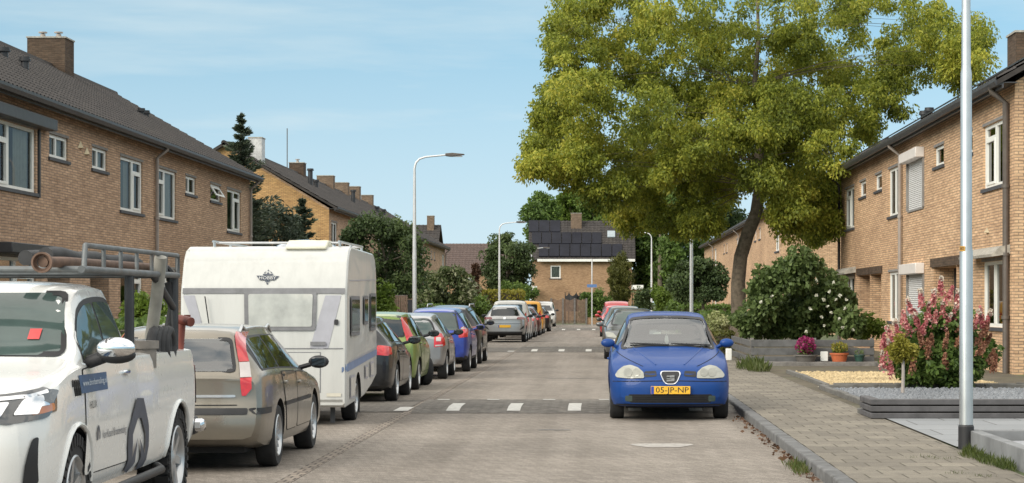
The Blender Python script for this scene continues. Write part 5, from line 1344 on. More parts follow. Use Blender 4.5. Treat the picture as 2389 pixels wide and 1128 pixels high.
# ---- the row behind the caravan, all driving away
def lamps(P,mt='lamp_red',nm='tail_lamp',off=.01): return [(nm,Q,'y',1,mt,off) for Q in both(P)]
def slamp(poly,mt='lamp_red',nm='tail_lamp'): return [(nm,poly,'x',sg,mt,.008) for sg in (-1,1)]
s4=hatch_shell(4.1,1.80,1.45,.95,.9,.25,1.1,1.9,.02,.54,.2,.92)
far_car('charcoal hatchback half hidden behind the white caravan',s4,M['charcoal'],.32,(.85,3.30),fpoly(.66,.98,.5,1.36),fpoly(.56,1.02,.46,1.32),[(1.6,2.45,.07,.9),(2.5,3.6,.07,.88)],
  lamps([(.55,.80),(.80,.78),(.82,.93),(.62,.95)])+slamp([(3.85,.80),(4.05,.80),(4.02,.92),(3.85,.93)])+[('sill',[(1.3,.24),(2.9,.24),(2.9,.3),(1.3,.3)],'x',1,'black',.012)],-4.30,35.35,1,mir=(.90,1.5,1.0,True),doors=[[(1.35,.33),(2.46,.33),(2.48,.93),(1.4,.9)],[(2.5,.33),(2.9,.33),(3.08,.62),(3.3,.95),(2.5,.94)]],wheel='five')
s5=hatch_shell(3.75,1.68,1.49,.98,.96,.16,.9,1.5,.0,.56,.2,.9)
g5=far_car('light green small hatchback with turned front wheels and black mirrors',s5,M['lime'],.29,(.70,3.1),fpoly(.62,1.02,.5,1.40),fpoly(.58,1.02,.50,1.40),[(1.35,2.2,.06,.9),(2.25,3.2,.06,.9)],
  [('headlight',[(.1,.72),(.5,.80),(.62,.90),(.3,.86)],'x',sg,'lamp_clear',.008) for sg in (-1,1)],-4.27,40.3,1,mir=(.84,1.28,1.05,True),steer=R(24),doors=[[(1.1,.33),(2.2,.33),(2.22,.97),(1.15,.93)],[(2.24,.33),(2.65,.33),(2.85,.62),(3.1,1.0),(2.24,.98)]],wheel='seven')
lampgrid(g5[2],[(1.38,.50,.56),(1.2,.54,.64),(1.0,.60,.74),(.93,.62,.75)],M['lamp_red'],g5[0],'tail_lamp')
s6=hatch_shell(3.65,1.66,1.44,.95,.92,.30,.85,1.5,.03,.53,.26,.9)
far_car('silver small hatchback with round red tail lamps between green and blue cars',s6,M['silverp'],.30,(.72,3.02),fpoly(.62,.98,.48,1.34),rounded(fpoly(.60,.97,.46,1.31),.12),[(1.25,2.1,.06,.9),(2.15,3.0,.06,.9)],
  lamps([(.56,.70),(.76,.72),(.76,.90),(.70,1.0),(.56,.98)])+slamp([(3.38,.74),(3.56,.74),(3.54,.95),(3.42,.98)])+lamps([(.60,.83),(.70,.83),(.70,.91),(.60,.91)],'lamp_white','lamp_inner',.016)+lamps([(.58,.72),(.74,.73),(.74,.76),(.58,.75)],'lamp_white','reversing_lamp',.016)+[('chrome_strip',[(-.4,.70),(.4,.70),(.4,.73),(-.4,.73)],'y',1,'silver_trim',.012)],-4.14,46.15,1,mir=(.82,1.2,1.0,True),clad=None,glass='glass_tint',
  doors=[[(1.05,.33),(2.1,.33),(2.12,.94),(1.1,.9)],[(2.14,.33),(2.55,.33),(2.75,.6),(3.0,.98),(2.14,.95)]],pz=.58)
s7=hatch_shell(4.1,1.72,1.55,1.0,.98,.22,.95,1.6,.0,.56,.26,.95)
far_car('bright blue tall family car with black lower bumper, fourth behind the caravan',s7,M['bluep'],.31,(.8,3.4),fpoly(.64,1.04,.5,1.44),fpoly(.60,1.0,.5,1.43),[(1.4,2.35,.06,.9),(2.4,3.6,.06,.9)],
  lamps([(.60,.82),(.80,.84),(.80,1.02),(.70,1.08),(.58,.98)])+slamp([(3.86,.86),(4.02,.86),(4.0,1.05),(3.9,1.08)])+lamps([(.62,1.02),(.76,1.03),(.70,1.10)],'lamp_white','reversing_lamp',.014),-3.98,51.2,1,mir=(.86,1.35,1.05,False),glass='glass_tint',clad=.38,
  doors=[[(1.15,.36),(2.36,.36),(2.38,.99),(1.2,.95)],[(2.4,.36),(2.9,.36),(3.1,.64),(3.3,1.02),(2.4,1.0)]],pz=.62)
s8=hatch_shell(4.3,1.82,1.60,1.02,1.0,.3,1.05,1.75,.02,.56,.3,.98)
r8,sh8,bv8=far_car('black sport utility car, last of the five cars before the second hump',s8,M['blackp'],.34,(.88,3.5),fpoly(.66,1.06,.52,1.48),fpoly(.60,1.04,.48,1.46),[(1.5,2.5,.06,.9),(2.55,3.7,.06,.88)],
  lamps([(.5,.92),(.82,.92),(.80,1.02),(.56,1.02)],'lamp_dark'),-4.12,57.75,1,mir=(.91,1.45,1.1,True),clad=.42,doors=[[(1.3,.45),(2.5,.45),(2.52,1.0),(1.35,.97)],[(2.54,.45),(3.0,.45),(3.2,.7),(3.4,1.03),(2.54,1.02)]],wheel='five')
for sg in (-1,1):
    b=MB(); b.tube([(sg*.58,1.95,1.57),(sg*.58,2.1,1.63),(sg*.57,3.7,1.62),(sg*.57,3.9,1.55)],.02,6); b.build('roof_rail',M['silver_trim'],r8,smooth=50)
# ---- beyond the second hump
s9=hatch_shell(4.2,1.82,1.58,1.05,1.0,.28,1.05,1.8,.02,.57,.3,1.0)
far_car('silver crossover with dark slim tail lamps just beyond the second hump',s9,M['lightgrey'],.34,(.85,3.42),fpoly(.66,1.08,.52,1.46),fpoly(.60,1.12,.50,1.46),[(1.5,2.45,.06,.9),(2.5,3.6,.06,.88)],
  lamps([(.50,.98),(.84,.96),(.83,1.06),(.56,1.07)],'lamp_dark')+lamps([(.62,.52),(.80,.60),(.82,.72),(.72,.64)],'black','bumper_vent')+[('bumper_lower',[(-.72,.32),(.72,.32),(.76,.46),(-.76,.46)],'y',1,'black',.012),('tailgate_crease',[(-.7,.78),(.7,.78),(.7,.80),(-.7,.80)],'y',1,'greyp',.008),('badge',[(-.05,.98),(.05,.98),(.05,1.05),(-.05,1.05)],'y',1,'chrome',.02)],-4.02,90.1,1,mir=(.9,1.45,1.1,True),far=False,clad=.30,pz=.68,doors=[[(1.3,.45),(2.5,.45),(2.52,1.0),(1.35,.97)]])
van=(4.3,1.82,[(0,.7),(.06,.8),(.5,1.0),(.95,1.08),(1.7,1.66),(2.1,1.76),(3.0,1.78),(4.15,1.76),(4.22,1.70),(4.28,1.1),(4.3,1.0)],[(0,.62),(.1,.7),(.9,.98),(1.5,1.06),(4.2,1.08),(4.3,.95)],
  [(0,.8),(.06,.9),(.3,.98),(1,1),(4,1),(4.2,.97),(4.3,.93)],[(0,.6),(1.0,.66),(1.8,.66),(2.4,.7),(4.3,.70)],[(0,.25),(.2,.2),(4.3,.25)])
def vanlamps(): return lamps([(.74,.8),(.86,.8),(.84,1.3),(.74,1.3)])
far_car('white van parked directly in front of the silver crossover',van,M['whitep'],.32,(.8,3.45),fpoly(.7,1.14,.6,1.62),fpoly(.58,1.16,.56,1.6),[(1.45,2.3,.06,.88)],vanlamps(),-4.06,96.2,1,far=True,mir=(.9,1.35,1.15,True),name='parked_van',cat='van')
far_car('silver hatchback ahead of the white van on the left',hatch_shell(4.1,1.78,1.48,.95,.92,.3),M['silverp'],.31,(.8,3.35),fpoly(.66,1.,.5,1.36),fpoly(.58,1.0,.46,1.36),[(1.5,2.4,.06,.9),(2.45,3.5,.06,.88)],lamps([(.55,.8),(.8,.8),(.8,.94),(.55,.94)]),-3.98,102.6,1,far=True,mir=(.88,1.45,1.,True))
far_car('dark red hatchback behind the yellow van on the left',hatch_shell(4.1,1.78,1.5,.95,.92,.3),M['maroon'],.31,(.8,3.35),fpoly(.66,1.,.5,1.36),fpoly(.58,1.0,.46,1.36),[(1.5,2.4,.06,.9),(2.45,3.5,.06,.88)],lamps([(.55,.8),(.8,.8),(.8,.94),(.55,.94)]),-3.92,108.6,1,far=True,mir=(.88,1.45,1.,False))
far_car('yellow delivery van parked far down the left side',van,M['yellowp'],.32,(.8,3.45),fpoly(.7,1.14,.6,1.62),fpoly(.58,1.16,.56,1.6),[(1.45,2.3,.06,.88)],vanlamps(),-3.94,115.,1,far=True,mir=(.9,1.35,1.15,True),name='parked_van',cat='van')
far_car('black car parked just ahead of the yellow van',hatch_shell(4.1,1.78,1.46,.95,.92,.3),M['blackp'],.31,(.8,3.35),fpoly(.66,1.,.5,1.36),fpoly(.58,1.0,.46,1.36),[(1.5,2.4,.06,.9),(2.45,3.5,.06,.88)],lamps([(.55,.8),(.8,.8),(.8,.94),(.55,.94)]),-3.78,124.,1,far=True,mir=(.88,1.45,1.,True))
def fl_(P,mt='lamp_clear',nm='headlight',off=.01): return [(nm,Q,'y',-1,mt,off) for Q in both(P)]
far_car('small white van facing the camera near the timber fence',van,M['whitep'],.32,(.8,3.45),fpoly(.72,1.12,.64,1.62),fpoly(.58,1.16,.56,1.6),[(1.45,2.3,.06,.88)],fl_([(.5,.72),(.78,.74),(.8,.9),(.6,.86)])+[('bumper_lower',[(-.7,.26),(.7,.26),(.74,.52),(-.74,.52)],'y',-1,'black',.012)],-4.05,150.,-1,far=True,mir=(.9,1.35,1.15,True),name='parked_van',cat='van')
# ---- right hand kerb, behind the blue hatchback
far_car('dark grey car facing the camera right behind the blue hatchback',hatch_shell(4.1,1.76,1.50,.96,.95,.3),M['greyp'],.32,(.82,3.4),rounded(fpoly(.66,1.0,.52,1.40),.08),fpoly(.58,1.0,.46,1.38),[(1.5,2.4,.06,.9),(2.45,3.5,.06,.88)],fl_([(.45,.62),(.78,.66),(.82,.80),(.6,.78)])+[('grille',[(-.4,.6),(.4,.6),(.4,.7),(-.4,.7)],'y',-1,'black',.01)],.98,GY(838)-.82,-1,mir=(.88,1.45,1.02,False),glass='glass_tint')
far_car('dark green estate with pale roof, second behind the blue hatchback',hatch_shell(4.3,1.78,1.55,.98,.96,.25),M['darkgreen'],.32,(.85,3.5),fpoly(.66,1.02,.52,1.44),fpoly(.58,1.0,.46,1.4),[(1.5,2.4,.06,.9),(2.45,3.7,.06,.88)],fl_([(.45,.62),(.78,.66),(.82,.80),(.6,.78)]),.96,82.,-1,far=True,mir=(.88,1.45,1.02,False))
far_car('red car seen past the left flank of the blue hatchback, far away',hatch_shell(4.2,1.78,1.55,.98,.96,.25),M['redp'],.32,(.85,3.4),fpoly(.66,1.02,.52,1.44),fpoly(.58,1.0,.46,1.4),[(1.5,2.4,.06,.9),(2.45,3.6,.06,.88)],fl_([(.45,.62),(.78,.66),(.82,.80),(.6,.78)]),.86,105.,-1,far=True,mir=(.90,1.45,1.05,False))
far_car('farthest car on the right, a tall red van with a pinkish roof',van,M['redp'],.32,(.8,3.45),fpoly(.72,1.12,.64,1.62),fpoly(.58,1.16,.56,1.6),[(1.45,2.3,.06,.88)],fl_([(.5,.72),(.78,.74),(.8,.9),(.6,.86)]),.95,121.,-1,far=True,mir=(.9,1.35,1.15,False),name='parked_van',cat='van')
# ================================================================ trees, shrubs, flowers
rnd=random.Random(11)
def rdir():
    while True:
        x,y,z=rnd.uniform(-1,1),rnd.uniform(-1,1),rnd.uniform(-1,1); l=x*x+y*y+z*z
        if .01<l<1: l=l**.5; return x/l,y/l,z/l
class Leaves:
    def __init__(s): s.v=[];s.f=[]
    def leaf(s,p,d,size,asp):
        """rhombic leaf at p, long axis d"""
        dx,dy,dz=d; ax,ay,az=rdir(); ux,uy,uz=dy*az-dz*ay,dz*ax-dx*az,dx*ay-dy*ax; l=(ux*ux+uy*uy+uz*uz)**.5+1e-6
        h=size*.5; k=size*asp*.5/l; x,y,z=p; b=len(s.v)
        s.v+=[(x-dx*h,y-dy*h,z-dz*h),(x+ux*k,y+uy*k,z+uz*k),(x+dx*h,y+dy*h,z+dz*h),(x-ux*k,y-uy*k,z-uz*k)]
        s.f.append((b,b+1,b+2,b+3))
    def clump(s,c,r,n,size,asp=.5,droop=.5,fill=.4):
        for _ in range(n):
            x,y,z=rdir(); t=(fill+(1-fill)*rnd.random())**.6
            p=(c[0]+x*r[0]*t,c[1]+y*r[1]*t,c[2]+z*r[2]*t)
            a,b,e=rdir(); dx,dy,dz=x*.6+a*.7,y*.6+b*.7,z*.4+e*.7-droop; l=(dx*dx+dy*dy+dz*dz)**.5+1e-6
            s.leaf(p,(dx/l,dy/l,dz/l),size*rnd.uniform(.65,1.3),asp)
    def build(s,name,mat,parent):
        me=bpy.data.meshes.new(name); me.from_pydata(s.v,[],s.f); me.materials.append(mat); me.update()
        o=bpy.data.objects.new(name,me); link(o,parent)
        if parent is not None: o.location=-world_loc(parent)
        return o
def bez(a,b,c,n=6): return [a*(1-t)**2+b*2*t*(1-t)+c*t*t for t in [i/n for i in range(n+1)]]
def lobes_px(L,Y,dY):
    out=[]
    for px,py,rx,ry in L:
        y=Y+rnd.uniform(-1,1)*dY; s=F/y; out.append((Vector((WX(px,y),y,WZ(py,y))),rx/s,ry/s))
    return out
def plant(name,label,cat,base,L,Y,dY,mat,leaf,dens,asp=.5,droop=.3,sub=.42,nsub=None,trunk=None,wood='bark',group=None,fill=.35,depth=1.,zmin=.12,kidname='crown',spread=.86):
    """crown of leaf clumps gathered in lobes (photo-pixel ellipses at distance Y); trunk: (points, radii)"""
    t=thing(name,label,cat,base,group=group); lv=Leaves(); wd=MB()
    lob=lobes_px(L,Y,dY)
    tp=None
    if trunk:
        pts,rad=trunk; wd.tube(pts,rad,12); tp=[Vector(p) for p in pts]
    for c,rx,rz in lob:
        ry=(rx+rz)/2*depth; k=nsub or max(9,int(rx*rz*5.5/(sub*sub))); k=min(k,44)
        if tp:
            a=min(tp[len(tp)//2:],key=lambda q:(q-c).length+max(0,q.z-c.z)*.6); m=(a+c)/2+Vector((0,0,.12*(c-a).length)); r0=min(rad[-1]*.8,.03*(c-a).length+.012)
            br=bez(a,m,c,6); wd.tube(br,[r0*(1-.8*i/6) for i in range(7)],6)
        for _ in range(k):
            x,y,z=rdir(); q=rnd.random()**.4*spread
            p=Vector((c.x+x*rx*q,c.y+y*ry*q,max(zmin,c.z+z*rz*q)))
            r=sub*rnd.uniform(.7,1.25)
            if tp and rnd.random()<.6: wd.tube(bez(c,(c+p)/2+Vector((0,0,.08)),p,3),[r0*.25,r0*.2,r0*.14,.004],4)
            lv.clump(p,(r*1.1,r*1.1,r*.85),int(dens*rnd.uniform(.7,1.3)),leaf,asp,droop,fill)
    for i,v in enumerate(lv.v):
        if v[2]<.06: lv.v[i]=(v[0],v[1],.06+rnd.random()*.05)
    lv.build(kidname,mat,t)
    if wd.v: wd.build('trunk' if trunk else 'stems',M[wood],t,world=True,smooth=60,fix=False)
    return t
G={}
G['street']=leaf_mat('street_tree_leaves',[(0.088,0.118,0.019,1),(0.192,0.234,0.035,1),(0.346,0.371,0.050,1),(0.565,0.511,0.085,1)],.45,nscale=.32,spread=.6)
G['shrub']=leaf_mat('broad_shrub_leaves',[(0.050,0.077,0.022,1),(0.106,0.156,0.045,1),(0.188,0.250,0.088,1)],.35,nscale=1.2,spread=.8)
G['dark']=leaf_mat('dark_leaves',[(0.028,0.051,0.019,1),(0.065,0.100,0.034,1),(0.132,0.182,0.062,1)],.25)
G['mid']=leaf_mat('mid_green_leaves',[(0.044,0.081,0.020,1),(0.099,0.161,0.034,1),(0.197,0.283,0.062,1)],.35)
G['fresh']=leaf_mat('fresh_green_leaves',[(0.050,0.088,0.013,1),(0.110,0.171,0.024,1),(0.187,0.259,0.044,1)],.4)
G['spruce']=leaf_mat('spruce_needles',[(0.027,0.042,0.027,1),(0.058,0.081,0.053,1),(0.124,0.149,0.086,1)],.1)
G['fleck']=leaf_mat('flecked_leaves',[(0.026,0.044,0.016,1),(0.065,0.091,0.029,1),(0.117,0.143,0.052,1),(0.390,0.390,0.260,1)],.3,spread=.75)
G['olive']=leaf_mat('olive_yew',[(0.033,0.042,0.010,1),(0.078,0.086,0.018,1),(0.137,0.137,0.029,1)],.2)
G['brown']=leaf_mat('dry_cypress',[(.05,.028,.016,1),(.095,.05,.028,1),(.13,.075,.04,1)],.2)
G['yellow']=leaf_mat('yellow_green_leaves',[(.10,.12,.015,1),(.24,.22,.03,1),(.38,.33,.06,1)],.35)
G['pink']=leaf_mat('pink_flower',[(0.319,0.080,0.094,1),(0.522,0.160,0.174,1),(0.754,0.348,0.319,1),(0.800,0.696,0.580,1)],.3,nscale=2.5,spread=.7)
G['rust']=leaf_mat('rusty_flower',[(0.168,0.072,0.048,1),(0.312,0.144,0.090,1),(0.432,0.240,0.144,1)],.3,nscale=2.5)
G['cream']=leaf_mat('cream_flower',[(.5,.44,.36,1),(.7,.62,.52,1)],.3)
G['white']=leaf_mat('white_flower',[(.55,.56,.42,1),(.75,.75,.66,1)],.3)
G['magenta']=leaf_mat('magenta_flower',[(.12,.008,.05,1),(.26,.02,.10,1),(.36,.05,.17,1)],.3)
G['greenwhite']=leaf_mat('pale_hydrangea',[(.22,.26,.09,1),(.42,.44,.22,1),(.6,.6,.42,1)],.3)
G['grass']=leaf_mat('weed_grass',[(.035,.055,.012,1),(.075,.10,.022,1),(.15,.14,.05,1)],.35)
# ---- the big leaning street tree
YT=80.
TR=[P3(1722,806,YT),P3(1724,740,YT),P3(1722,660,YT),P3(1728,600,YT),P3(1745,545,YT),P3(1765,495,YT+.2),P3(1772,440,YT+.4),P3(1770,380,YT+.2),P3(1775,300,YT),P3(1760,200,YT),P3(1770,90,YT),P3(1765,-40,YT),P3(1770,-150,YT)]
TRr=[.38,.30,.265,.255,.25,.24,.22,.19,.15,.11,.07,.045,.02]
LB=[(1350,60,60,60),(1450,40,75,60),(1560,50,85,65),(1680,30,90,60),(1800,40,90,60),(1920,40,90,60),(2040,40,85,60),(2160,60,80,55),(2255,115,55,50),
 (1340,170,60,50),(1430,150,70,55),(1540,160,80,55),(1650,160,80,55),(1770,150,85,60),(1890,150,85,55),(2010,150,80,50),(2120,175,80,50),(2215,185,45,40),
 (1300,255,45,45),(1390,245,65,50),(1500,260,75,50),(1610,265,75,50),(1720,260,75,55),(1830,265,75,55),(1940,265,70,45),(2050,255,55,35),
 (1262,335,36,30),(1330,340,55,40),(1425,345,65,45),(1530,365,65,42),(1635,360,65,42),(1740,350,60,40),(1840,360,65,45),(1935,345,55,40),(2010,320,40,30),
 (1262,395,28,24),(1350,398,50,22),(1450,430,50,36),(1540,450,55,34),(1640,440,60,36),(1850,440,60,42),(1925,430,45,45),(1500,500,45,28),(1585,510,45,26),(1890,505,40,38),(1930,500,28,40),(1660,500,38,28),(1830,500,40,30),
 (1450,-70,80,60),(1600,-80,90,60),(1760,-90,90,60),(1920,-80,90,60),(2070,-60,80,60),(1540,-190,90,60),(1720,-210,100,60),(1900,-190,90,60),(1720,-310,110,60)]
LB=[(x+rnd.uniform(-22,22),y+rnd.uniform(-30,26),rx*rnd.uniform(.85,1.25),ry*rnd.uniform(1.0,1.5)) for x,y,rx,ry in LB]+[(rnd.uniform(1330,2080),rnd.uniform(-20,470),45,42) for _ in range(10)]
LB+=[(1640,330,60,50),(1700,420,55,45),(1780,300,60,50),(1830,350,55,50),(1580,330,60,50),(1720,230,60,50),(1800,220,60,50),(1690,320,60,50),(1780,420,50,40),(1560,240,60,50),(1620,420,55,40),(1480,330,60,45),(1900,300,60,50),(1990,200,60,45),(1880,90,60,50),(1275,330,50,45),(1255,390,34,34),(1320,400,48,36),(1300,280,50,45),(1370,330,50,45),(1330,210,50,45),(1320,60,50,55),(1320,140,45,45),(1470,505,55,32),(1560,520,55,34),(1640,515,45,32),(1850,520,45,36),(1915,520,36,46),(1940,450,40,50),(1420,455,55,34),(2190,60,70,55),(2270,90,50,45),(2240,150,50,45),(2120,130,70,55)]
big=plant('street_tree','large leaning street tree with olive yellow foliage over the right hand houses','tree',(WX(1722,YT),YT,.1),LB,YT,4.5,G['street'],.145,128,.46,.7,sub=.40,trunk=(TR,TRr),depth=1.5,nsub=27,fill=.1,spread=1.16)
# ---- spruce
def conifer(name,label,px,Y,top,width,mat,lay=26,zb=.3,lf=.30,dens=10):
    x=WX(px,Y); H=WZ(top,Y); t=thing(name,label,'tree',(x,Y,.1)); lv=Leaves(); wd=MB(); wd.tube([(x,Y,0),(x,Y,H*.6),(x,Y,H)],[.16,.09,.012],8)
    for i in range(lay):
        f=i/(lay-1); z=H-.25-(H-.25-zb)*f**1.05; r=(.10+width*f**.8)*rnd.uniform(.7,1.2); nb=int(5+6*f)
        a0=rnd.random()*6
        for j in range(nb):
            a=a0+2*math.pi*j/nb+rnd.uniform(-.2,.2); rr=r*rnd.uniform(.6,1.15); ca,sa=math.cos(a),math.sin(a)
            up=.22*(1-f)-.05
            zj=z+rnd.uniform(-.16,.16); tip=Vector((x+ca*rr,Y+sa*rr,zj+up*rr-.18*rr*f)); o=Vector((x,Y,zj)); mid=(o+tip)/2+Vector((0,0,-.10*rr)); br=bez(o,mid,tip+Vector((0,0,.12*rr)),5)
            wd.tube(br,[.022,.018,.014,.01,.007,.003],4)
            for k in range(1,6):
                p=br[k]; d=(br[k]-br[k-1]).normalized()
                for q in range(int(2.2*dens*(.6+f))):
                    e=rdir(); sd=.24*rr*(1.15-k/6)+.05
                    pp=(p.x+e[0]*sd,p.y+e[1]*sd,p.z+e[2]*sd*.7-.03); dd=(d.x+e[0]*.9,d.y+e[1]*.9,d.z+e[2]*.5); l=(dd[0]**2+dd[1]**2+dd[2]**2)**.5
                    lv.leaf(pp,(dd[0]/l,dd[1]/l,dd[2]/l),lf*rnd.uniform(.6,1.1),.28)
    lv.build('crown',mat,t); wd.build('trunk',M['bark'],t,world=True,fix=False,smooth=60); return t
conifer('spruce_tree','tall dark spruce standing between the two left hand terraces',562,88.,262,2.2,G['spruce'],32,lf=.26,dens=9)
conifer('spruce_tree','short young spruce in front of the yellow brick gable',705,93.,456,1.35,G['spruce'],16,lf=.28,dens=9)
plant('conifer_shrub','dark spreading conifer mass at the foot of the tall spruce','shrub',(WX(640,91.),91.,.1),[(612,520,34,55),(650,515,38,42),(622,580,40,40),(672,545,38,45),(700,590,40,40)],91.,1.,G['spruce'],.24,70,.3,.2,sub=.45)
plant('garden_tree','dark bushy garden tree hiding the far left terrace','tree',(WX(890,95.),95.,.1),[(835,545,35,38),(880,528,48,32),(925,555,45,45),(965,595,28,45),(845,610,42,50),(905,625,58,55),(960,655,32,45),(860,670,45,45),(925,690,55,40)],95.,1.4,G['dark'],.20,95,.45,.25,sub=.46,trunk=([(WX(890,95.),95.,0),(WX(893,95.),95.,1.6),(WX(900,95.),95.,3.4)],[.16,.13,.08]))
plant('laurel_shrub','bright yellow green laurel beside the caravan and the timber panel','shrub',(WX(893,74.),74.,.1),[(893,680,20,25),(900,705,18,25),(885,720,18,22)],74.,.4,G['fresh'],.16,60,.5,.2,sub=.25)
plant('flowering_shrub','large flecked shrub right of the nearest left lamp post','shrub',(WX(1045,108.),108.,.1),[(1008,655,28,32),(1050,648,40,30),(1088,675,28,40),(1030,695,50,35),(1075,712,40,30),(1000,700,25,35)],108.,1.,G['fleck'],.20,75,.5,.2,sub=.4)
plant('dark_shrub','low dark shrub below the brown cypress','shrub',(WX(1100,120.),120.,.1),[(1090,718,25,22),(1115,712,22,26),(1130,725,20,18)],120.,.8,G['mid'],.2,60,.5,.2,sub=.36)
plant('cypress','narrow dry brown cypress beside the flecked shrub','tree',(WX(1111,132.),132.,.1),[(1111,690,9,38),(1111,650,7,32),(1110,628,4,16)],132.,.2,G['brown'],.2,60,.4,-.5,sub=.22)
plant('weeping_tree','rounded dense tree between the second lamp post and the end house','tree',(WX(1180,155.),155.,.1),[(1175,570,38,26),(1148,610,28,38),(1200,600,36,40),(1222,625,20,40),(1160,650,36,36),(1200,660,38,36),(1225,590,18,25)],155.,1.4,G['dark'],.26,85,.45,.6,sub=.5,trunk=([(WX(1180,155.),155.,0),(WX(1180,155.),155.,2.),(WX(1180,155.),155.,3.4)],[.2,.16,.1]))
def hedge(name,label,x0,x1,y0,y1,z1,mat,n,leaf=.14,cat='hedge',core=None):
    t=thing(name,label,cat,((x0+x1)/2,(y0+y1)/2,.1)); lv=Leaves(); a=leaf*.4
    for _ in range(n):
        f=rnd.random(); w,d,h=x1-x0,y1-y0,z1-.1
        A=[w*h,w*d*1.3,d*h*.7,d*h*.7]; q=rnd.uniform(0,sum(A))
        if q<A[0]: p=(rnd.uniform(x0,x1),y0,rnd.uniform(.1,z1))
        elif q<A[0]+A[1]: p=(rnd.uniform(x0,x1),rnd.uniform(y0,y1),z1)
        elif q<sum(A[:3]): p=(x0,rnd.uniform(y0,y1),rnd.uniform(.1,z1))
        else: p=(x1,rnd.uniform(y0,y1),rnd.uniform(.1,z1))
        e=rdir(); lv.leaf(tuple(p[i]+e[i]*a*rnd.random()*2 for i in range(3)),rdir(),leaf*rnd.uniform(.6,1.3),.55)
    lv.build('leaves',mat,t); mb=MB(); mb.box(x0+.08,y0+.08,.05,x1-.08,y1-.08,z1-.1); mb.build('hedge_core',M['soil'],t,world=True); return t
Yh=142.
hedge('hedge','clipped yellow green hedge beside the second lamp post',WX(1125,Yh),WX(1218,Yh),Yh,Yh+3,WZ(681,Yh),G['yellow'],3200,.22)
plant('green_shrub','green shrub rising above the clipped yellow hedge','shrub',(WX(1200,152.),152.,.1),[(1190,672,28,18),(1215,680,25,20),(1232,690,18,24)],152.,.6,G['mid'],.22,60,.5,.2,sub=.4)
for i,(px,py,rx,ry,g,y,lab) in enumerate(((1262,490,42,44,'mid',238.,'broad green tree rising behind the left end of the solar roof'),(1330,470,48,36,'fresh',246.,'lighter green tree behind the chimney of the end house'),(1400,465,50,45,'mid',240.,'green tree behind the right part of the solar roof'))):
    plant('background_tree',lab,'tree',(WX(px,y),y,0),[(px-rx*.4,py+ry*.3,rx*.6,ry*.7),(px+rx*.4,py+ry*.3,rx*.6,ry*.7),(px,py-ry*.2,rx*.7,ry*.7),(px,py+ry*1.2,rx,ry)],y,2.,G[g],.42,90,.5,.1,sub=.75,group='trees behind the end house',trunk=([(WX(px,y),y,0),(WX(px,y),y,5.)],[.3,.2]))
for i,(L,g,y,lab) in enumerate(([ [(1500,480,35,45),(1490,560,35,55),(1525,540,45,55),(1500,600,40,50),(1540,610,40,60),(1505,660,40,50),(1548,670,40,45)],'mid',212.,'tall green tree just right of the solar roofed end house'],
   [[(1540,480,50,50),(1580,470,45,50),(1610,540,50,60),(1570,580,40,50),(1640,600,45,50),(1590,640,45,50),(1650,660,40,40),(1560,640,45,60),(1620,690,50,40)],'mid',205.,'broad green tree behind the round tree crown'],
   [[(1680,450,50,50),(1700,520,45,50),(1660,500,40,50),(1720,580,30,50),(1690,620,40,40)],'dark',215.,'dark tall tree seen under the street tree beside its trunk'])):
    x=WX(L[0][0],y); plant('background_tree',lab,'tree',(x,y,0),L,y,2.5,G[g],.42,85,.5,.1,sub=.8,group='trees right of the end house',trunk=([(x,y,0),(x,y,6.)],[.3,.2]))
plant('yew_column','upright olive green yew standing in front of the end house','tree',(WX(1447,188.),188.,.1),[(1447,612,22,22),(1437,640,20,40),(1458,645,20,40),(1447,685,26,38),(1447,660,24,40)],188.,.5,G['olive'],.24,110,.3,-.7,sub=.4)
plant('ivy_mound','dense green ivy mound at the right end of the timber fence','shrub',(WX(1385,171.),171.,.1),[(1370,705,20,22),(1392,700,24,26),(1410,715,20,24),(1385,730,26,20),(1362,735,12,18)],171.,.7,G['mid'],.22,75,.5,.1,sub=.36)
for px,py,rx,ry,y,g,lab in ((1440,722,26,20,160.,'mid','low shrub below the yew column'),(1500,700,22,36,150.,'dark','dark shrub left of the right hand lamp post'),(1545,690,24,36,140.,'fresh','light green shrub right of the right hand lamp post'),(1580,712,26,18,118.,'mid','low rounded shrub under the left half of the round tree crown')):
    plant('garden_shrub',lab,'shrub',(WX(px,y),y,.1),[(px-rx*.3,py,rx*.7,ry*.8),(px+rx*.3,py+ry*.1,rx*.7,ry*.8),(px,py+ry*.6,rx,ry*.6)],y,.6,G[g],.2,70,.5,.1,sub=.36)
y=106.; x=WX(1640,y)
plant('round_tree','clipped round dark tree on a thin stem left of the leaning trunk','tree',(x,y,.1),[(1628,650,48,40),(1590,660,34,34),(1668,655,32,36),(1628,622,45,26),(1600,685,36,18),(1655,688,36,16)],y,.7,G['dark'],.17,110,.55,.3,sub=.36,trunk=([(x,y,0),(x,y,1.),(x,y,1.9)],[.09,.08,.07]))
Yh=112.; hedge('hedge','low green hedge behind the round tree stem',WX(1585,Yh),WX(1705,Yh),Yh,Yh+1.5,WZ(716,Yh),G['mid'],1800,.2)
plant('hydrangea','pale green white hydrangea in front of the leaning trunk','shrub',(WX(1672,70.),70.,.1),[(1668,745,20,14),(1685,752,18,14),(1672,765,22,14)],70.,.3,G['greenwhite'],.10,60,.7,0,sub=.16,nsub=14)
hedge('hedge','low brown green hedge behind the grey plank fence end',WX(1650,64.),WX(1705,64.),63.,65.,.75,G['olive'],1200,.12)
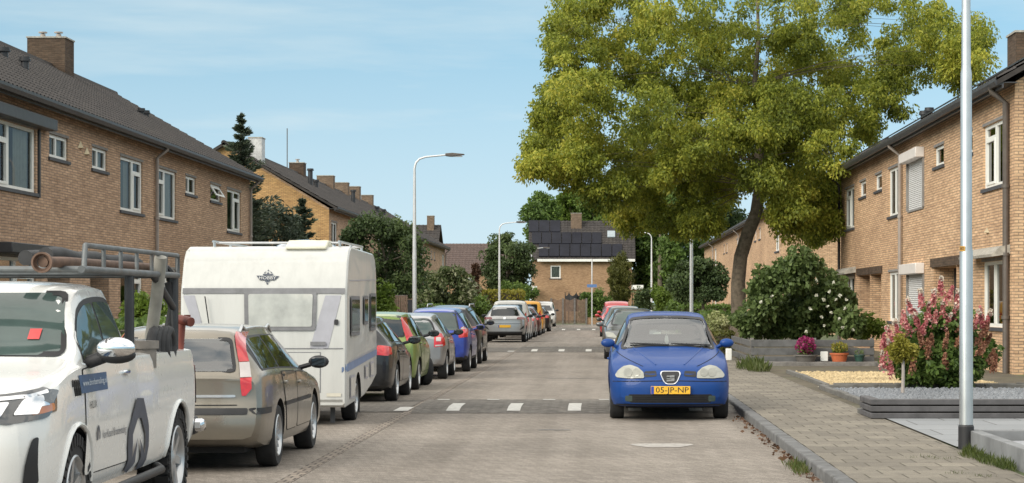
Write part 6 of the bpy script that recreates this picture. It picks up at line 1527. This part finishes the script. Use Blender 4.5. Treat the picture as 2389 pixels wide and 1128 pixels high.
# ---- large shrub with white flowers
SB=[(1745,740,34,42),(1790,700,42,45),(1800,650,30,30),(1855,640,44,48),(1880,610,30,28),(1900,690,50,52),(1945,715,44,48),(1850,730,55,42),(1930,660,35,35),(1985,755,26,26),(1900,765,60,26),(1780,765,50,24)]
t=plant('flowering_shrub','large green shrub dotted with white flowers behind the grey plank fence','shrub',(WX(1870,58.),58.,.1),SB,58.,.9,G['shrub'],.16,120,.62,.5,sub=.3)
lv=Leaves()
for px,py in ((1905,690),(1922,700),(1935,680),(1950,700),(1960,690),(1940,730),(1915,740),(1970,720),(1925,760),(1958,745),(1890,720),(1945,660),(1975,700),(1905,655),(1965,765),(1990,770),(1880,775),(1930,715),(1800,690),(1775,705)):
    y=57.-rnd.uniform(.2,.6); lv=Leaves(); lv.clump((WX(px,y),y,WZ(py,y)),(.04,.04,.04),9,.07,.8,0,.2); lv.build('flower',G['white'],t)
plant('green_shrub','small fresh green shrub by the dark porch','shrub',(WX(2030,60.),60.,.1),[(2020,755,22,26),(2040,770,20,24),(2010,775,18,20)],60.,.4,G['fresh'],.13,60,.5,.2,sub=.22)
# ---- pink hydrangea in the grey gravel bed
YHy=38.8
t=plant('hydrangea','big hydrangea with pink and russet flower cones in the grey gravel bed','shrub',(WX(2190,YHy),YHy,.1),[(2190,760,62,55),(2140,790,52,50),(2240,780,50,55),(2100,830,42,46),(2180,840,70,50),(2260,840,46,48),(2150,880,55,28),(2230,882,50,28),(2290,830,24,40)],YHy,.35,G['mid'],.12,95,.5,.35,sub=.2)
for n_,mt,L in (('pink_flower',G['pink'],[(2195,672),(2215,690),(2178,700),(2150,702),(2235,700),(2125,720),(2165,730),(2200,728),(2225,735),(2108,745),(2140,752),(2182,745),(2095,775),(2118,765),(2288,740),(2302,752),(2275,752),(2062,800),(2072,820),(2060,845),(2078,860),(2080,785),(2155,770),(2210,755)]),
   ('russet_flower',G['rust'],[(2150,795),(2172,800),(2165,815),(2205,800),(2240,790),(2262,775),(2285,790),(2300,800),(2312,835),(2320,850),(2290,815),(2130,850),(2205,845),(2245,760),(2110,800),(2300,770)])):
    for px,py in L:
        lv=Leaves(); y=YHy-.62+rnd.uniform(-.15,.25); c=Vector((WX(px,y),y,WZ(py,y))); ln=rnd.uniform(.24,.34); lean=Vector((rnd.uniform(-.35,.35)+(px-2190)/400,rnd.uniform(-.4,.1),1)).normalized()
        for _ in range(150):
            f=rnd.random(); r=.085*(1-f*.75)*rnd.random()**.4; e=rdir(); p=c+lean*(f-.4)*ln; lv.leaf((p.x+e[0]*r,p.y+e[1]*r,p.z+e[2]*r),rdir(),.055,.85)
        lv.build(n_,mt,t)
        if n_=='pink_flower' and rnd.random()<.55:
            lv=Leaves(); p=c+lean*.55*ln; lv.clump(p,(.05,.05,.07),45,.05,.85,0,.2); lv.build('flower_tip',G['cream'],t)
# ---- little yellow standard tree
y=36.2; x=WX(2106,y)
t=plant('topiary_tree','small yellow leaved ball tree on a pale stem in the gravel bed','tree',(x,y,.1),[(2105,815,26,24),(2090,822,20,18),(2122,820,18,18),(2105,798,18,12),(2106,838,20,10)],y,.08,G['yellow'],.055,75,.6,.1,sub=.1,trunk=([(x,y,.1),(x+.01,y,.5),(x,y,.85)],[.032,.028,.024]),wood='pipe')
# ================================================================ street furniture, gardens
GH=EH-KH
def GP_(py): return F*GH/(py-HY)      # depth of a pixel on the pavement or garden level
def lamp_post(label,px,Y,arm,top=6.75,r=.07,mat='zinc_far',group='street lamps'):
    x=WX(px,Y); t=thing('street_lamp',label,'street lamp',(x,Y,.1),group=group); mb=MB()
    mb.tube([(0,0,0),(0,0,3.4),(0,0,top-.55),],[r*1.15,r,r*.62],12)
    mb.tube([(0,0,3.1),(0,0,3.35)],[r*1.12,r*1.06],12)
    mb.build('pole',M[mat],t,smooth=40)
    a=MB(); L=1.15
    a.tube([(0,0,top-.6),(0,0,top-.42),(arm*.05,0,top-.22),(arm*.18,0,top-.08),(arm*.4,0,top-.01),(arm*L,0,top+.06)],[r*.6,r*.58,r*.55,r*.52,r*.48,r*.42],8); a.build('arm',M[mat],t,smooth=60)
    h=MB(); h.prism([(arm*(L-.05),top+.02),(arm*(L-.05),top+.11),(arm*(L+.2),top+.13),(arm*(L+.62),top+.09),(arm*(L+.62),top+.06),(arm*(L+.1),top+.0)],'y',-.13,.13); hd=h.build('lamp_head',M['silver_trim'] if False else M['pipe_dark'],t,bevel=.02)
    l=MB(); l.box(min(arm*(L+.12),arm*(L+.55)),-.09,top-.005,max(arm*(L+.12),arm*(L+.55)),.09,top+.03); l.build('lamp_lens',M['lamp_white'],hd)
    return t
lamp_post('nearest tall street lamp on the left, its arm reaching over the parked cars',967,76.,1)
lamp_post('second street lamp on the left, standing by the clipped yellow hedge',1165,139.,1)
lamp_post('third street lamp on the left, in front of the end house',1240,203.,1)
lamp_post('right hand street lamp with arm to the left, before the tall green trees',1520,158.,-1)
lamp_post('right hand street lamp whose top is lost in the street tree',1613,90.,-1)
# nearest pole
Yp=22.6; x=WX(2254,Yp); t=thing('street_lamp','nearest street lamp, thick zinc pole with black foot at the right','street lamp',(x,Yp,KH),group='street lamps')
mb=MB(); mb.tube([(0,0,0),(0,0,.24)],.083,24); mb.tube([(0,0,.24),(0,0,.26)],[.083,.074],24); mb.build('pole_foot',M['black'],t,smooth=40)
mb=MB(); zj=WZ(588,Yp)-KH; zk=WZ(172,Yp)-KH
mb.tube([(0,0,.25),(0,0,zj),(0,0,zj+.06),(0,0,zk),(0,0,zk+.06),(0,0,6.2)],[.072,.070,.061,.059,.049,.04],28); mb.build('pole',M['zinc'],t,smooth=40)
a=MB(); a.tube([(0,0,6.15),(0,0,6.4),(-.15,0,6.6),(-.4,0,6.68),(-1.2,0,6.75)],.035,10); a.build('arm',M['zinc'],t,smooth=60)
h=MB(); h.prism([(-1.1,6.70),(-1.1,6.8),(-1.8,6.78),(-1.8,6.73)],'y',-.13,.13); h.build('lamp_head',M['pipe_dark'],t,bevel=.02)
mb=MB(); zs=WZ(581,Yp)-KH
for i in range(6):
    a0=math.radians(198+i*9); a1=math.radians(207+i*9); rr=.0745
    mb.quad((rr*math.cos(a0),rr*math.sin(a0),zs-.027),(rr*math.cos(a1),rr*math.sin(a1),zs-.027),(rr*math.cos(a1),rr*math.sin(a1),zs+.027),(rr*math.cos(a0),rr*math.sin(a0),zs+.027))
sk_=mb.build('number_sticker',pbr('orange_sticker',(.5,.26,.04,1),.5),t)
V,Fs=text_mesh('80',.05); mb=MB(); a_=math.radians(225)
mb.add([(.0765*math.cos(a_+v.x/.075),.0765*math.sin(a_+v.x/.075),zs+v.y) for v in V],Fs); mb.build('sticker_number',M['ink'],sk_,fix=False)
# ---- end of the street: fence, sign, trampoline
Yf=167.; xa,xb=WX(1286,Yf),WX(1368,Yf); t=thing('timber_fence','weathered brown timber fence closing the end of the street','fence',((xa+xb)/2,Yf,0)); mb=MB(); n=30
zt=WZ(698,Yf)
for i in range(n):
    a=xa+(xb-xa)*i/n; w=(xb-xa)/n; f=(i%10)/10; sag=.12*abs(2*f-1)
    mb.box(a+.01,Yf+(.02 if i%2 else 0),.06,a+w-.01,Yf+.03+(.02 if i%2 else 0),zt-.1+sag+rnd.uniform(-.02,.02))
mb.build('fence_boards',M['wood_brown'],t,world=True)
for i in range(4):
    a=xa+(xb-xa)*i/3; mb=MB(); mb.box(a-.07,Yf-.09,0,a+.07,Yf-.005,zt+.06); mb.build('fence_post',M['wood_grey'],t,world=True)
mb=MB(); mb.box(WX(1368,Yf),Yf,0,WX(1425,Yf),Yf+.3,.55); tag(mb.build('garden_wall',M['brick_far']),'low brick garden wall right of the timber fence','garden wall')
Ys=158.5; x=WX(1381,Ys); t=thing('street_sign','thin sign post with a small blue street name plate','sign',(x,Ys,0)); mb=MB(); mb.tube([(0,0,0),(0,0,WZ(605,Ys))],.05,8); mb.build('post',M['zinc_far'],t,smooth=40)
mb=MB(); mb.box(-.36,-.07,WZ(671,Ys),.36,-.05,WZ(664,Ys)); mb.build('name_plate',pbr('sign_plate_blue',(.10,.2,.42,1),.5),t)
Yt=172.; t=thing('trampoline_net','dark trampoline safety net behind the timber fence','trampoline',(WX(1336,Yt),Yt,0)); mb=MB()
cx=WX(1336,Yt); n=24; z0,z1=1.0,WZ(684,Yt)
for i in range(n):
    a=2*math.pi*i/n; b=2*math.pi*(i+1)/n; k0=z1-.25*abs(math.sin(a*3)); k1=z1-.25*abs(math.sin(b*3)); r=.58
    mb.quad((cx+r*math.cos(a),Yt+r*math.sin(a),z0),(cx+r*math.cos(b),Yt+r*math.sin(b),z0),(cx+r*math.cos(b),Yt+r*math.sin(b),k1),(cx+r*math.cos(a),Yt+r*math.sin(a),k0))
mb.build('net',M['dark_trim'],t,world=True)
mb=MB()
for i in range(6): a=2*math.pi*i/6; mb.tube([(cx+.6*math.cos(a),Yt+.6*math.sin(a),0),(cx+.6*math.cos(a),Yt+.6*math.sin(a),z1+.05)],.03,6)
mb.build('net_pole',M['dark_trim'],t,world=True)
# ---- left: timber panels beside the caravan
Yl=80.; t=thing('fence_panel','grey brown timber screen panel between the laurel and the lamp post','fence',(WX(930,Yl),Yl,.1)); mb=MB(); n=8
for i in range(n): a=WX(908,Yl)+(WX(951,Yl)-WX(908,Yl))*i/n; mb.box(a+.006,Yl,.1,a+.075,Yl+.03,WZ(690,Yl))
mb.build('panel_boards',M['wood_brown'],t,world=True); mb=MB(); mb.box(WX(907,Yl),Yl+.03,WZ(692,Yl)-.05,WX(951,Yl),Yl+.06,WZ(690,Yl)+.02); mb.build('top_rail',M['wood_grey'],t,world=True)
Yl=84.; mb=MB(); mb.box(WX(951,Yl),Yl,.1,WX(972,Yl),Yl+.05,WZ(700,Yl)); tag(mb.build('dark_fence_panel',M['dark_trim']),'dark low fence panel right beside the timber screen panel','fence')
# low garden hedge along the left pavement, behind the parked cars
hedge('hedge','dark garden hedge along the left pavement behind the pickup and caravan',-8.6,-7.7,17.,47.,1.3,G['mid'],5200,.16)
hedge('hedge','dark garden hedge behind the row of five cars',-8.6,-7.7,50.,72.,1.0,G['dark'],2600,.16)
hedge('hedge','long garden hedge behind the silver crossover and vans',-8.4,-7.6,96.,138.,1.5,G['mid'],4200,.2)
plant('leafy_shrub','leafy shrub seen through the pickup rack posts','shrub',(WX(335,44.),44.,.1),[(325,720,18,26),(345,735,18,22),(360,720,14,22),(312,740,14,20)],44.,.4,G['fresh'],.16,60,.45,.3,sub=.22)
hedge('hedge','green hedge in front of the far right terrace',4.6,5.4,86.,100.,1.2,G['mid'],2200,.18)
hedge('hedge','clipped hedge further along the far right terrace',4.2,5.0,114.,150.,1.3,G['dark'],3000,.2)
# ---- right hand front gardens
M['plank']=pbr('grey_painted_planks',(.10,.10,.10,1),.75,var=.3,scale=4)
M['plank2']=pbr('sleeper_grey',(.075,.072,.075,1),.75,var=.3,scale=5)
M['edging']=pbr('concrete_edging',(.13,.125,.115,1),.9,var=.3,scale=6)
M['slab']=paver_mat('light_slabs',1.,1.,(.27,.28,.29,1),(.235,.245,.255,1),(.11,.11,.11,1),.012,0,.12,(.92,1.05))
M['blockwall']=pbr('grey_block_wall',(.19,.195,.20,1),.85,var=.25,scale=2.5)
# plank fence round the shrub bed
Yq=GP_(852); x0,x1=WX(1752,Yq),WX(2040,Yq); zt=WZ(790,Yq)
t=thing('plank_fence','low grey horizontal plank fence behind the flower pots','fence',((x0+x1)/2,Yq,KH)); 
for k in range(3):
    z=KH+.04+k*(zt-KH-.04)/3; h=(zt-KH-.04)/3-.035
    mb=MB(); mb.box(x0,Yq,z,x1,Yq+.04,z+h); mb.build('plank',M['plank'],t,world=True,bevel=.008)
    mb=MB(); mb.box(x0-.0,Yq+.12,z,x0+.04,Yq+8,z+h-.02); mb.build('plank',M['plank'],t,world=True,bevel=.008)
for xx in (x0-.02,(x0+x1)/2,x1-.1):
    mb=MB(); mb.box(xx,Yq+.042,KH-.05,xx+.09,Yq+.118,zt+.01); mb.build('fence_post',M['wood_grey'],t,world=True)
mb=MB(); mb.box(x0+.1,Yq-.55,KH-.02,x1+.4,Yq-.02,KH+.09); tag(mb.build('timber_ledge',M['wood_grey'],bevel=.01),'low weathered timber ledge carrying the flower pots','ledge')
def pot(label,px,top,bot,w,mat,plantmat,prad,ph,leaf=.06,n=260,square=False):
    y=Yq-.28; s=F/y; x=WX(px,y); z0=KH+.092; z1=WZ(top,y); r=w/2/s
    t=thing('flower_pot',label,'flower pot',(x,y,z0)); mb=MB(); h=z1-z0
    mb.lathe([(0,0),(r*.72,0),(r*.9,h*.8),(r*.93,h*.8),(r*1.02,h*.82),(r*1.02,h),(r*.9,h),(r*.86,h*.8),(0,h*.8)],28); mb.build('pot',mat,t,smooth=40)
    mb=MB(); mb.lathe([(0,h*.86),(r*.87,h*.86)],20); mb.build('potting_soil',M['soil'],t)
    lv=Leaves(); lv.clump((x,y,z1+ph*.35),(prad*.9,prad*.9,ph*.5),n//2,leaf,.5,.1,.2); lv.build('foliage',G['mid'],t)
    if plantmat is not None:
        lv=Leaves(); lv.clump((x,y,z1+ph*.55),(prad,prad,ph*.55),n,leaf,.8,0,.35); lv.build('blossoms',plantmat,t)
    return t
pot('grey round pot full of magenta flowers in front of the plank fence',1880,828,857,56,pbr('grey_pot',(.13,.12,.11,1),.7),G['magenta'],.27,.42,.07,500)
pot('terracotta orange pot with a yellowish plant between two other pots',1958,824,853,44,pbr('terracotta',(.46,.12,.045,1),.7,var=.12),G['yellow'],.24,.26,.06,240)
pot('small dark green pot with a sparse plant, right of the orange pot',2005,828,850,26,pbr('green_pot',(.02,.06,.045,1),.5),None,.16,.2,.05,90)
mb=MB(); y=Yq-.2; mb.box(WX(1914,y),y,KH+.1,WX(1932,y),y+.03,KH+.34); tag(mb.build('white_crate',M['white_frame'],bevel=.01),'small white panel leaning between the magenta flowers and the orange pot','panel')
mb=MB(); y=Yq-2; mb.box(WX(1694,58.),58.,KH-.01,WX(1708,58.),58.3,.42); tag(mb.build('white_post',M['white_frame'],bevel=.02),'short white post beside the leaning tree trunk','post')
# gravel beds
def gravel(name,label,x0,x1,y0,y1,col,n,sz):
    t=NT(name+'_mat'); v=t.coord(); vo=t.node('ShaderNodeTexVoronoi'); vo.inputs['Scale'].default_value=22; t.L(v,vo.inputs['Vector'])
    c=t.ramp(t.noise(v,30,3,.8),[(.3,tuple(x*.55 for x in col[:3])+(1,)),(.5,col),(.7,tuple(min(1,x*1.3) for x in col[:3])+(1,))]); t.L(c,t.b.inputs['Base Color']); t.b.inputs['Roughness'].default_value=.9; t.bump(vo.outputs['Distance'],.9,.03)
    ms=leaf_mat(name+'_stone',[tuple(x*.55 for x in col[:3])+(1,),col,tuple(min(1,x*1.25) for x in col[:3])+(1,)],0.,.9)
    mb=MB(); z=KH+.012; mb.quad((x0,y0,z),(x1,y0,z),(x1,y1,z),(x0,y1,z)); mb.build(name+'_bed',t.mat); tag(bpy.data.objects[name+'_bed'],kind='structure')
    st=MB()
    for _ in range(n):
        x=rnd.uniform(x0+.05,x1-.05); y=rnd.uniform(y0+.05,y1-.05); a=rnd.random()*6; r=sz*rnd.uniform(.6,1.4); ca,sa=math.cos(a)*r,math.sin(a)*r; h=r*rnd.uniform(.5,.9)
        st.add([(x+ca,y+sa,z-.004),(x-sa,y+ca,z-.004),(x-ca,y-sa,z-.004),(x+sa,y-ca,z-.004),(x+ca*.4-sa*.3,y+sa*.4+ca*.3,z+h),(x-ca*.45,y-sa*.45,z+h*.85)],[(0,1,4),(1,2,5,4),(2,3,5),(3,0,4,5)])
    o=st.build(name,ms,fix=False); tag(o,label,'gravel',kind='stuff'); return o
ya,yb=GP_(902),GP_(870)
gravel('yellow_gravel','pale yellow gravel in the bed before the flower pots',4.25,7.6,ya,yb,(.46,.36,.21,1),3800,.035)
gravel('grey_gravel','blue grey gravel round the pink hydrangea',4.1,8.9,GP_(955)+.1,GP_(908),(.19,.20,.215,1),4200,.03)
def edge(label,x0,y0,x1,y1,h=.07,w=.1):
    mb=MB(); d=Vector((x1-x0,y1-y0,0)); L=d.length; d.normalize(); n=max(1,int(L/.95)); nn=Vector((-d.y,d.x,0))*w/2
    for i in range(n):
        a=Vector((x0,y0,0))+d*(L*i/n+.008); b=Vector((x0,y0,0))+d*(L*(i+1)/n-.008); zz=KH+h+rnd.uniform(-.01,.01)
        P=[a-nn,b-nn,b+nn,a+nn]; vs=[(p.x,p.y,z) for z in (KH-.05,zz) for p in P]; mb.add(vs,[(0,1,2,3),(4,5,6,7),(0,1,5,4),(1,2,6,5),(2,3,7,6),(3,0,4,7)])
    tag(mb.build('kerb_edging',M['edging'],bevel=.012),label,'edging')
edge('concrete edging along the street side of the yellow gravel',4.18,ya-.2,4.18,yb+.1); edge('concrete edging on the near side of the yellow gravel',4.3,ya-.12,8.8,ya-.12)
edge('concrete edging on the street side of the grey gravel',4.02,GP_(955),4.02,GP_(906)); edge('concrete edging on the far side of the grey gravel',4.1,GP_(906)+.05,8.9,GP_(906)+.05)
sheet('garden_path',4.0,GP_(906)+.12,8.9,ya-.2,KH+.006,pbr('pale_path',(.42,.38,.31,1),.9,var=.2,scale=5))
# sleeper border
Yq2=GP_(978); zt=WZ(930,Yq2); t=thing('sleeper_border','dark grey border of three stacked sleepers along the light paving','planter',(6.2,Yq2,KH))
for k in range(3):
    h=(zt-KH)/3; z=KH+k*h
    mb=MB(); mb.box(WX(2031,Yq2),Yq2,z+.004,9.4,Yq2+.14,z+h-.012); mb.build('sleeper',M['plank2'],t,world=True,bevel=.01)
    mb=MB(); mb.box(WX(2031,Yq2)-.0,Yq2+.15,z+.004,WX(2031,Yq2)+.14,Yq2+1.2,z+h-.012); mb.build('sleeper',M['plank2'],t,world=True,bevel=.01)
mb=MB(); mb.box(WX(2031,Yq2)+.145,Yq2+.145,KH-.05,9.3,Yq2+1.2,zt-.08); mb.build('border_soil',M['soil'],t,world=True)
mb=MB(); mb.box(WX(2003,GP_(965)),Yq2+.1,KH-.04,WX(2003,GP_(965))+.12,Yq2+1.6,KH+.07); tag(mb.build('kerb_edging',M['edging'],bevel=.012),'short concrete kerb piece at the corner of the sleeper border','edging')
mb=MB(); z=KH+.008; mb.quad((PR+.03,22.9,z),(9.4,22.9,z),(9.4,Yq2-.01,z),(PR+.03,Yq2-.01,z)); tag(mb.build('paved_drive',M['slab']),'light grey slab paving in front of the sleeper border','paving',kind='structure')
# grey block planter, bottom right
xw=WX(2262,Yp); zt=.31; t=thing('block_planter','grey concrete block planter wall behind the nearest pole foot','planter',(xw+1,18,KH))
y=22.75; k=0
while y>9: mb=MB(); mb.box(xw,y-1.0+.006,KH-.05,xw+.12,y,zt); mb.build('wall_block',M['blockwall'],t,world=True,bevel=.008); y-=1.0
for i in range(4): mb=MB(); mb.box(xw+.124+i*1.0,22.62,KH-.05,xw+1.118+i*1.0,22.74,zt-.004); mb.build('wall_block',M['blockwall'],t,world=True,bevel=.008)
mb=MB(); mb.quad((xw+.12,9,.2),(xw+4.1,9,.2),(xw+4.1,22.6,.2),(xw+.12,22.6,.2)); mb.build('planter_gravel',pbr('planter_gravel',(.3,.31,.33,1),.9,var=.5,scale=30,bump=.9,bscale=40),t,world=True)
# grass tufts and weeds
def tuft(label,pts,n,h,mat,name='grass_tuft',cat='weeds'):
    lv=Leaves()
    for (x,y,rx,ry) in pts:
        for _ in range(n):
            a=rnd.random()*6.3; q=rnd.random()**.5; px,py=x+rx*q*math.cos(a),y+ry*q*math.sin(a); hh=h*rnd.uniform(.4,1.2)*(1.1-q*.6); d=Vector((rnd.uniform(-.6,.6),rnd.uniform(-.6,.6),1)).normalized()
            lv.leaf((px+d.x*hh*.5,py+d.y*hh*.5,KH+d.z*hh*.5-.01),tuple(d),hh,.10)
    o=lv.build(name,mat,None); tag(o,label,cat,kind='stuff'); return o
def gp(px,py): y=GP_(py); return (WX(px,y),y)
tuft('green and dry grass growing at the foot of the block planter',[gp(2275,1068)+(.12,.5),gp(2310,1082)+(.10,.5),gp(2345,1092)+(.08,.5),gp(2265,1060)+(.06,.3)],330,.13,G['grass'])
tuft('tall grass tuft at the street end of the plank fence',[(WX(1752,50.),50.,.35,1.0),(WX(1770,48.5),48.5,.25,.8)],300,.42,G['grass'])
tuft('sparse weeds between the pavement flags near the planter',[gp(2200,1072)+(.2,.12),gp(2150,1068)+(.2,.1),gp(2235,1105)+(.15,.1),gp(2290,1112)+(.14,.12)],60,.05,G['grass'])
t_=Leaves()
for _ in range(260):
    f=rnd.random(); y=GY(1128)+(GY(975)-GY(1128))*f; x=KR-.03-abs(rnd.gauss(0,.07)); d=rdir(); t_.leaf((x,y,.018+.01*rnd.random()),(d[0],d[1],d[2]*.2),rnd.uniform(.03,.08),.6)
tag(t_.build('leaf_litter',leaf_mat('dry_leaves',[(.05,.025,.015,1),(.11,.055,.03,1),(.16,.10,.06,1)],.1),None),'dry brown leaves lying in the gutter along the right kerb','leaf litter',kind='stuff')
lv=Leaves(); 
for px,py,n in ((1858,1092,170),(1866,1105,120)):
    y=GY(py); x0=WX(px,y)
    for _ in range(n): d=Vector((rnd.uniform(-.7,.7),rnd.uniform(-.7,.7),1)).normalized(); hh=.1*rnd.uniform(.4,1.2); x=x0+rnd.gauss(0,.045); yy=y+rnd.gauss(0,.22); lv.leaf((x+d.x*hh*.5,yy,d.z*hh*.5),tuple(d),hh,.12)
tag(lv.build('kerb_weeds',G['grass'],None),'tuft of green weeds growing in the road gutter against the kerb','weeds',kind='stuff')
